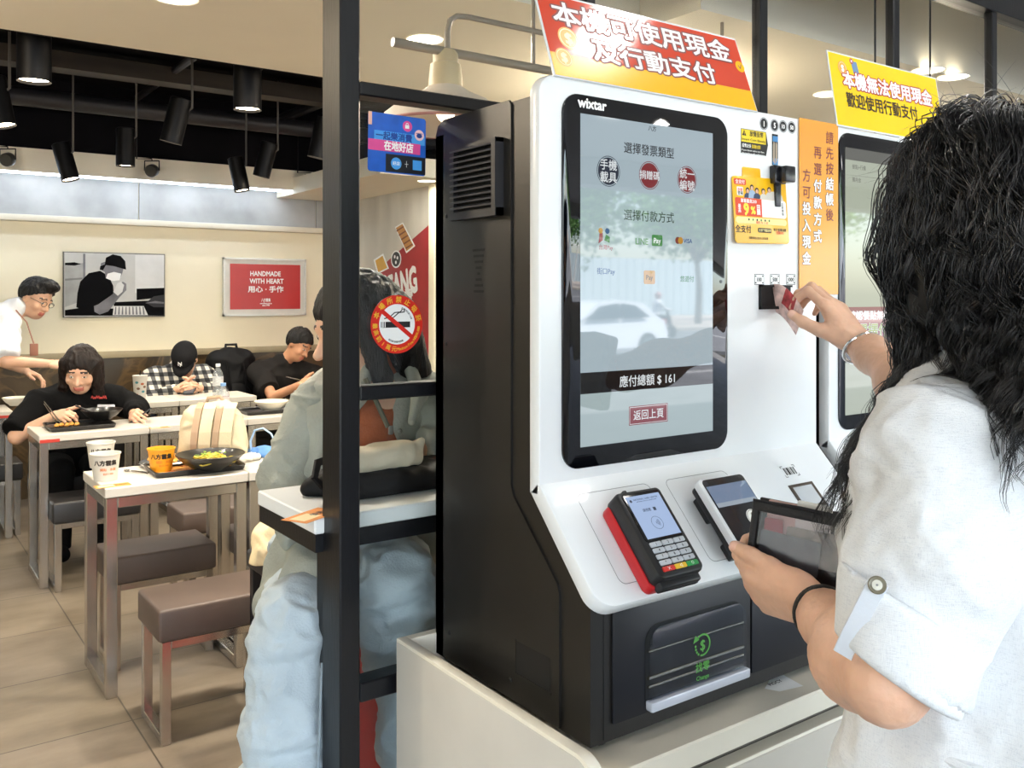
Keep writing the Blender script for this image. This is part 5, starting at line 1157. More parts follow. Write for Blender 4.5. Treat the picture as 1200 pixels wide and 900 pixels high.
# black backpack on the bench
t = root('black_backpack', (2.32, 7.0, .44), 'bulky black backpack standing on the wall bench', 'backpack'); c_ = Vector((2.33, 7.03, .44)); m_bk = mat('black_nylon', '#0d0d0f', .65, spec=.2, var=.2, bump=.15, bscale=60)
V, Q = sdf([E(c_+Z*.30, (.20, .13, .30)), C(c_+Vector((-.14, 0, .06)), c_+Vector((.14, 0, .06)), .07, k=.06), C(c_+Vector((-.1, 0, .5)), c_+Vector((.1, 0, .5)), .08, k=.06)], .012); V = wrinkle(V, Q, .012, 9, seed=8); V[:, 2] = np.maximum(V[:, 2], .441); soft('bag', (V, Q), m_bk, t)
V, Q = sdf([E(c_+Vector((0, -.12, .2)), (.13, .05, .15))], .01); soft('front_pocket', (V, Q), m_bk, t)
for a in (-.07, .05): MB().tube([c_+Vector((a, -.13, .5)), c_+Vector((a+.01, -.165, .35)), c_+Vector((a+.03, -.16, .2))], .012, 8, flat=.4).build('strap', m_bk, t)
MB().tube([c_+Vector((-.05, 0, .57)), c_+Vector((-.04, 0, .63)), c_+Vector((.04, 0, .63)), c_+Vector((.05, 0, .57))], .012, 8).build('grab_handle', m_bk, t)
# black tote and cream pouch on the bar counter, cloth on the high stool
CZ = 1.0315; t = root('black_tote', (.93, 1.75, CZ), 'black fabric tote lying flat on the white bar counter', 'bag')
V, Q = sdf([C((.80, 1.71, CZ+.02), (1.30, 1.71, CZ+.022), .024, .024, .02), C((.80, 1.80, CZ+.02), (1.30, 1.80, CZ+.022), .024, .024, .05), C((.76, 1.79, CZ+.016), (.81, 1.77, CZ+.02), .018, .024, .03), C((.82, 1.76, CZ+.02), (1.28, 1.76, CZ+.02), .026, .026, .05)], .006); V = wrinkle(V, Q, .004, 14, seed=11); V[:, 2] = np.maximum(V[:, 2], CZ+.0005); soft('bag', (V, Q), m_bk, t)
MB().tube([(.76, 1.73, CZ+.03), (.74, 1.72, CZ+.05), (.76, 1.75, CZ+.075), (.83, 1.79, CZ+.078)], .009, 8, flat=.5).build('handle', m_bk, t)
t = root('cream_pouch', (.99, 1.76, CZ+.06), 'cream fabric pouch resting on the black tote behind the pane', 'pouch')
V, Q = sdf([C((.84, 1.74, CZ+.070), (.955, 1.74, CZ+.074), .024, .028, .02), C((.84, 1.78, CZ+.07), (.965, 1.78, CZ+.07), .024, .026, .03), C((.985, 1.73, CZ+.062), (.995, 1.73, CZ+.10), .010, .007, .03)], .005); V = wrinkle(V, Q, .004, 18, seed=12); soft('pouch', (V, Q), mat('cream_cotton', '#dccfb6', .85, var=.04, bump=.1, bscale=120), t)
c_ = Vector((1.12, 2.78, .62)); V, Q = sdf([E(c_+Vector((-.03, 0, .05)), (.10, .09, .07)), E(c_+Vector((.05, 0, .07)), (.08, .08, .06)), E(c_+Vector((-.09, -.03, .02)), (.05, .05, .05))], .005); V = wrinkle(V, Q, .016, 9, stretch=(2.2, 1, 1.2), seed=14); V[:, 2] = np.maximum(V[:, 2], .6205); tag(soft('folded_cloth', (V, Q), mat('cream_knit', '#dcc9a0', .9, var=.06, bump=.2, bscale=90), loc=c_), 'crumpled cream cloth heaped on the high stool beside the grey green jacket', 'cloth')
# ------------------------------------------------------------------ people: shared builders
def V3(*a): return Vector(a if len(a) > 1 else a[0])
def cw(r, u, f): return (RGT*r+UP*u+FWD*f)                    # direction given as right, up, away
def nrm(v): return Vector(v).normalized()
m_skin = mat('skin', '#dcae90', .5, var=.06, vscale=14, sub=.12, bump=.06, bscale=90)
m_skin2 = mat('skin_tan', '#c58f6c', .5, var=.08, vscale=12, sub=.1)
m_lip = mat('lips', '#b8695a', .45, var=.05); m_brow = mat('brow_hair', '#2a2120', .6); m_eye = mat('eye_dark', '#2b211d', .2); m_eyew = mat('eye_white', '#e9e2da', .3, var=0); m_nail = mat('nails', '#e8b9a6', .25, var=.02)
def head(c, f, u, s=1.0):
    f = nrm(f); u = nrm(Vector(u)-f*Vector(u).dot(f)); r = f.cross(u); R = rotm(r, f, u)
    L = lambda a, b, h: c+(r*a+f*b+u*h)*s
    sc = lambda *t: tuple(q*s for q in t)
    p = [E(L(0, -.008, .028), sc(.074, .094, .090), R), E(L(0, .022, -.028), sc(.062, .068, .088), R, .03), E(L(0, .050, -.080), sc(.040, .036, .034), R, .03),
         C(L(0, .086, .0), L(0, .108, -.030), .007*s, .0125*s, .012), E(L(-.016, .092, -.034), sc(.009, .011, .008), R, .006), E(L(.016, .092, -.034), sc(.009, .011, .008), R, .006),
         C(L(-.04, .078, .024), L(.04, .078, .024), .009*s, k=.015)]
    for g in (-1, 1):
        p += [SUB(E(L(g*.032, .097, .004), sc(.015, .014, .009), R, .008)), E(L(g*.031, .076, .004), sc(.0125, .0125, .0115), R, .003), E(L(g*.044, .062, -.032), sc(.02, .02, .02), R, .02),
              E(L(g*.076, -.008, -.006), sc(.010, .022, .032), R, .008)]
    p += [E(L(0, .089, -.062), sc(.024, .011, .006), R, .006), E(L(0, .087, -.072), sc(.019, .011, .007), R, .006), SUB(C(L(-.022, .1005, -.0665), L(.022, .1005, -.0665), .0022*s, k=.004))]
    return p, (c, r, f, u, s)
def face_mi(fc, H, base=0):
    """material index of face parts (0 skin, 1 lips, 2 brows, 3 iris, 4 eye white) from positions in the head's own frame"""
    c, r, f, u, s = H; d = (fc-np.array(c))/s; a = d@np.array(r); b = d@np.array(f); h = d@np.array(u); mi = np.full(len(fc), base)
    fr = b > .06
    mi[fr & (np.abs(a) < .025) & (h > -.078) & (h < -.056) & (b > .085)] = 1
    mi[fr & (np.abs(np.abs(a)-.033) < .02) & (np.abs(h-.030+.12*(np.abs(a)-.033)) < .0045)] = 2
    e = fr & ((np.abs(a)-.031)**2/.011**2+(h-.003)**2/.0062**2 < 1); mi[e] = 4
    mi[fr & ((np.abs(a)-.031)**2+(h-.003)**2 < .0055**2)] = 3
    return mi
SKINS = lambda s_: [s_, m_lip, m_brow, m_eye, m_eyew, m_nail]
def hand(w_, f, b, side, curls, spread=(.12, .03, -.06, -.15), thumb=(.55, .75, -.25), tb=(.25, .3), s=1.0, k=.006):
    """wrist, finger direction, back-of-hand normal, side +1/-1 for the thumb; curls = 4 x (knuckle, middle, tip) bends"""
    f = nrm(f); b = nrm(Vector(b)-f*Vector(b).dot(f)); t = b.cross(f)*-side; w_ = Vector(w_); p = []; tips = []
    kn = [(.087, .028), (.092, .009), (.088, -.010), (.080, -.027)]; ln = [(.043, .026, .021), (.047, .030, .022), (.044, .028, .021), (.034, .021, .019)]; rd = [.0092, .0094, .0088, .0078]
    for (d, o) in kn: p.append(C(w_+(t*o*.55+f*.008)*s, w_+(f*d+t*o)*s, .0145*s, .0115*s, .014))
    p.append(E(w_+(f*.048-b*.006)*s, (.038*s, .046*s, .0165*s), rotm(t, f, b), .012))
    for i in range(4):
        pos = w_+(f*kn[i][0]+t*kn[i][1])*s; d0 = nrm(f+t*spread[i]); ang = 0; r_ = rd[i]*s; ax = d0
        for j in range(3):
            ang += math.radians(curls[i][j]); ax = d0*math.cos(ang)-b*math.sin(ang); q = pos+ax*ln[i][j]*s; r2 = r_*(.92 if j < 2 else .84); p.append(C(pos, q, r_*(1.03 if j else 1.08), r2, k)); pos, r_ = q, r2
        tips.append((pos, ax, (b*math.cos(ang)+d0*math.sin(ang)), r_))
    base = w_+(f*.020+t*.024-b*.008)*s; d1 = nrm(f*thumb[0]+t*thumb[1]+b*thumb[2]); q1 = base+d1*.044*s; p += [C(w_+(f*.012+t*.012)*s, base, .014*s, .016*s, .014), C(base, q1, .0165*s, .0122*s, .014)]
    inn = nrm(f-t*.45); d2 = nrm(d1*(1-tb[0])+inn*tb[0]); q2 = q1+d2*.033*s; d3 = nrm(d2*(1-tb[1])+inn*tb[1]); q3 = q2+d3*.026*s
    p += [C(q1, q2, .0122*s, .0108*s, k), C(q2, q3, .0108*s, .0088*s, k)]; tips.append((q3, d3, nrm(b*.3+t*.9), .0088*s))
    return p, tips
def nails_mi(fc, mi, tips, val=5):
    for pos, ax, up_, r_ in tips:
        d = fc-np.array(pos+ax*r_*.15); a = d@np.array(ax); h = d@np.array(up_); s_ = d@np.array(ax.cross(up_)); mi[(np.abs(a) < .0075) & (h > r_*.55) & (np.abs(s_) < r_*.72) & (h < r_*1.6)] = val
    return mi
RELAX = [(25, 30, 15)]*4; GRIP = [(50, 55, 30)]*4
def limb(a, b, ra, rb, k=.03): return C(a, b, ra, rb, k)
def join(parts):
    Vs, Qs, n = [], [], 0
    for V, Q in parts: Vs.append(V); Qs.append(Q+n); n += len(V)
    return np.concatenate(Vs), np.concatenate(Qs)
def person(loc, label, group=None): return root('person', loc, label, 'person', group)
def shoe(par, a, d, m): 
    a = Vector(a); d = nrm((d[0], d[1], 0)); V, Q = sdf([C(a+d*-.03+Z*.0, a+d*.11-Z*.012, .04, .038, .02), C(a+Z*.06, a, .045, .042, .02)], .008); V[:, 2] = np.maximum(V[:, 2], .002); soft('shoe', (V, Q), m, par)
def body_of(par, J, skin, hands, vox=.006, hv=.0035, tor=(.15, .10)):
    """continuous body: head, neck, torso, arms with hands, legs"""
    hp, H = head(J['head'], J['hf'], J['hu'], J.get('hs', 1))
    ch, pv, nk = J['chest'], J['pelvis'], J['neck']
    p = hp+[C(nk-Z*.02, J['head']-nrm(J['hf'])*.02-nrm(J['hu'])*.05, .052, .048, .03), C(ch+(nk-ch)*.3, pv, tor[0]*.8, tor[0]*.82, .05), C(J['sL'], J['sR'], .05, .05, .05)]
    for s_ in 'LR': p += [C(J['s'+s_], J['e'+s_], .045, .038, .03), C(J['e'+s_], J['w'+s_], .039, .027, .02), C(J['h'+s_], J['k'+s_], .07, .052, .04), C(J['k'+s_], J['a'+s_], .05, .035, .03)]
    parts = [sdf([x for x in p], vox)]
    tips = []
    V, Q = parts[0]; V = relax(V, Q, 1)
    parts = [(V, Q)]
    for hp_, tp in hands:
        parts.append(sdf(hp_, hv)); tips += tp
    V, Q = join(parts); fc = V[Q].mean(1); mi = face_mi(fc, H); mi = nails_mi(fc, mi, tips)
    return soft('body', (V, Q), SKINS(skin), par, mi=mi), H
def hair_cap(par, H, m, extra=(), vox=.005, amp=.006, face=.55, seed=1, low=-.02, size=1.0):
    c, r, f, u, s = H; R = rotm(r, f, u); L = lambda a, b, h: c+(r*a+f*b+u*h)*s
    p = [E(L(0, -.014, .032), tuple(q*s*size for q in (.084, .102, .098)), R)]+list(extra)
    p += [SUB(E(L(0, .108, -.035), (.062*s, .075*s, .085*s), R, .02))]
    if low is not None: p += [CUT(L(0, -.02, low), np.array(nrm(f*.75-u))) ]
    V, Q = sdf(p, vox); V = wrinkle(V, Q, amp, 26, stretch=(1.4, 1.4, .5), seed=seed); return soft('hair', (V, Q), m, par)
m_hair = mat('black_hair', '#0d0b0a', .45, var=.35, vscale=60, stretch=(3, 3, .25), bump=.5, bscale=120, spec=.3)
m_hairb = mat('brown_black_hair', '#1d1410', .45, spec=.3, var=.35, vscale=60, stretch=(3, 3, .25), bump=.4, bscale=120)
m_phone = mat('phone_black', '#17181b', .2)
def phone(c, u, v, lab):
    fr = F(c, u, v); t = root('smartphone', c, lab, 'phone'); MB().rrect(fr, -.036, .036, -.075, .075, -.004, .004, (.008,)*4, .002).build('case', m_phone, t, smooth=40); MB().rect(fr, -.033, .033, -.070, .070, .0045).build('display', mat('phone_screen', '#3b4148', .08), t); return t
# ------------------------------------------------------------------ people in the dining room
# --- person in a grey green shirt jacket on the red stool behind the pane
J = dict(head=V3(.968, 1.99, 1.372), hf=cw(-.80, -.28, -.52), hu=V3(-.1, 0, 1), hs=1.06, neck=V3(1.0, 2.0, 1.262), chest=V3(.975, 2.0, 1.10), pelvis=V3(.98, 2.08, .84),
         sR=V3(.875, 2.02, 1.185), eR=V3(.80, 2.015, 1.025), wR=V3(.79, 1.865, .905), sL=V3(1.115, 1.915, 1.195), eL=V3(1.20, 1.835, 1.085), wL=V3(1.05, 1.84, 1.09),
         hR=V3(.90, 2.07, .81), kR=V3(.718, 1.745, .775), aR=V3(.64, 1.69, .16), hL=V3(1.06, 2.07, .82), kL=V3(.925, 1.725, .82), aL=V3(1.0, 1.68, .20))
t = person((.98, 2.08, .75), 'person in a grey green jacket and pale jeans at the bar counter behind the pane')
hR = hand(J['wR'], nrm((.12, -.35, -.93)), cw(-.5, .2, -.8), -1, [(35, 45, 20)]*4, tb=(.3, .3)); hL = hand(J['wL'], nrm((-.9, .3, .0)), V3(0, 0, 1), 1, RELAX)
_, H = body_of(t, J, m_skin, [hR, hL])
m_jk = mat('grey_green_cotton', '#979a90', .85, var=.07, vscale=10, bump=.25, bscale=130); m_org = mat('rust_knit', '#9c4f22', .8, var=.06, bump=.15, bscale=140)
V, Q = sdf([C((.975, 2.0, 1.12), (.98, 2.06, .90), .135, .14, .05), C((.94, 2.0, 1.17), (1.04, 1.96, 1.17), .05, .05, .05), C((1.0, 1.99, 1.24), (1.0, 1.985, 1.285), .07, .058, .03), C((.78, 1.94, .80), (.98, 1.96, .80), .05, .07, .05)], .006); V = wrinkle(V, Q, .004, 14, seed=3); soft('rust_top', (V, Q), m_org, t)
body = [C((.985, 2.03, 1.13), (.99, 2.09, .86), .155, .17, .05), C(J['sR']+V3(.02, 0, -.01), J['sL']+V3(-.02, .02, -.01), .060, .060, .04), C((.875, 2.01, 1.12), (.80, 1.955, .80), .055, .065, .05), C((.81, 1.94, .86), (.745, 1.90, .775), .045, .05, .04), C((.83, 1.95, .87), (.765, 1.80, .838), .058, .058, .04), C((.73, 1.86, .80), (.765, 1.79, .80), .045, .05, .04), C((1.10, 1.95, 1.12), (1.12, 1.96, .85), .07, .08, .05)]
gap = [SUB(C((.965, 1.845, 1.26), (.945, 1.82, .70), .055, .065, .01)), SUB(C((.975, 1.90, 1.29), (.935, 1.845, 1.14), .075, .06, .02)), SUB(E((1.0, 1.97, 1.30), (.068, .068, .06), None, .01))]
V, Q = sdf(body+gap, .006); V = wrinkle(V, Q, .013, 7.5, stretch=(1.3, 1.3, .7), seed=5); soft('jacket', (V, Q), m_jk, t)
for s_, ra, rb, dr in (('R', .062, .060, V3(0, 0, 0)), ('L', .064, .058, V3(0, 0, 0))):
    w_ = J['w'+s_]; e_ = J['e'+s_]; V, Q = sdf([C(J['s'+s_], e_, ra, rb, .03), CC(e_+(w_-e_)*-.1, e_+(w_-e_)*.92, rb*.95, .05, .03)], .005); V = wrinkle(V, Q, .008, 11, stretch=(1, 1, 1.8), seed=7 if s_ == 'R' else 9); soft('sleeve', (V, Q), m_jk, t)
for a0_, a1_, a2_ in (((.945, 1.895, 1.275), (.915, 1.875, 1.225), (.90, 1.88, 1.18)), ((1.045, 1.885, 1.275), (1.05, 1.835, 1.225), (1.01, 1.80, 1.165))):
    V, Q = sdf([C(V3(a0_)+V3(.03, .05, .01), a1_, .016, .016, .02), C(a1_, a2_, .018, .010, .02)], .004); soft('collar', (V, Q), m_jk, t)
mb = MB()
for z_ in (1.14, 1.02, .93): mb.ell((1.0+.02*(1.14-z_), 1.838-.02*(1.14-z_), z_), (.006, .004, .006), 12, 6)
mb.build('jacket_button', mat('grey_button', '#6f7068', .4), t)
MB().tube([(.93, 1.875, 1.262), (.955, 1.86, 1.20), (.975, 1.85, 1.15)], .006, 8).build('lanyard', mat('olive_strap', '#5d5a48', .7), t)
mb = MB(); mb.rbox((.98, 1.846, 1.143), (.012, .006, .02), .002); mb.build('lanyard_clip', mat('clip_steel', '#b5b3ad', .3, metal=.8), t)
m_den = mat('pale_denim', '#b3bfc6', .85, var=.08, vscale=6, bump=.2, bscale=220)
V, Q = sdf([C((.90, 2.08, .83), (1.06, 2.08, .83), .10, .10, .05), C(J['hR'], J['kR'], .095, .082, .04), C(J['kR'], (.668, 1.70, .46), .086, .09, .03), CC((.672, 1.702, .50), (.645, 1.692, .20), .092, .10, .02), C(J['hL'], J['kL'], .105, .085, .04), C(J['kL'], (.975, 1.69, .50), .085, .08, .03), CC((.97, 1.692, .52), (.998, 1.68, .24), .082, .085, .02)], .006)
V = wrinkle(V, Q, .012, 8, stretch=(1, 1, 1.6), seed=13); V = wrinkle(V, Q, .004, 22, stretch=(1, 1, 1.5), seed=15); soft('jeans', (V, Q), m_den, t)
V, Q = sdf([E(J['wR']+V3(.0, -.075, -.055), (.03, .025, .025)), E(J['wR']+V3(.015, -.07, -.075), (.02, .02, .02))], .004); tag(soft('paper_tissue', (wrinkle(V, Q, .005, 30, seed=4), Q), mat('napkin_white', '#ece8df', .8), loc=J['wR']), 'crumpled white tissue held below the bar counter by the person in the grey green jacket', 'tissue')
V, Q = sdf([C((.86, 1.84, .86), (.80, 1.765, .845), .04, .035, .03)], .005); soft('top_hem', (V, Q), m_org, t)
mb = MB(); mb.tube([V3(.665, 1.605, .75)+V3(.045, .01, 0), (.70, 1.605, .60), (.69, 1.60, .45), (.68, 1.592, .25)], .0025, 6); mb.build('side_seam', mat('denim_stitch', '#8e9aa2', .8), t)
shoe(t, (.64, 1.69, .12), (-.3, -1), mat('white_canvas_shoe', '#d8d5cd', .6)); shoe(t, (1.0, 1.68, .16), (0, -1), mat('white_canvas_shoe', '#d8d5cd', .6))
c, r, f, u, s = H; Lh = lambda a, b, h: c+r*a+f*b+u*h
hair_cap(t, H, m_hair, extra=[C(Lh(-.05, -.07, .0), Lh(-.045, -.10, -.16), .055, .035, .03), C(Lh(.05, -.07, .0), Lh(.055, -.09, -.15), .055, .03, .03), C(Lh(0, -.09, 0), Lh(.0, -.12, -.17), .06, .03, .03), C(Lh(.07, .0, .02), Lh(.085, .01, -.12), .03, .022, .02), C(Lh(-.07, .0, .02), Lh(-.085, .01, -.12), .03, .022, .02)], low=None, vox=.004, amp=.006, seed=2)
# --- person in black with chopsticks
t = person((.96, 5.70, .44), 'person in a black top holding chopsticks and a phone at the white table')
J = dict(head=P(95, 433, y=5.46), hf=cw(.22, -.42, -.88), hu=V3(.05, 0, 1), hs=1.05, neck=V3(.975, 5.56, .93), chest=V3(.97, 5.62, .78), pelvis=V3(.965, 5.71, .53), sR=V3(.80, 5.58, .86), eR=V3(.66, 5.47, .70), wR=V3(.83, 5.33, .815),
         sL=V3(1.15, 5.56, .86), eL=V3(1.27, 5.50, .81), wL=V3(1.215, 5.30, .795), hR=V3(.89, 5.70, .52), kR=V3(.87, 5.44, .50), aR=V3(.86, 5.43, .08), hL=V3(1.04, 5.70, .52), kL=V3(1.06, 5.44, .50), aL=V3(1.05, 5.43, .08))
hR = hand(J['wR'], nrm((.25, -.75, .1)), cw(-.2, .7, -.6), -1, [(50, 60, 25), (45, 55, 25), (55, 60, 30), (60, 60, 30)], s=.95); hL = hand(J['wL'], nrm((-.15, -.85, .1)), cw(.3, .2, -.9), 1, [(35, 40, 20)]*4, s=.95)
_, H = body_of(t, J, m_skin, [hR, hL], vox=.007, hv=.004)
m_blk = mat('black_cotton', '#0c0c0d', .9, spec=.12, var=.15, vscale=8, bump=.15, bscale=100)
V, Q = sdf([C(V3(.97, 5.60, .82), V3(.965, 5.70, .55), .155, .16, .05), C(J['sR'], J['sL'], .075, .075, .05), C(V3(.975, 5.57, .90), V3(.978, 5.55, .945), .08, .068, .03), CC(J['sR'], J['eR']+V3(-.01, -.01, .03), .075, .065, .03), C(J['sL'], J['eL'], .075, .065, .03), CC(J['eL'], J['wL']+(J['eL']-J['wL'])*.08, .062, .042, .03)], .007); V = wrinkle(V, Q, .010, 9, seed=21); soft('black_top', (V, Q), m_blk, t)
V, Q = sdf([C(V3(.9, 5.70, .53), V3(1.03, 5.70, .53), .1, .1, .05)]+[q for s_ in 'LR' for q in (C(J['h'+s_], J['k'+s_], .085, .07, .03), CC(J['k'+s_], J['a'+s_], .068, .06, .02))], .008); soft('trousers', (V, Q), m_blk, t)
shoe(t, J['aR'], (0, -1), m_blk); shoe(t, J['aL'], (0, -1), m_blk)
c, r, f, u, s = H; Lh = lambda a, b, h: c+(r*a+f*b+u*h)*s
hair_cap(t, H, m_hairb, extra=[C(Lh(g*.07, .02, .05), Lh(g*.085, .02, -.13), .03, .028, .02) for g in (-1, 1)]+[C(Lh(g*.05, -.06, .0), Lh(g*.06, -.07, -.15), .05, .04, .03) for g in (-1, 1)], low=None, seed=4)
pf_ = PP(120, 470, V3(1.03, 5.44, .82), FWD); cf2 = F(pf_-FWD*.035, RGT, UP); mb = MB(); mb.line(cf2, [(-.045+.006*i, .022+(.012 if i % 2 else -.006)*(1 if i % 3 else .5)) for i in range(15)], .005, .002, 0); mb.rrect(cf2, -.01, .085, -.055, -.015, 0, .003, (.006,)*4, .0005, mi=1); mb.rect(cf2, 0, .07, -.045, -.03, .004, 2)
mb.build('name_badge', [mat('red_thread', '#b3403a', .7), mat('badge_white', '#d8d4dc', .5), mat('badge_violet', '#8e7aa8', .5)], t)
cp = P(66, 487, y=5.27); mb = MB(); mb.tube([J['wR']+V3(-.06, -.02, .08), P(80, 507, y=5.15)], .003, 6); tag(mb.build('chopstick', m_steel, loc=J['wR']), 'steel chopstick held over the plate by the person in black', 'chopsticks', 'pair of steel chopsticks')
mb = MB(); mb.tube([J['wR']+V3(-.06, -.02, .068), P(75, 509, y=5.16)], .003, 6); tag(mb.build('chopstick', m_steel, loc=J['wR']), 'steel chopstick held over the plate by the person in black', 'chopsticks', 'pair of steel chopsticks')
phone(P(163, 488, y=5.22), nrm(cw(.3, .1, -.6)), nrm(cw(.75, .55, .2)), 'dark smartphone in the hand of the person in black')
# --- man in cap and checked shirt
t = person((1.9, 7.0, .44), 'person in a dark cap and checked shirt looking down at a phone')
J = dict(head=V3(1.905, 6.76, .985), hf=cw(.02, -.75, -.62), hu=cw(.05, .75, -.5), hs=.98, neck=V3(1.905, 6.86, .925), chest=V3(1.9, 6.93, .77), pelvis=V3(1.9, 7.02, .53), sR=V3(1.73, 6.93, .85), eR=V3(1.66, 6.72, .70), wR=V3(1.80, 6.54, .80), sL=V3(2.08, 6.90, .85), eL=V3(2.14, 6.70, .72), wL=V3(1.93, 6.53, .80),
         hR=V3(1.82, 7.0, .53), kR=V3(1.8, 6.66, .50), aR=V3(1.8, 6.66, .08), hL=V3(1.98, 7.0, .53), kL=V3(2.0, 6.66, .50), aL=V3(2.0, 6.66, .08))
hR = hand(J['wR'], nrm((.5, -.6, .1)), cw(-.3, .3, -.8), -1, GRIP); hL = hand(J['wL'], nrm((-.6, -.5, .1)), cw(.3, .3, -.8), 1, GRIP)
_, H = body_of(t, J, m_skin, [hR, hL], vox=.008, hv=.0045)
def plaid():
    m = bpy.data.materials.new('checked_flannel'); m.use_nodes = True; nt = m.node_tree; b = nt.nodes['Principled BSDF']; L = nt.links.new; tc = nt.nodes.new('ShaderNodeTexCoord'); outs = []
    for ax_, rot in (('X', (0, .15, .1)), ('Z', (.1, 0, .1))):
        mp = nt.nodes.new('ShaderNodeMapping'); mp.inputs['Rotation'].default_value = rot; wv = nt.nodes.new('ShaderNodeTexWave'); wv.bands_direction = ax_; wv.inputs['Scale'].default_value = 5.2; wv.inputs['Distortion'].default_value = .8
        L(tc.outputs['Object'], mp.inputs[0]); L(mp.outputs[0], wv.inputs[0]); r = nt.nodes.new('ShaderNodeValToRGB'); r.color_ramp.elements[0].position = .42; r.color_ramp.elements[1].position = .58; L(wv.outputs['Fac'], r.inputs[0]); outs.append(r)
    mx = nt.nodes.new('ShaderNodeMath'); mx.operation = 'ADD'; L(outs[0].outputs[0], mx.inputs[0]); L(outs[1].outputs[0], mx.inputs[1]); mu = nt.nodes.new('ShaderNodeMath'); mu.operation = 'MULTIPLY'; mu.inputs[1].default_value = .5; L(mx.outputs[0], mu.inputs[0])
    r = nt.nodes.new('ShaderNodeValToRGB'); r.color_ramp.elements[0].color = (*lin('#17181b'), 1); r.color_ramp.elements[1].color = (*lin('#d8d2c4'), 1); e = r.color_ramp.elements.new(.5); e.color = (*lin('#5a5a5a'), 1); L(mu.outputs[0], r.inputs[0]); L(r.outputs[0], b.inputs['Base Color']); b.inputs['Roughness'].default_value = .85; return m
V, Q = sdf([C(V3(1.9, 6.93, .78), V3(1.9, 7.02, .55), .16, .165, .05), C(J['sR'], J['sL'], .075, .075, .05), C(V3(1.9, 6.88, .88), V3(1.9, 6.86, .93), .08, .07, .03)]+[q for s_ in 'LR' for q in (C(J['s'+s_], J['e'+s_], .075, .062, .03), CC(J['e'+s_], J['w'+s_]+(J['e'+s_]-J['w'+s_])*.12, .06, .042, .03))], .008); V = wrinkle(V, Q, .010, 9, seed=31); soft('checked_shirt', (V, Q), plaid(), t)
V, Q = sdf([C(V3(1.82, 7.0, .53), V3(1.98, 7.0, .53), .1, .1, .05)]+[q for s_ in 'LR' for q in (C(J['h'+s_], J['k'+s_], .085, .07, .03), CC(J['k'+s_], J['a'+s_], .066, .06, .02))], .009); soft('trousers', (V, Q), mat('dark_denim', '#2c3340', .85, var=.1), t)
shoe(t, J['aR'], (0, -1), m_blk); shoe(t, J['aL'], (0, -1), m_blk)
hair_cap(t, H, m_hair, low=-.03, vox=.006)
c, r, f, u, s = H; R = rotm(r, f, u); Lh = lambda a, b, h: c+(r*a+f*b+u*h)*s; m_cap = mat('dark_cap_cotton', '#1d1d1f', .9, spec=.12, var=.1, bump=.15, bscale=120)
V, Q = sdf([E(Lh(0, -.010, .05), (.090, .108, .095), R), CUT(Lh(0, 0, .030), np.array(-u)), ], .005); cp_ = soft('cap', (V, Q), m_cap, t)
mb = MB(); vs = []
for i in range(13):
    a = -1.15+2.3*i/12; vs += [Lh(.088*math.sin(a), .095*math.cos(a)+.0, .034), Lh(.084*math.sin(a), .095*math.cos(a)+.075*math.cos(a*1.1), .020+.01*math.cos(a)-.012)]
mb.add(vs, [(2*i, 2*i+1, 2*i+3, 2*i+2) for i in range(12)]); pk = mb.build('cap_peak', m_cap, t); sm = pk.modifiers.new('thick', 'SOLIDIFY'); sm.thickness = .004
cf3 = F(Lh(0, .094, .085), -r, nrm(u*.8-f*.55)); mb = MB(); mb.text('N', cf3, 0, 0, .042, .02, .006); mb.text('Y', cf3, .002, -.006, .042, .02, .0065); mb.build('cap_emblem', m_prwht, t)
phone(V3(1.865, 6.48, .80), nrm(cw(1, 0, .1)), nrm(cw(0, .4, .9)), 'dark smartphone held by the capped person in the checked shirt')
# --- person in a dark T-shirt next to the pole
t = person((2.70, 6.95, .44), 'person in a dark T-shirt eating with head bowed, next to the steel pole')
J = dict(head=P(350, 404, y=6.62), hf=cw(.72, -.5, -.35), hu=cw(.25, .85, .1), hs=1.02, neck=V3(2.63, 6.70, .955), chest=V3(2.62, 6.82, .78), pelvis=V3(2.66, 6.98, .53), sR=V3(2.46, 6.76, .87), eR=V3(2.46, 6.48, .70), wR=V3(2.60, 6.30, .80), sL=V3(2.78, 6.72, .86), eL=V3(2.90, 6.55, .81), wL=V3(2.80, 6.36, .83),
         hR=V3(2.58, 6.96, .53), kR=V3(2.60, 6.62, .50), aR=V3(2.6, 6.62, .08), hL=V3(2.74, 6.96, .53), kL=V3(2.78, 6.62, .50), aL=V3(2.78, 6.62, .08))
hR = hand(J['wR'], nrm((.6, -.5, .25)), cw(-.2, .5, -.8), -1, GRIP); hL = hand(J['wL'], nrm((-.4, -.7, .1)), cw(.2, .5, -.8), 1, GRIP)
_, H = body_of(t, J, m_skin2, [hR, hL], vox=.008, hv=.0045)
m_tee = mat('charcoal_cotton', '#211f1e', .9, spec=.12, var=.1, bump=.12, bscale=110)
V, Q = sdf([C(V3(2.62, 6.80, .80), V3(2.66, 6.97, .56), .165, .17, .05), C(J['sR'], J['sL'], .085, .08, .05), C(V3(2.63, 6.74, .89), V3(2.63, 6.71, .94), .085, .07, .03)]+[CC(J['s'+s_], J['s'+s_]+(J['e'+s_]-J['s'+s_])*.72, .085, .075, .03) for s_ in 'LR'], .008); V = wrinkle(V, Q, .010, 8, seed=41); soft('dark_shirt', (V, Q), m_tee, t)
V, Q = sdf([C(V3(2.58, 6.96, .53), V3(2.74, 6.96, .53), .1, .1, .05)]+[q for s_ in 'LR' for q in (C(J['h'+s_], J['k'+s_], .088, .072, .03), CC(J['k'+s_], J['a'+s_], .068, .06, .02))], .009); soft('trousers', (V, Q), m_blk, t)
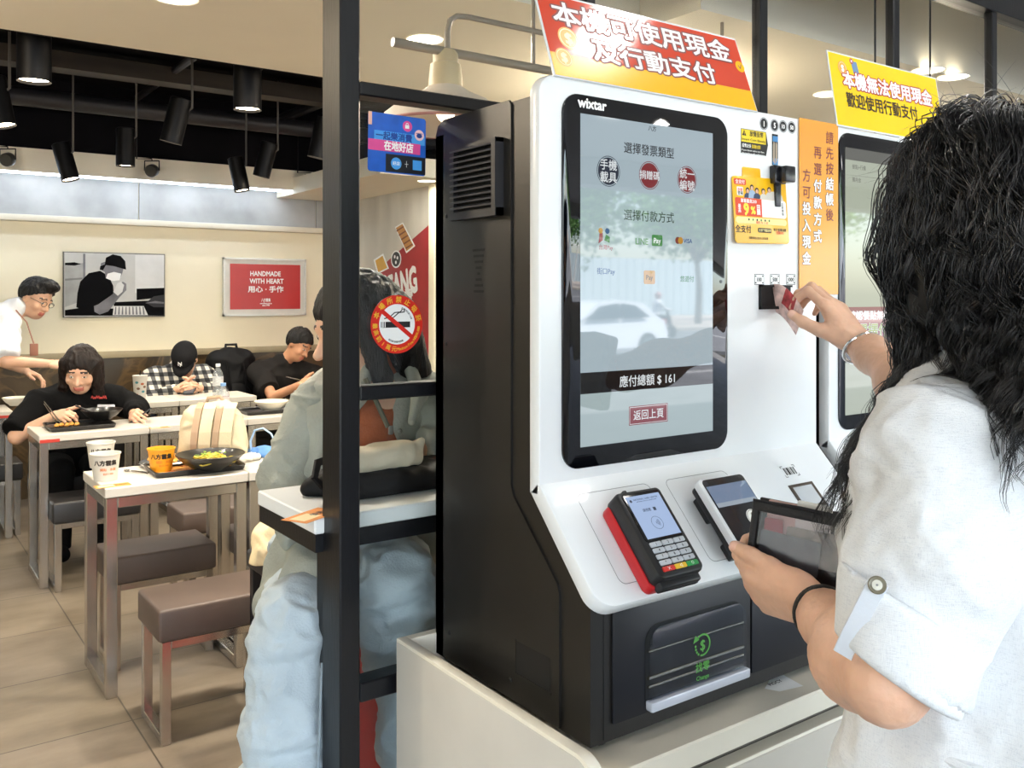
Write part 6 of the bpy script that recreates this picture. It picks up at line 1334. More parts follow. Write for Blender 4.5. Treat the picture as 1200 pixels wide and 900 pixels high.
shoe(t, J['aR'], (0, -1), m_blk); shoe(t, J['aL'], (0, -1), m_blk)
c, r, f, u, s = H; hair_cap(t, H, m_hair, low=-.015, vox=.005, size=1.03)
tag(MB().tube([J['wR']+V3(-.09, .05, .06), J['wR']+V3(.12, -.06, .0)], .0035, 6).build('chopstick', m_steel, loc=J['wR']), 'chopstick in the hand of the person in the dark T-shirt', 'chopsticks')
# --- standing man bending over the far left table
t = person((.3, 6.9, 0), 'person in a white shirt with a lanyard bending over the table at the left edge')
J = dict(head=P(42, 350, y=6.72), hf=cw(.86, -.42, -.22), hu=cw(.35, .9, .05), hs=1.06, neck=V3(.80, 6.74, 1.36), chest=V3(.58, 6.76, 1.24), pelvis=V3(.30, 6.85, .95), sR=V3(.74, 6.62, 1.28), eR=V3(.72, 6.42, 1.045), wR=V3(.95, 6.39, 1.02), sL=V3(.70, 6.92, 1.28), eL=V3(.70, 6.95, 1.03), wL=V3(.88, 6.82, .95),
         hR=V3(.29, 6.78, .92), kR=V3(.34, 6.72, .48), aR=V3(.28, 6.74, .08), hL=V3(.29, 6.95, .92), kL=V3(.30, 6.98, .48), aL=V3(.2, 7.0, .08))
hR = hand(J['wR'], nrm((.9, -.1, -.1)), V3(0, -.5, .85), -1, RELAX); hL = hand(J['wL'], nrm((.8, -.4, -.4)), V3(0, .2, .95), 1, RELAX)
_, H = body_of(t, J, m_skin, [hR, hL], vox=.008, hv=.0045)
m_wsh = mat('white_cotton_shirt', '#e4e6ea', .8, var=.03, bump=.12, bscale=90)
V, Q = sdf([C(J['chest']+V3(.06, 0, .02), J['pelvis']+Z*.04, .155, .15, .05), C(J['sR'], J['sL'], .07, .07, .05), C(V3(.74, 6.75, 1.32), V3(.815, 6.74, 1.375), .075, .062, .03)]+[q for s_ in 'LR' for q in (CC(J['s'+s_], J['e'+s_]+V3(0, 0, .02), .08, .07, .03),)], .008); V = wrinkle(V, Q, .012, 8, seed=51); soft('white_shirt', (V, Q), m_wsh, t)
V, Q = sdf([C(V3(.29, 6.8, .94), V3(.29, 6.94, .94), .12, .12, .05)]+[q for s_ in 'LR' for q in (C(J['h'+s_], J['k'+s_], .09, .075, .03), CC(J['k'+s_], J['a'+s_], .07, .075, .02))], .009); soft('trousers', (V, Q), m_blk, t)
shoe(t, J['aR'], (1, 0), m_blk); shoe(t, J['aL'], (1, 0), m_blk)
c, r, f, u, s = H; Lh = lambda a, b, h: c+(r*a+f*b+u*h)*s; hair_cap(t, H, m_hair, low=.0, vox=.005, size=1.05, extra=[E(Lh(0, .05, .115), (.055, .06, .035), rotm(r, f, u), .03)])
mb = MB()
for g in (-1, 1): mb.tube([Lh(g*.032+.022*math.cos(q), .098, .002+.016*math.sin(q)) for q in [2*PI*i/16 for i in range(16)]], .0018, 6, closed=True); mb.tube([Lh(g*.054, .095, .006), Lh(g*.075, .0, .006)], .0016, 6)
mb.build('glasses', m_frame, t)
MB().tube([V3(.80, 6.66, 1.36), V3(.86, 6.64, 1.28), V3(.90, 6.63, 1.14)], .006, 6, flat=.4).build('lanyard', mat('brown_lanyard', '#8a5a44', .7), t); MB().rbox((.90, 6.62, 1.10), (.05, .01, .08), .004).build('badge', mat('brown_badge', '#8f5f4c', .6), t)
# rag in the standing man's hand, on the table
# ------------------------------------------------------------------ the customer at the nearer kiosk
t = person((1.05, .50, 0), 'person with long black wavy hair in a white blouse feeding a banknote into the kiosk')
W2 = P(1007, 403, d=1.70); W1 = P(958, 714, d=1.13)
J = dict(head=V3(1.050, .52, 1.514), hf=nrm((.45, .87, -.12)), hu=V3(0, 0, 1), hs=1.0, neck=V3(1.05, .49, 1.365), chest=V3(1.06, .53, 1.20), pelvis=V3(1.06, .50, .90),
         sL=V3(.898, .515, 1.290), eL=V3(.830, .516, 1.066), wL=W1, sR=V3(1.22, .55, 1.30), eR=V3(1.405, .79, 1.275), wR=W2,
         hL=V3(.97, .50, .86), kL=V3(.97, .53, .46), aL=V3(.97, .47, .07), hR=V3(1.15, .52, .86), kR=V3(1.15, .55, .46), aR=V3(1.15, .49, .07))
f2 = cw(-.42, .80, .42); b2 = cw(.55, .45, -.60)
hR, tR = hand(W2, f2, b2, -1, [(12, 72, 26), (10, 70, 26), (14, 70, 26), (22, 66, 26)], spread=(.05, .0, -.05, -.10), thumb=(.80, .45, -.50), tb=(.2, .25), s=1.02, k=.005)
f1 = cw(-.64, .02, .77); b1 = cw(-.62, -.56, -.52)
hL, tL = hand(W1, f1, b1, 1, [(36, 50, 30), (40, 50, 30), (44, 52, 30), (48, 54, 30)], spread=(.05, 0, -.05, -.10), thumb=(.95, .30, -.15), tb=(.12, .15), s=1.0, k=.005)
hp, H = head(J['head'], J['hf'], J['hu'])
skel = hp+[C(J['neck']-Z*.03, J['head']-Z*.06-nrm(J['hf'])*.02, .055, .05, .03), C(J['chest'], J['pelvis'], .13, .13, .05), C(J['sL']-Z*.015, J['sR']-Z*.015, .04, .04, .03), C(J['sL']-Z*.01, J['eL'], .036, .036, .02), C(J['sR'], J['eR'], .04, .04, .02)]
for s_ in 'LR': skel += [C(J['h'+s_], J['k'+s_], .08, .055, .04), C(J['k'+s_], J['a'+s_], .052, .036, .03)]
parts = [sdf(skel, .006)]
def forearm(e, w_, hp_, bulge):
    e, w_ = Vector(e), Vector(w_); d = w_-e
    return sdf([E(e, (.035, .035, .038), None, .03), C(e, e+d*.35, .035, .038, .03), C(e+d*.35, e+d*.8, .038, .031, .03), C(e+d*.8, w_, .0335, .0285, .02), E(e+d*.3+Vector(bulge), (.04, .04, .04), None, .05)]+hp_, .0022)
parts += [forearm(J['eL'], W1, hL, (0, 0, -.008)), forearm(J['eR'], W2, hR, (0, 0, -.006))]
for i in (1, 2):
    V, Q = parts[i]; V = relax(V, Q, 2, .5); Nn = vnormals(V, Q)
    dd = np.array([.0005*mnoise.noise(Vector(p)*150)+.0008*mnoise.noise(Vector(p)*60) for p in V]); parts[i] = (V+Nn*dd[:, None], Q)
V, Q = join(parts); fc = V[Q].mean(1); mi = face_mi(fc, H); mi = nails_mi(fc, mi, tL+tR)
m_sk = mat('skin_customer', '#dcae92', .48, var=.09, vscale=18, sub=.12, bump=.10, bscale=140)
soft('body', (V, Q), SKINS(m_sk), t, mi=mi)
# linen blouse: trunk, two sleeves with rolled cuffs, tabs with buttons
def linen():
    m = mat('white_linen', '#e9ebee', .9, var=.03, vscale=30); nt = m.node_tree; b = nt.nodes['Principled BSDF']; L = nt.links.new
    tc = nt.nodes.new('ShaderNodeTexCoord'); add = None
    for sc_ in ((110, 110, 1500), (1500, 1500, 90)):
        mp = nt.nodes.new('ShaderNodeMapping'); mp.inputs['Scale'].default_value = sc_; n = nt.nodes.new('ShaderNodeTexNoise'); n.inputs['Scale'].default_value = 1; n.inputs['Detail'].default_value = 2; L(tc.outputs['Object'], mp.inputs[0]); L(mp.outputs[0], n.inputs[0])
        if add is None: add = n
        else:
            s_ = nt.nodes.new('ShaderNodeMath'); s_.operation = 'ADD'; L(add.outputs['Fac'], s_.inputs[0]); L(n.outputs['Fac'], s_.inputs[1])
    bp = nt.nodes.new('ShaderNodeBump'); bp.inputs['Strength'].default_value = .35; bp.inputs['Distance'].default_value = .004; L(s_.outputs[0], bp.inputs['Height']); L(bp.outputs[0], b.inputs['Normal'])
    r = nt.nodes.new('ShaderNodeValToRGB'); r.color_ramp.elements[0].position = .70; r.color_ramp.elements[1].position = 1.0; r.color_ramp.elements[0].color = (*lin('#d3d6db'), 1); r.color_ramp.elements[1].color = (*lin('#e6e8ea'), 1); L(s_.outputs[0], r.inputs[0]); L(r.outputs[0], b.inputs['Base Color']); return m
m_lin = linen()
sL, eL, sR, eR = J['sL'], J['eL'], J['sR'], J['eR']
trunk = [C(V3(1.055, .515, 1.22), V3(1.06, .49, 1.0), .155, .150, .06), C(V3(1.055, .49, 1.0), V3(1.06, .49, .80), .150, .185, .05), C(sL+V3(.03, 0, -.01), sR+V3(-.03, 0, -.01), .064, .070, .05), C(V3(1.0, .595, 1.15), V3(1.13, .61, 1.15), .066, .075, .06), C(V3(1.05, .48, 1.30), V3(1.05, .49, 1.36), .085, .066, .04),
         C(V3(.985, .43, 1.02), V3(1.09, .37, 1.02), .03, .03, .05), C(V3(.985, .55, 1.0), V3(.965, .55, .80), .09, .105, .05), CUT(V3(0, 0, .79), np.array((0, 0, -1.)))]
V, Q = sdf(trunk, .005); V = wrinkle(V, Q, .009, 7, stretch=(1.2, 1.2, .8), seed=61); V = wrinkle(V, Q, .003, 22, seed=62); soft('blouse', (V, Q), m_lin, t)
MB().tube([V3(1.06, .49, .985)+V3(.175*math.cos(a), .165*math.sin(a), .006*math.sin(3*a)) for a in [2*PI*i/40 for i in range(40)]], .008, 8, closed=True).build('waist_seam', m_lin, t)
p0 = V3(.842, .511, 1.082); cutn = np.array(nrm((-.50, .37, -1)))
V, Q = sdf([C(sL+V3(.015, 0, -.005), p0+V3(0, 0, -.05), .066, .061, .03), C(sL+V3(.05, 0, -.02), V3(.895, .49, 1.18), .07, .06, .05), CUT(p0, cutn)], .0045)
V = wrinkle(V, Q, .0085, 10, stretch=(1, 1, .8), seed=63); V = wrinkle(V, Q, .0025, 30, seed=64); soft('sleeve', (V, Q), m_lin, t)
V, Q = sdf([C(p0+V3(.003, 0, .08), p0+V3(-.004, .004, -.06), .0585, .062, .02), CUT(p0+V3(0, 0, -.012), cutn), CUT(p0+V3(0, 0, .065), -cutn)], .004)
V = wrinkle(V, Q, .003, 11, stretch=(1, 1, .5), seed=65); V = relax(V, Q, 2); soft('cuff', (V, Q), m_lin, t)
V, Q = sdf([CC(sR, eR+(eR-sR)*-.12, .078, .082, .03), C(sR+V3(-.03, 0, -.02), sR+(eR-sR)*.3, .07, .08, .05)], .006); V = wrinkle(V, Q, .008, 10, seed=66); soft('sleeve', (V, Q), m_lin, t)
# sleeve tab and its two-tone button
def surf(px, py, c, r_):          # point of a round sleeve facing the viewer
    d = ray(px, py); o = EYE-c; A_ = d.dot(d); B_ = 2*o.dot(d); C_ = o.dot(o)-r_*r_; D_ = max(B_*B_-4*A_*C_, 0); return EYE+d*((-B_-math.sqrt(D_))/(2*A_))
tp = [surf(x, y, V3(.847, .509, 1.45-(y-HY)*.90/FPX), .066) for x, y in ((1030, 682), (1020, 700), (1009, 722), (997, 745), (987, 768))]
mb = MB(); vs = []
for q in tp: nv = nrm(EYE-q); sd_ = nrm(nv.cross(tp[-1]-tp[0])); vs += [q-sd_*.0085+nv*.002, q+sd_*.0085+nv*.002, q+sd_*.0095-nv*.008, q-sd_*.0095-nv*.008]
for i in range(4): mb.add(vs[4*i:4*i+8], [(0, 1, 5, 4), (1, 2, 6, 5), (3, 0, 4, 7), (2, 3, 7, 6)])
mb.add(vs[:4], [(0, 1, 2, 3)]); tb_ = mb.build('sleeve_tab', mat('tab_linen', '#d9dfe8', .9, var=.03, bump=.1, bscale=300), t)
bq = tp[0]+(tp[1]-tp[0])*.2+nrm(EYE-tp[0])*.0025; ax = nrm(EYE-bq)
MB().lathe([(.0085, 0), (.0085, .0018), (.0075, .003), (.0055, .0022), (.001, .002)], bq, 24, ax=ax, caps=False).build('button', mat('button_olive', '#6f6a58', .3, var=.1), tb_); MB().lathe([(.0048, .002), (.0048, .0032), (.001, .0034)], bq, 20, ax=ax, caps=False).build('button_centre', mat('button_pale', '#c8c6ba', .3), tb_)
# skirt below the blouse, shoes
V, Q = sdf([C(V3(1.06, .50, .88), V3(1.06, .50, .5), .15, .16, .05), CC(V3(1.06, .50, .6), V3(1.06, .50, .30), .165, .19, .03)], .009); V = wrinkle(V, Q, .008, 8, seed=67); soft('skirt', (V, Q), mat('grey_skirt', '#6a6e76', .9), t)
shoe(t, J['aL'], (.2, 1), mat('tan_shoe', '#8d6f55', .5)); shoe(t, J['aR'], (.2, 1), mat('tan_shoe', '#8d6f55', .5))
# silver bangle on the near wrist of the raised arm, dark strap watch on the other
d = nrm(W2-eR); c0 = W2-d*.012-Z*.004; a_ = nrm(d+RGT*.35-Z*.15).orthogonal(); ax = nrm(d*.93+cw(0, .12, -.35)); u_ = ax.orthogonal().normalized(); v_ = ax.cross(u_)
MB().tube([c0+(u_*math.cos(q)+v_*math.sin(q))*.0365 for q in [2*PI*i/40 for i in range(40)]], .0034, 10, closed=True).build('silver_bangle', mat('polished_silver', '#e4e2df', .12, metal=.95, var=.02), t)
d = nrm(W1-eL); c0 = W1-d*.018; u_ = d.orthogonal().normalized(); v_ = d.cross(u_)
MB().tube([c0+(u_*math.cos(q)+v_*math.sin(q))*.0335 for q in [2*PI*i/36 for i in range(36)]], .0042, 8, closed=True, flat=.6).build('braided_strap', mat('black_cord', '#16130f', .5, bump=.5, bscale=400), t)
q_ = c0+cw(.30, .42, -.85).normalized()*.034; R_ = rotm(nrm(d), nrm(cw(.30, .42, -.85)), nrm(d.cross(cw(.30, .42, -.85))))
MB().rbox(q_, (.020, .020, .006), .002, M=Matrix((nrm(d), nrm(d.cross(cw(.30, .42, -.85))), nrm(cw(.30, .42, -.85)))).transposed().to_4x4()).build('gold_charm', mat('gold_charm_metal', '#c99a3a', .2, metal=.9), t)
# hair: dark mass and a few thousand wavy strands
c, r, f, u, s = H; R = rotm(r, f, u); Lh = lambda a, b, h: c+r*a+f*b+u*h
m_h = mat('glossy_black_hair', '#121113', .28, var=.4, vscale=40, spec=.7)
V, Q = sdf([E(Lh(0, -.015, .028), (.084, .102, .098), R), E(Lh(-.015, -.022, -.05), (.056, .052, .09), R, .04), E(Lh(.025, -.025, -.05), (.056, .052, .09), R, .04), C(Lh(-.06, .02, .02), Lh(-.066, .02, -.07), .022, .018, .03), C(Lh(-.02, -.03, -.1), Lh(-.025, -.02, -.15), .035, .022, .03), C(Lh(.03, -.04, -.1), Lh(.04, -.05, -.16), .04, .026, .03), SUB(E(Lh(0, .11, -.03), (.058, .07, .085), R, .02))], .005)
V = wrinkle(V, Q, .009, 16, stretch=(1.5, 1.5, .5), seed=71); soft('hair_mass', (V, Q), mat('hair_shadow_black', '#0c0b0c', .6, var=0, spec=.3), t)
rng = np.random.default_rng(11); NP = 30
def flow(root_l, out, length, curl, seedp):
    """one guide lock in the head frame: from the scalp outward, over the skull, then hanging in waves"""
    p = np.array(root_l); dv = np.array(out); pts = [p.copy()]; st = length/NP; ph = seedp*6.28; wl = .075+.06*((seedp*7.7) % 1)
    for i in range(NP):
        sfr = i/NP; g = np.array([0, 0, -1.0]); dv = dv*.80+g*(.20+.12*sfr); dv = dv/np.linalg.norm(dv); p = p+dv*st
        e = np.array([.090, .111, .106])*(1.0+.05*((seedp*13.1) % 1)); q = (p-np.array([0, -.015, .03]))/e; L_ = np.linalg.norm(q)
        if L_ < 1 and p[2] > -.07: p = np.array([0, -.015, .03])+q/L_*e
        pts.append(p.copy())
    A = np.array(pts); h = A[:, 2]; lim = np.where(h > -.14, .082-.026*np.clip((-.01-h)/.12, 0, 1), .056+np.clip(-.14-h, 0, 1)*.46)
    A[:, 0] = np.where(np.abs(A[:, 0]) > lim, np.sign(A[:, 0])*(lim+.12*(np.abs(A[:, 0])-lim)), A[:, 0])
    k = np.linspace(0, 1, len(A)); sl = k*length*6.283/wl; am = curl*np.minimum(1, k*2.0)
    A[:, 0] += am*np.sin(sl+ph); A[:, 1] += am*np.cos(sl*.9+ph*1.7); A[:, 2] += .3*am*np.sin(sl*1.1+ph)
    return A
guides = []
for i in range(520):
    th = rng.uniform(-PI, PI); zz = rng.uniform(-.75, 1.0); rr = math.sqrt(max(0, 1-zz*zz)); x_, y_ = rr*math.sin(th), rr*math.cos(th)
    if (y_ > .55 and zz < .72) or (zz < 0 and y_ > .15): continue                      # leave the face free
    pl = np.array([x_*.088, -.015+y_*.104, .03+zz*.098]); side = 1 if x_ > .012 else -1
    out = np.array([side*(.3+.4*abs(x_)), y_*.5-.12, .45*zz]); out /= np.linalg.norm(out)
    ln = rng.uniform(.24, .36)+.07*zz
    guides.append(flow(pl, out, ln, rng.uniform(.007, .016), rng.random()))
for i in range(62):                                        # locks falling in front of the near shoulder
    pl = np.array([-.078, .02+.035*rng.random(), .02+.05*rng.random()]); g_ = flow(pl, np.array([-.7, .35, -.2]), rng.uniform(.31, .44), rng.uniform(.006, .012), rng.random())
    k = np.clip((-.11-g_[:, 2])/.18, 0, 1)**1.2; g_[:, 1] += k*rng.uniform(-.01, .07); g_[:, 0] -= k*rng.uniform(.0, .05); guides.append(g_)
Rw = np.array([list(r), list(f), list(u)]); cc = np.array(list(c))
SV, SF, base = [], [], 0
def strand(pts, r0):
    global base
    n = len(pts); tg = np.gradient(pts, axis=0); tg /= np.linalg.norm(tg, axis=1)[:, None]+1e-9; a = np.cross(tg, np.array([.3, .5, .81])); a /= np.linalg.norm(a, axis=1)[:, None]+1e-9; b = np.cross(tg, a)
    rad = (r0*(1-.75*np.linspace(0, 1, n)**2))[:, None]
    ring = np.stack([pts+a*rad, pts+(-.5*a+.866*b)*rad, pts+(-.5*a-.866*b)*rad], 1).reshape(-1, 3); SV.append(ring)
    i = np.arange(n-1)[:, None]*3+base; q = np.concatenate([np.stack([i[:, 0]+k, i[:, 0]+(k+1) % 3, i[:, 0]+3+(k+1) % 3, i[:, 0]+3+k], 1) for k in range(3)]); SF.append(q); base += 3*n
def no_body(w_):                                            # keep locks outside shoulders and trunk
    for a_, b_, rr in ((np.array(sL), np.array(sR), .074), (np.array((1.055, .515, 1.22)), np.array((1.06, .49, 1.0)), .165), (np.array(sL), np.array(p0), .072)):
        ab = b_-a_; tt = np.clip(((w_-a_)@ab)/(ab@ab), 0, 1); q = a_+tt[:, None]*ab; d_ = w_-q; L_ = np.linalg.norm(d_, axis=1)
        k = L_ < rr; w_[k] = q[k]+d_[k]/(L_[k][:, None]+1e-9)*rr
    return w_
for g in guides:
    for j in range(24):
        off = rng.normal(0, .0058, 3); n = len(g); k = np.linspace(0, 1, n); cl = (1-.72*k)[:, None]
        ph = rng.random()*6.28; fz = .0022*np.stack([np.sin(k*22+ph), np.cos(k*19+ph*1.3), np.sin(k*17+ph*.7)], 1)*k[:, None]*rng.uniform(.2, 1.1)
        pl = g+off*cl+fz; w0_ = cc+pl@Rw; w_ = no_body(w0_.copy()); m_ = int(n*rng.uniform(.75, 1)); bad = np.nonzero(np.linalg.norm(w_-w0_, axis=1) > .035)[0]; m_ = max(4, min(m_, bad[0])) if len(bad) else m_; strand(w_[:m_], rng.uniform(.00035, .00085))
for j in range(150):                                        # loose flyaway hairs
    th = rng.uniform(-PI, PI); zz = rng.uniform(.35, 1); rr = math.sqrt(1-zz*zz); p_ = np.array([rr*math.sin(th)*.09, -.015+rr*math.cos(th)*.108, .03+zz*.10]); dv = np.array([rr*math.sin(th), rr*math.cos(th)*.7, zz*.7])+rng.normal(0, .35, 3); dv /= np.linalg.norm(dv); pts = [p_.copy()]; L_ = rng.uniform(.05, .13); turn = rng.normal(0, .10, 3)
    for i in range(14): dv = dv+turn+np.array([0, 0, -.11]); dv /= np.linalg.norm(dv); p_ = p_+dv*L_/14; pts.append(p_.copy())
    strand(cc+np.array(pts)@Rw, .00022)
ho = soft('hair', (np.concatenate(SV), np.concatenate(SF)), m_h, t); ho['kind'] = 'stuff'
# --- the banknote going into the slot
n0 = NOTE; ti, tm_ = tR[0][0], tR[4][0]; M_ = ti*.55+tm_*.45; pth = nrm(M_-n0); wd_ = nrm(pth.cross(ti-tm_)); wd_ = wd_ if wd_.z > 0 else -wd_
mb = MB(); N_ = 14; pts = []
for i in range(N_+1):
    q = i/N_; p_ = n0.lerp(M_, q*1.45)+(ti-tm_).normalized()*(.012*math.sin(q*PI*1.2))-Z*(.010*q*q)+Y*(.012 if i == 0 else 0)
    for e in (-1, -.6, -.2, .2, .6, 1): pts.append(p_+wd_*.030*e*(1-.10*q)+(ti-tm_).normalized()*(.004*math.cos(e*3+q*4)*q))
mb.add(pts, [(6*i+j, 6*i+j+1, 6*i+j+7, 6*i+j+6) for i in range(N_) for j in range(5)]); mb.m = [1 if (4 <= f_//5 <= 9 and 2 <= f_ % 5 <= 4) else 0 for f_ in range(len(mb.f))]
bn = tag(mb.build('banknote', [mat('note_rose', '#ecc8c0', .7, var=.25, vscale=60), mat('note_red', '#b8484a', .7, var=.35, vscale=90)], loc=n0), 'red banknote curling into the note slot of the nearer kiosk', 'banknote'); sm = bn.modifiers.new('thick', 'SOLIDIFY'); sm.thickness = .0004
# --- black see-through pouch in the other hand
TL, TR, BL, BR = P(876, 584, d=1.235), P(992, 607, d=1.165), P(874, 672, d=1.220), P(988, 716, d=1.15)
wo = BL; wu = nrm(TR-TL); wv0 = TL-BL; wv = nrm(wv0-wu*wv0.dot(wu)); wf_ = F(wo, wu, wv); ww = (BR-BL).dot(wu); wh = wv0.dot(wv)
tw = root('zip_pouch', wo, 'black see-through zip pouch with cards held open below the card readers', 'wallet'); m_zip = mat('black_zip_fabric', '#17171a', .7, var=.15, bump=.2, bscale=250)
mb = MB(); mb.frbox(wf_, 0, .010, 0, wh, 0, .010, .003); mb.frbox(wf_, ww-.010, ww, 0, wh, 0, .010, .003); mb.frbox(wf_, 0, ww, 0, .010, 0, .010, .003); mb.frbox(wf_, 0, ww, wh-.013, wh, 0, .011, .004); mb.build('binding', m_zip, tw)
mb = MB(); mb.frbox(wf_, .004, ww-.004, .004, wh-.002, -.018, -.014, .002); mb.build('back_panel', m_zip, tw); mb = MB(); mb.frbox(wf_, .0, .008, .0, wh-.002, -.018, .002, .002); mb.frbox(wf_, .0, ww, .0, .008, -.018, .002, .002); mb.build('gusset', m_zip, tw)
mb = MB(); mb.fbox(wf_, .008, ww-.008, .008, wh-.010, .004, .0052); mb.build('mesh_window', glass_mat('smoky_vinyl', (.88, .84, .85), 1.33, .2), tw)
mb = MB(); mb.frbox(wf_, .002, ww, wh-.006, wh+.004, -.022, -.016, .002); mb.build('zip_tape', mat('zip_tape', '#0d0d0f', .5), tw)
mb = MB(); mb.tube([wf_.p(.0, wh, .006), wf_.p(ww*.5, wh+.002, .008), wf_.p(ww, wh, .006)], .0022, 6); mb.build('zip_teeth', mat('zip_teeth', '#3a3a3e', .3, metal=.6), tw)
def slip(a0, a1, b0, b1, h, m, lab, rot=0, name='card'):
    mb = MB(); mb.rrect(wf_, a0, a1, b0, b1, h, h+.0008, (.003,)*4, .0002, rot=rot); o = mb.build(name, m, loc=wf_.p(a0, b0, h)); tag(o, lab, 'card')
slip(.012, ww*.72, .016, wh*.62, -.003, mat('card_slate', '#5c6468', .4, var=.25, vscale=50), 'slate grey card inside the see-through pouch', -.03)
slip(.016, ww*.32, .030, wh*.80, -.006, mat('card_wine', '#a2303c', .5, var=.2, vscale=40), 'wine red packet inside the see-through pouch', .05, 'packet')
slip(ww*.35, ww*.90, .026, wh*.74, -.009, mat('card_grey', '#8f8c80', .5, var=.3, vscale=60), 'grey patterned card inside the see-through pouch', .02)
slip(ww*.42, ww*.78, .03, wh+.010, -.012, mat('receipt_white', '#f2f2ee', .8, var=.02), 'white receipt sticking out of the top of the pouch', 0, 'receipt')
slip(ww*.12, ww*.50, .03, wh+.004, -.0135, mat('note_pink', '#e3c0b8', .7, var=.1), 'pale pink note edge sticking out of the pouch', 0, 'note')

# ------------------------------------------------------------------ card terminals on the kiosk shelf
m_tb = mat('terminal_black', '#1c1d20', .38, var=.05, vscale=30, bump=.04, bscale=700); m_tr = mat('terminal_red', '#c32026', .35, var=.04)
sf = k1_sf = kf.sf
def A_s(x, y, h=0): return sf.ab(PP(x, y, sf.o+sf.n*h, sf.n))
# payment terminal with keypad
h_t = .050
ps = [A_s(711, 585, .035), A_s(769, 571, .045), A_s(823, 661, .045), A_s(772, 692, .035)]
a0 = (ps[0][0]+ps[3][0])/2+.004; a1 = (ps[1][0]+ps[2][0])/2; b1 = (ps[0][1]+ps[1][1])/2; b0 = (ps[2][1]+ps[3][1])/2
tt_ = math.radians(6); tf = F(sf.p(a0, b0, .004), sf.u, sf.v*math.cos(tt_)+sf.n*math.sin(tt_)*.0); tw_, th_ = a1-a0, b1-b0
tm = root('payment_terminal', tf.o, 'black card terminal with red side shell and coloured keys on the nearer kiosk shelf', 'card terminal')
MB().rrect(tf, 0, tw_, 0, th_, .012, .046, (.012, .012, .010, .010), .005).build('body', m_tb, tm, smooth=40)
MB().rrect(tf, -.003, tw_+.003, -.002, th_-.004, -.002, .020, (.012,)*4, .003).build('red_shell', m_tr, tm, smooth=40)
MB().frbox(tf, .006, tw_-.006, -.010, .012, .014, .034, .004).build('card_slot_lip', m_tb, tm); MB().frbox(tf, .010, tw_-.010, -.0108, .0, .022, .026, .0005).build('card_slot', m_kdark, tm)
MB().rrect(tf, .022, .030, th_-.006, th_+.004, .03, .042, (.002,)*4, .001).build('wire_clip', m_tb, tm)
bz_ = MB().rrect(tf, .009, tw_-.006, th_*.40, th_-.006, .045, .0475, (.006,)*4, .001).build('screen_surround', mat('terminal_gloss', '#101114', .15), tm)
sx0, sx1, sy0, sy1 = .014, tw_-.011, th_*.425, th_-.012
sc_ = MB().rect(tf, sx0, sx1, sy0, sy1, .0479).build('display', screen_mat('terminal_screen', '#a9bfe4', .75), bz_); mb = MB(); mx_ = (sx0+sx1)/2; sh_ = sy1-sy0
mb.text('NATIONAL CARD CENTER', tf, mx_+.003, sy1-.09*sh_, .0042, .01, .0482, 0, fit=(sx1-sx0)*.72); mb.text('www.nccc.com.tw', tf, mx_+.003, sy1-.14*sh_, .0032, .01, .0482, 0, fit=(sx1-sx0)*.6); mb.disc(tf, sx0+.007, sy1-.11*sh_, .0026, .0482, 0, 12)
mb.text('請感應', tf, mx_-.007, sy1-.36*sh_, .006, .01, .0482, 0); mb.rect(tf, mx_+.007, mx_+.013, sy1-.40*sh_, sy1-.32*sh_, .0482, 0)
cy_ = sy0+.32*sh_
for r_ in (.0115,): mb.ring(tf, mx_, cy_, r_-.0006, r_, .0482, 0)
for i in range(4): mb.ring(tf, mx_-.004, cy_, .002+.0022*i, .0028+.0022*i, .0482, 0, 12, -.7, .7)
mb.build('display_contents', [screen_mat('terminal_ink', '#5c6c8c', .25)], sc_, smooth=0)
kx0, kx1 = .012, tw_-.010; ky0, ky1 = th_*.055, th_*.395; lab_ = ['1', '2', '3', '4', '5', '6', '7', '8', '9', '*', '0', '#', '✕', '◁', '○']
kw_ = (kx1-kx0)/3; kh_ = (ky1-ky0)/5; m_key = mat('key_grey', '#c3c8cf', .4, var=.02); KM = {12: mat('key_red', '#d8352c', .4), 13: mat('key_yellow', '#efc12c', .4), 14: mat('key_green', '#2fa053', .4)}
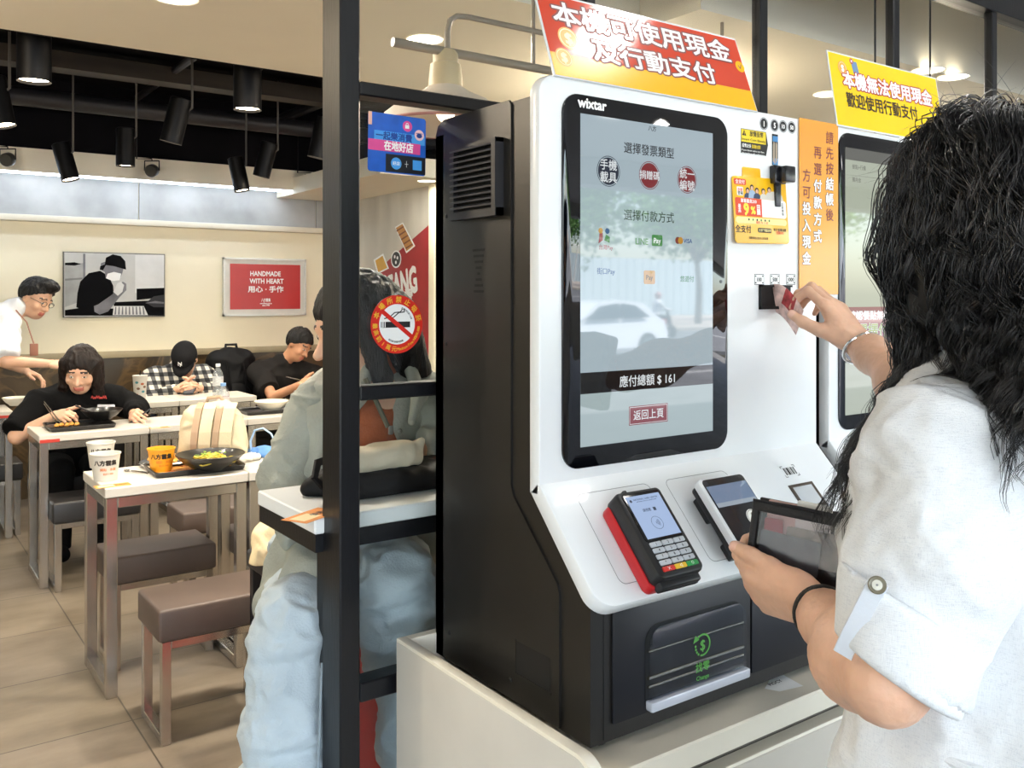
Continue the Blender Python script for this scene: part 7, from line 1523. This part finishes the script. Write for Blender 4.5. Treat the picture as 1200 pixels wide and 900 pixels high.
for i in range(15):
    rw, cl = divmod(i, 3); x_ = kx0+kw_*cl; y_ = ky1-kh_*(rw+1); big = .0003 if rw == 4 else .0012
    kk = MB().rrect(tf, x_+big, x_+kw_-big, y_+.0012, y_+kh_-.0012, .044, .0485, (.002,)*4, .0008).build('key', KM.get(i, m_key), tm); mb = MB(); mb.text(lab_[i], tf, x_+kw_/2, y_+kh_/2, kh_*.62, .02, .0488); mb.build('key_mark', m_prblk if i < 12 else m_prwht, kk, smooth=0)
# white and black contactless reader, leaning
h2 = .040
ps = [A_s(813, 567, .03), A_s(866, 554, .034), A_s(915, 640, .034), A_s(860, 650, .02)]
a0 = ps[0][0]; a1 = ps[1][0]; b1 = (ps[0][1]+ps[1][1])/2; b0 = b1-.150
rf = F(sf.p(a0, b0, .006), sf.u, sf.v); rw_, rh_ = a1-a0, b1-b0
rd_ = root('contactless_reader', rf.o, 'white and black contactless reader with round logo beside the card terminal', 'card reader')
MB().rrect(rf, 0, rw_, 0, rh_, .018, .034, (.010, .010, .012, .012), .004).build('body', m_kw, rd_, smooth=40)
MB().rrect(rf, -.001, rw_-.008, .004, rh_-.006, .010, .020, (.008,)*4, .002).build('base_shell', m_tb, rd_, smooth=40); mb = MB(); mb.frbox(rf, .006, rw_-.012, rh_*.55, rh_-.02, -.006, .012, .003); mb.frbox(rf, .006, rw_-.012, .01, .04, -.006, .012, .003); mb.build('mounting_foot', m_tb, rd_)
fp_ = MB().rrect(rf, .008, rw_-.004, .004, rh_-.004, .0335, .0352, (.008,)*4, .0006).build('face_plate', mat('reader_face', '#26262a', .15, var=.05), rd_, smooth=40)
dz = MB().rect(rf, .010, rw_-.006, rh_*.60, rh_*.88, .0356).build('display', screen_mat('reader_screen', '#8fa7c8', .45), fp_); mb = MB(); mb.rect(rf, .010, rw_-.006, rh_*.60, rh_*.655, .0358); mb.build('display_contents', [screen_mat('reader_band', '#b9c8d6', .5)], dz, smooth=0)
mb = MB(); cx_, cy_ = rw_*.66, rh_*.40; mb.disc(rf, cx_, cy_, .017, .0356, 0); mb.ring(rf, cx_, cy_, .0145, .0155, .0359, 1); mb.text('Card', rf, cx_, cy_-.003, .009, .03, .0360, 1); mb.ring(rf, cx_, cy_+.006, .003, .0042, .0360, 1, 16, 0, PI); mb.build('reader_logo', [m_prwht, mat('logo_brown', '#6a5a48', .5)], fp_, smooth=0)
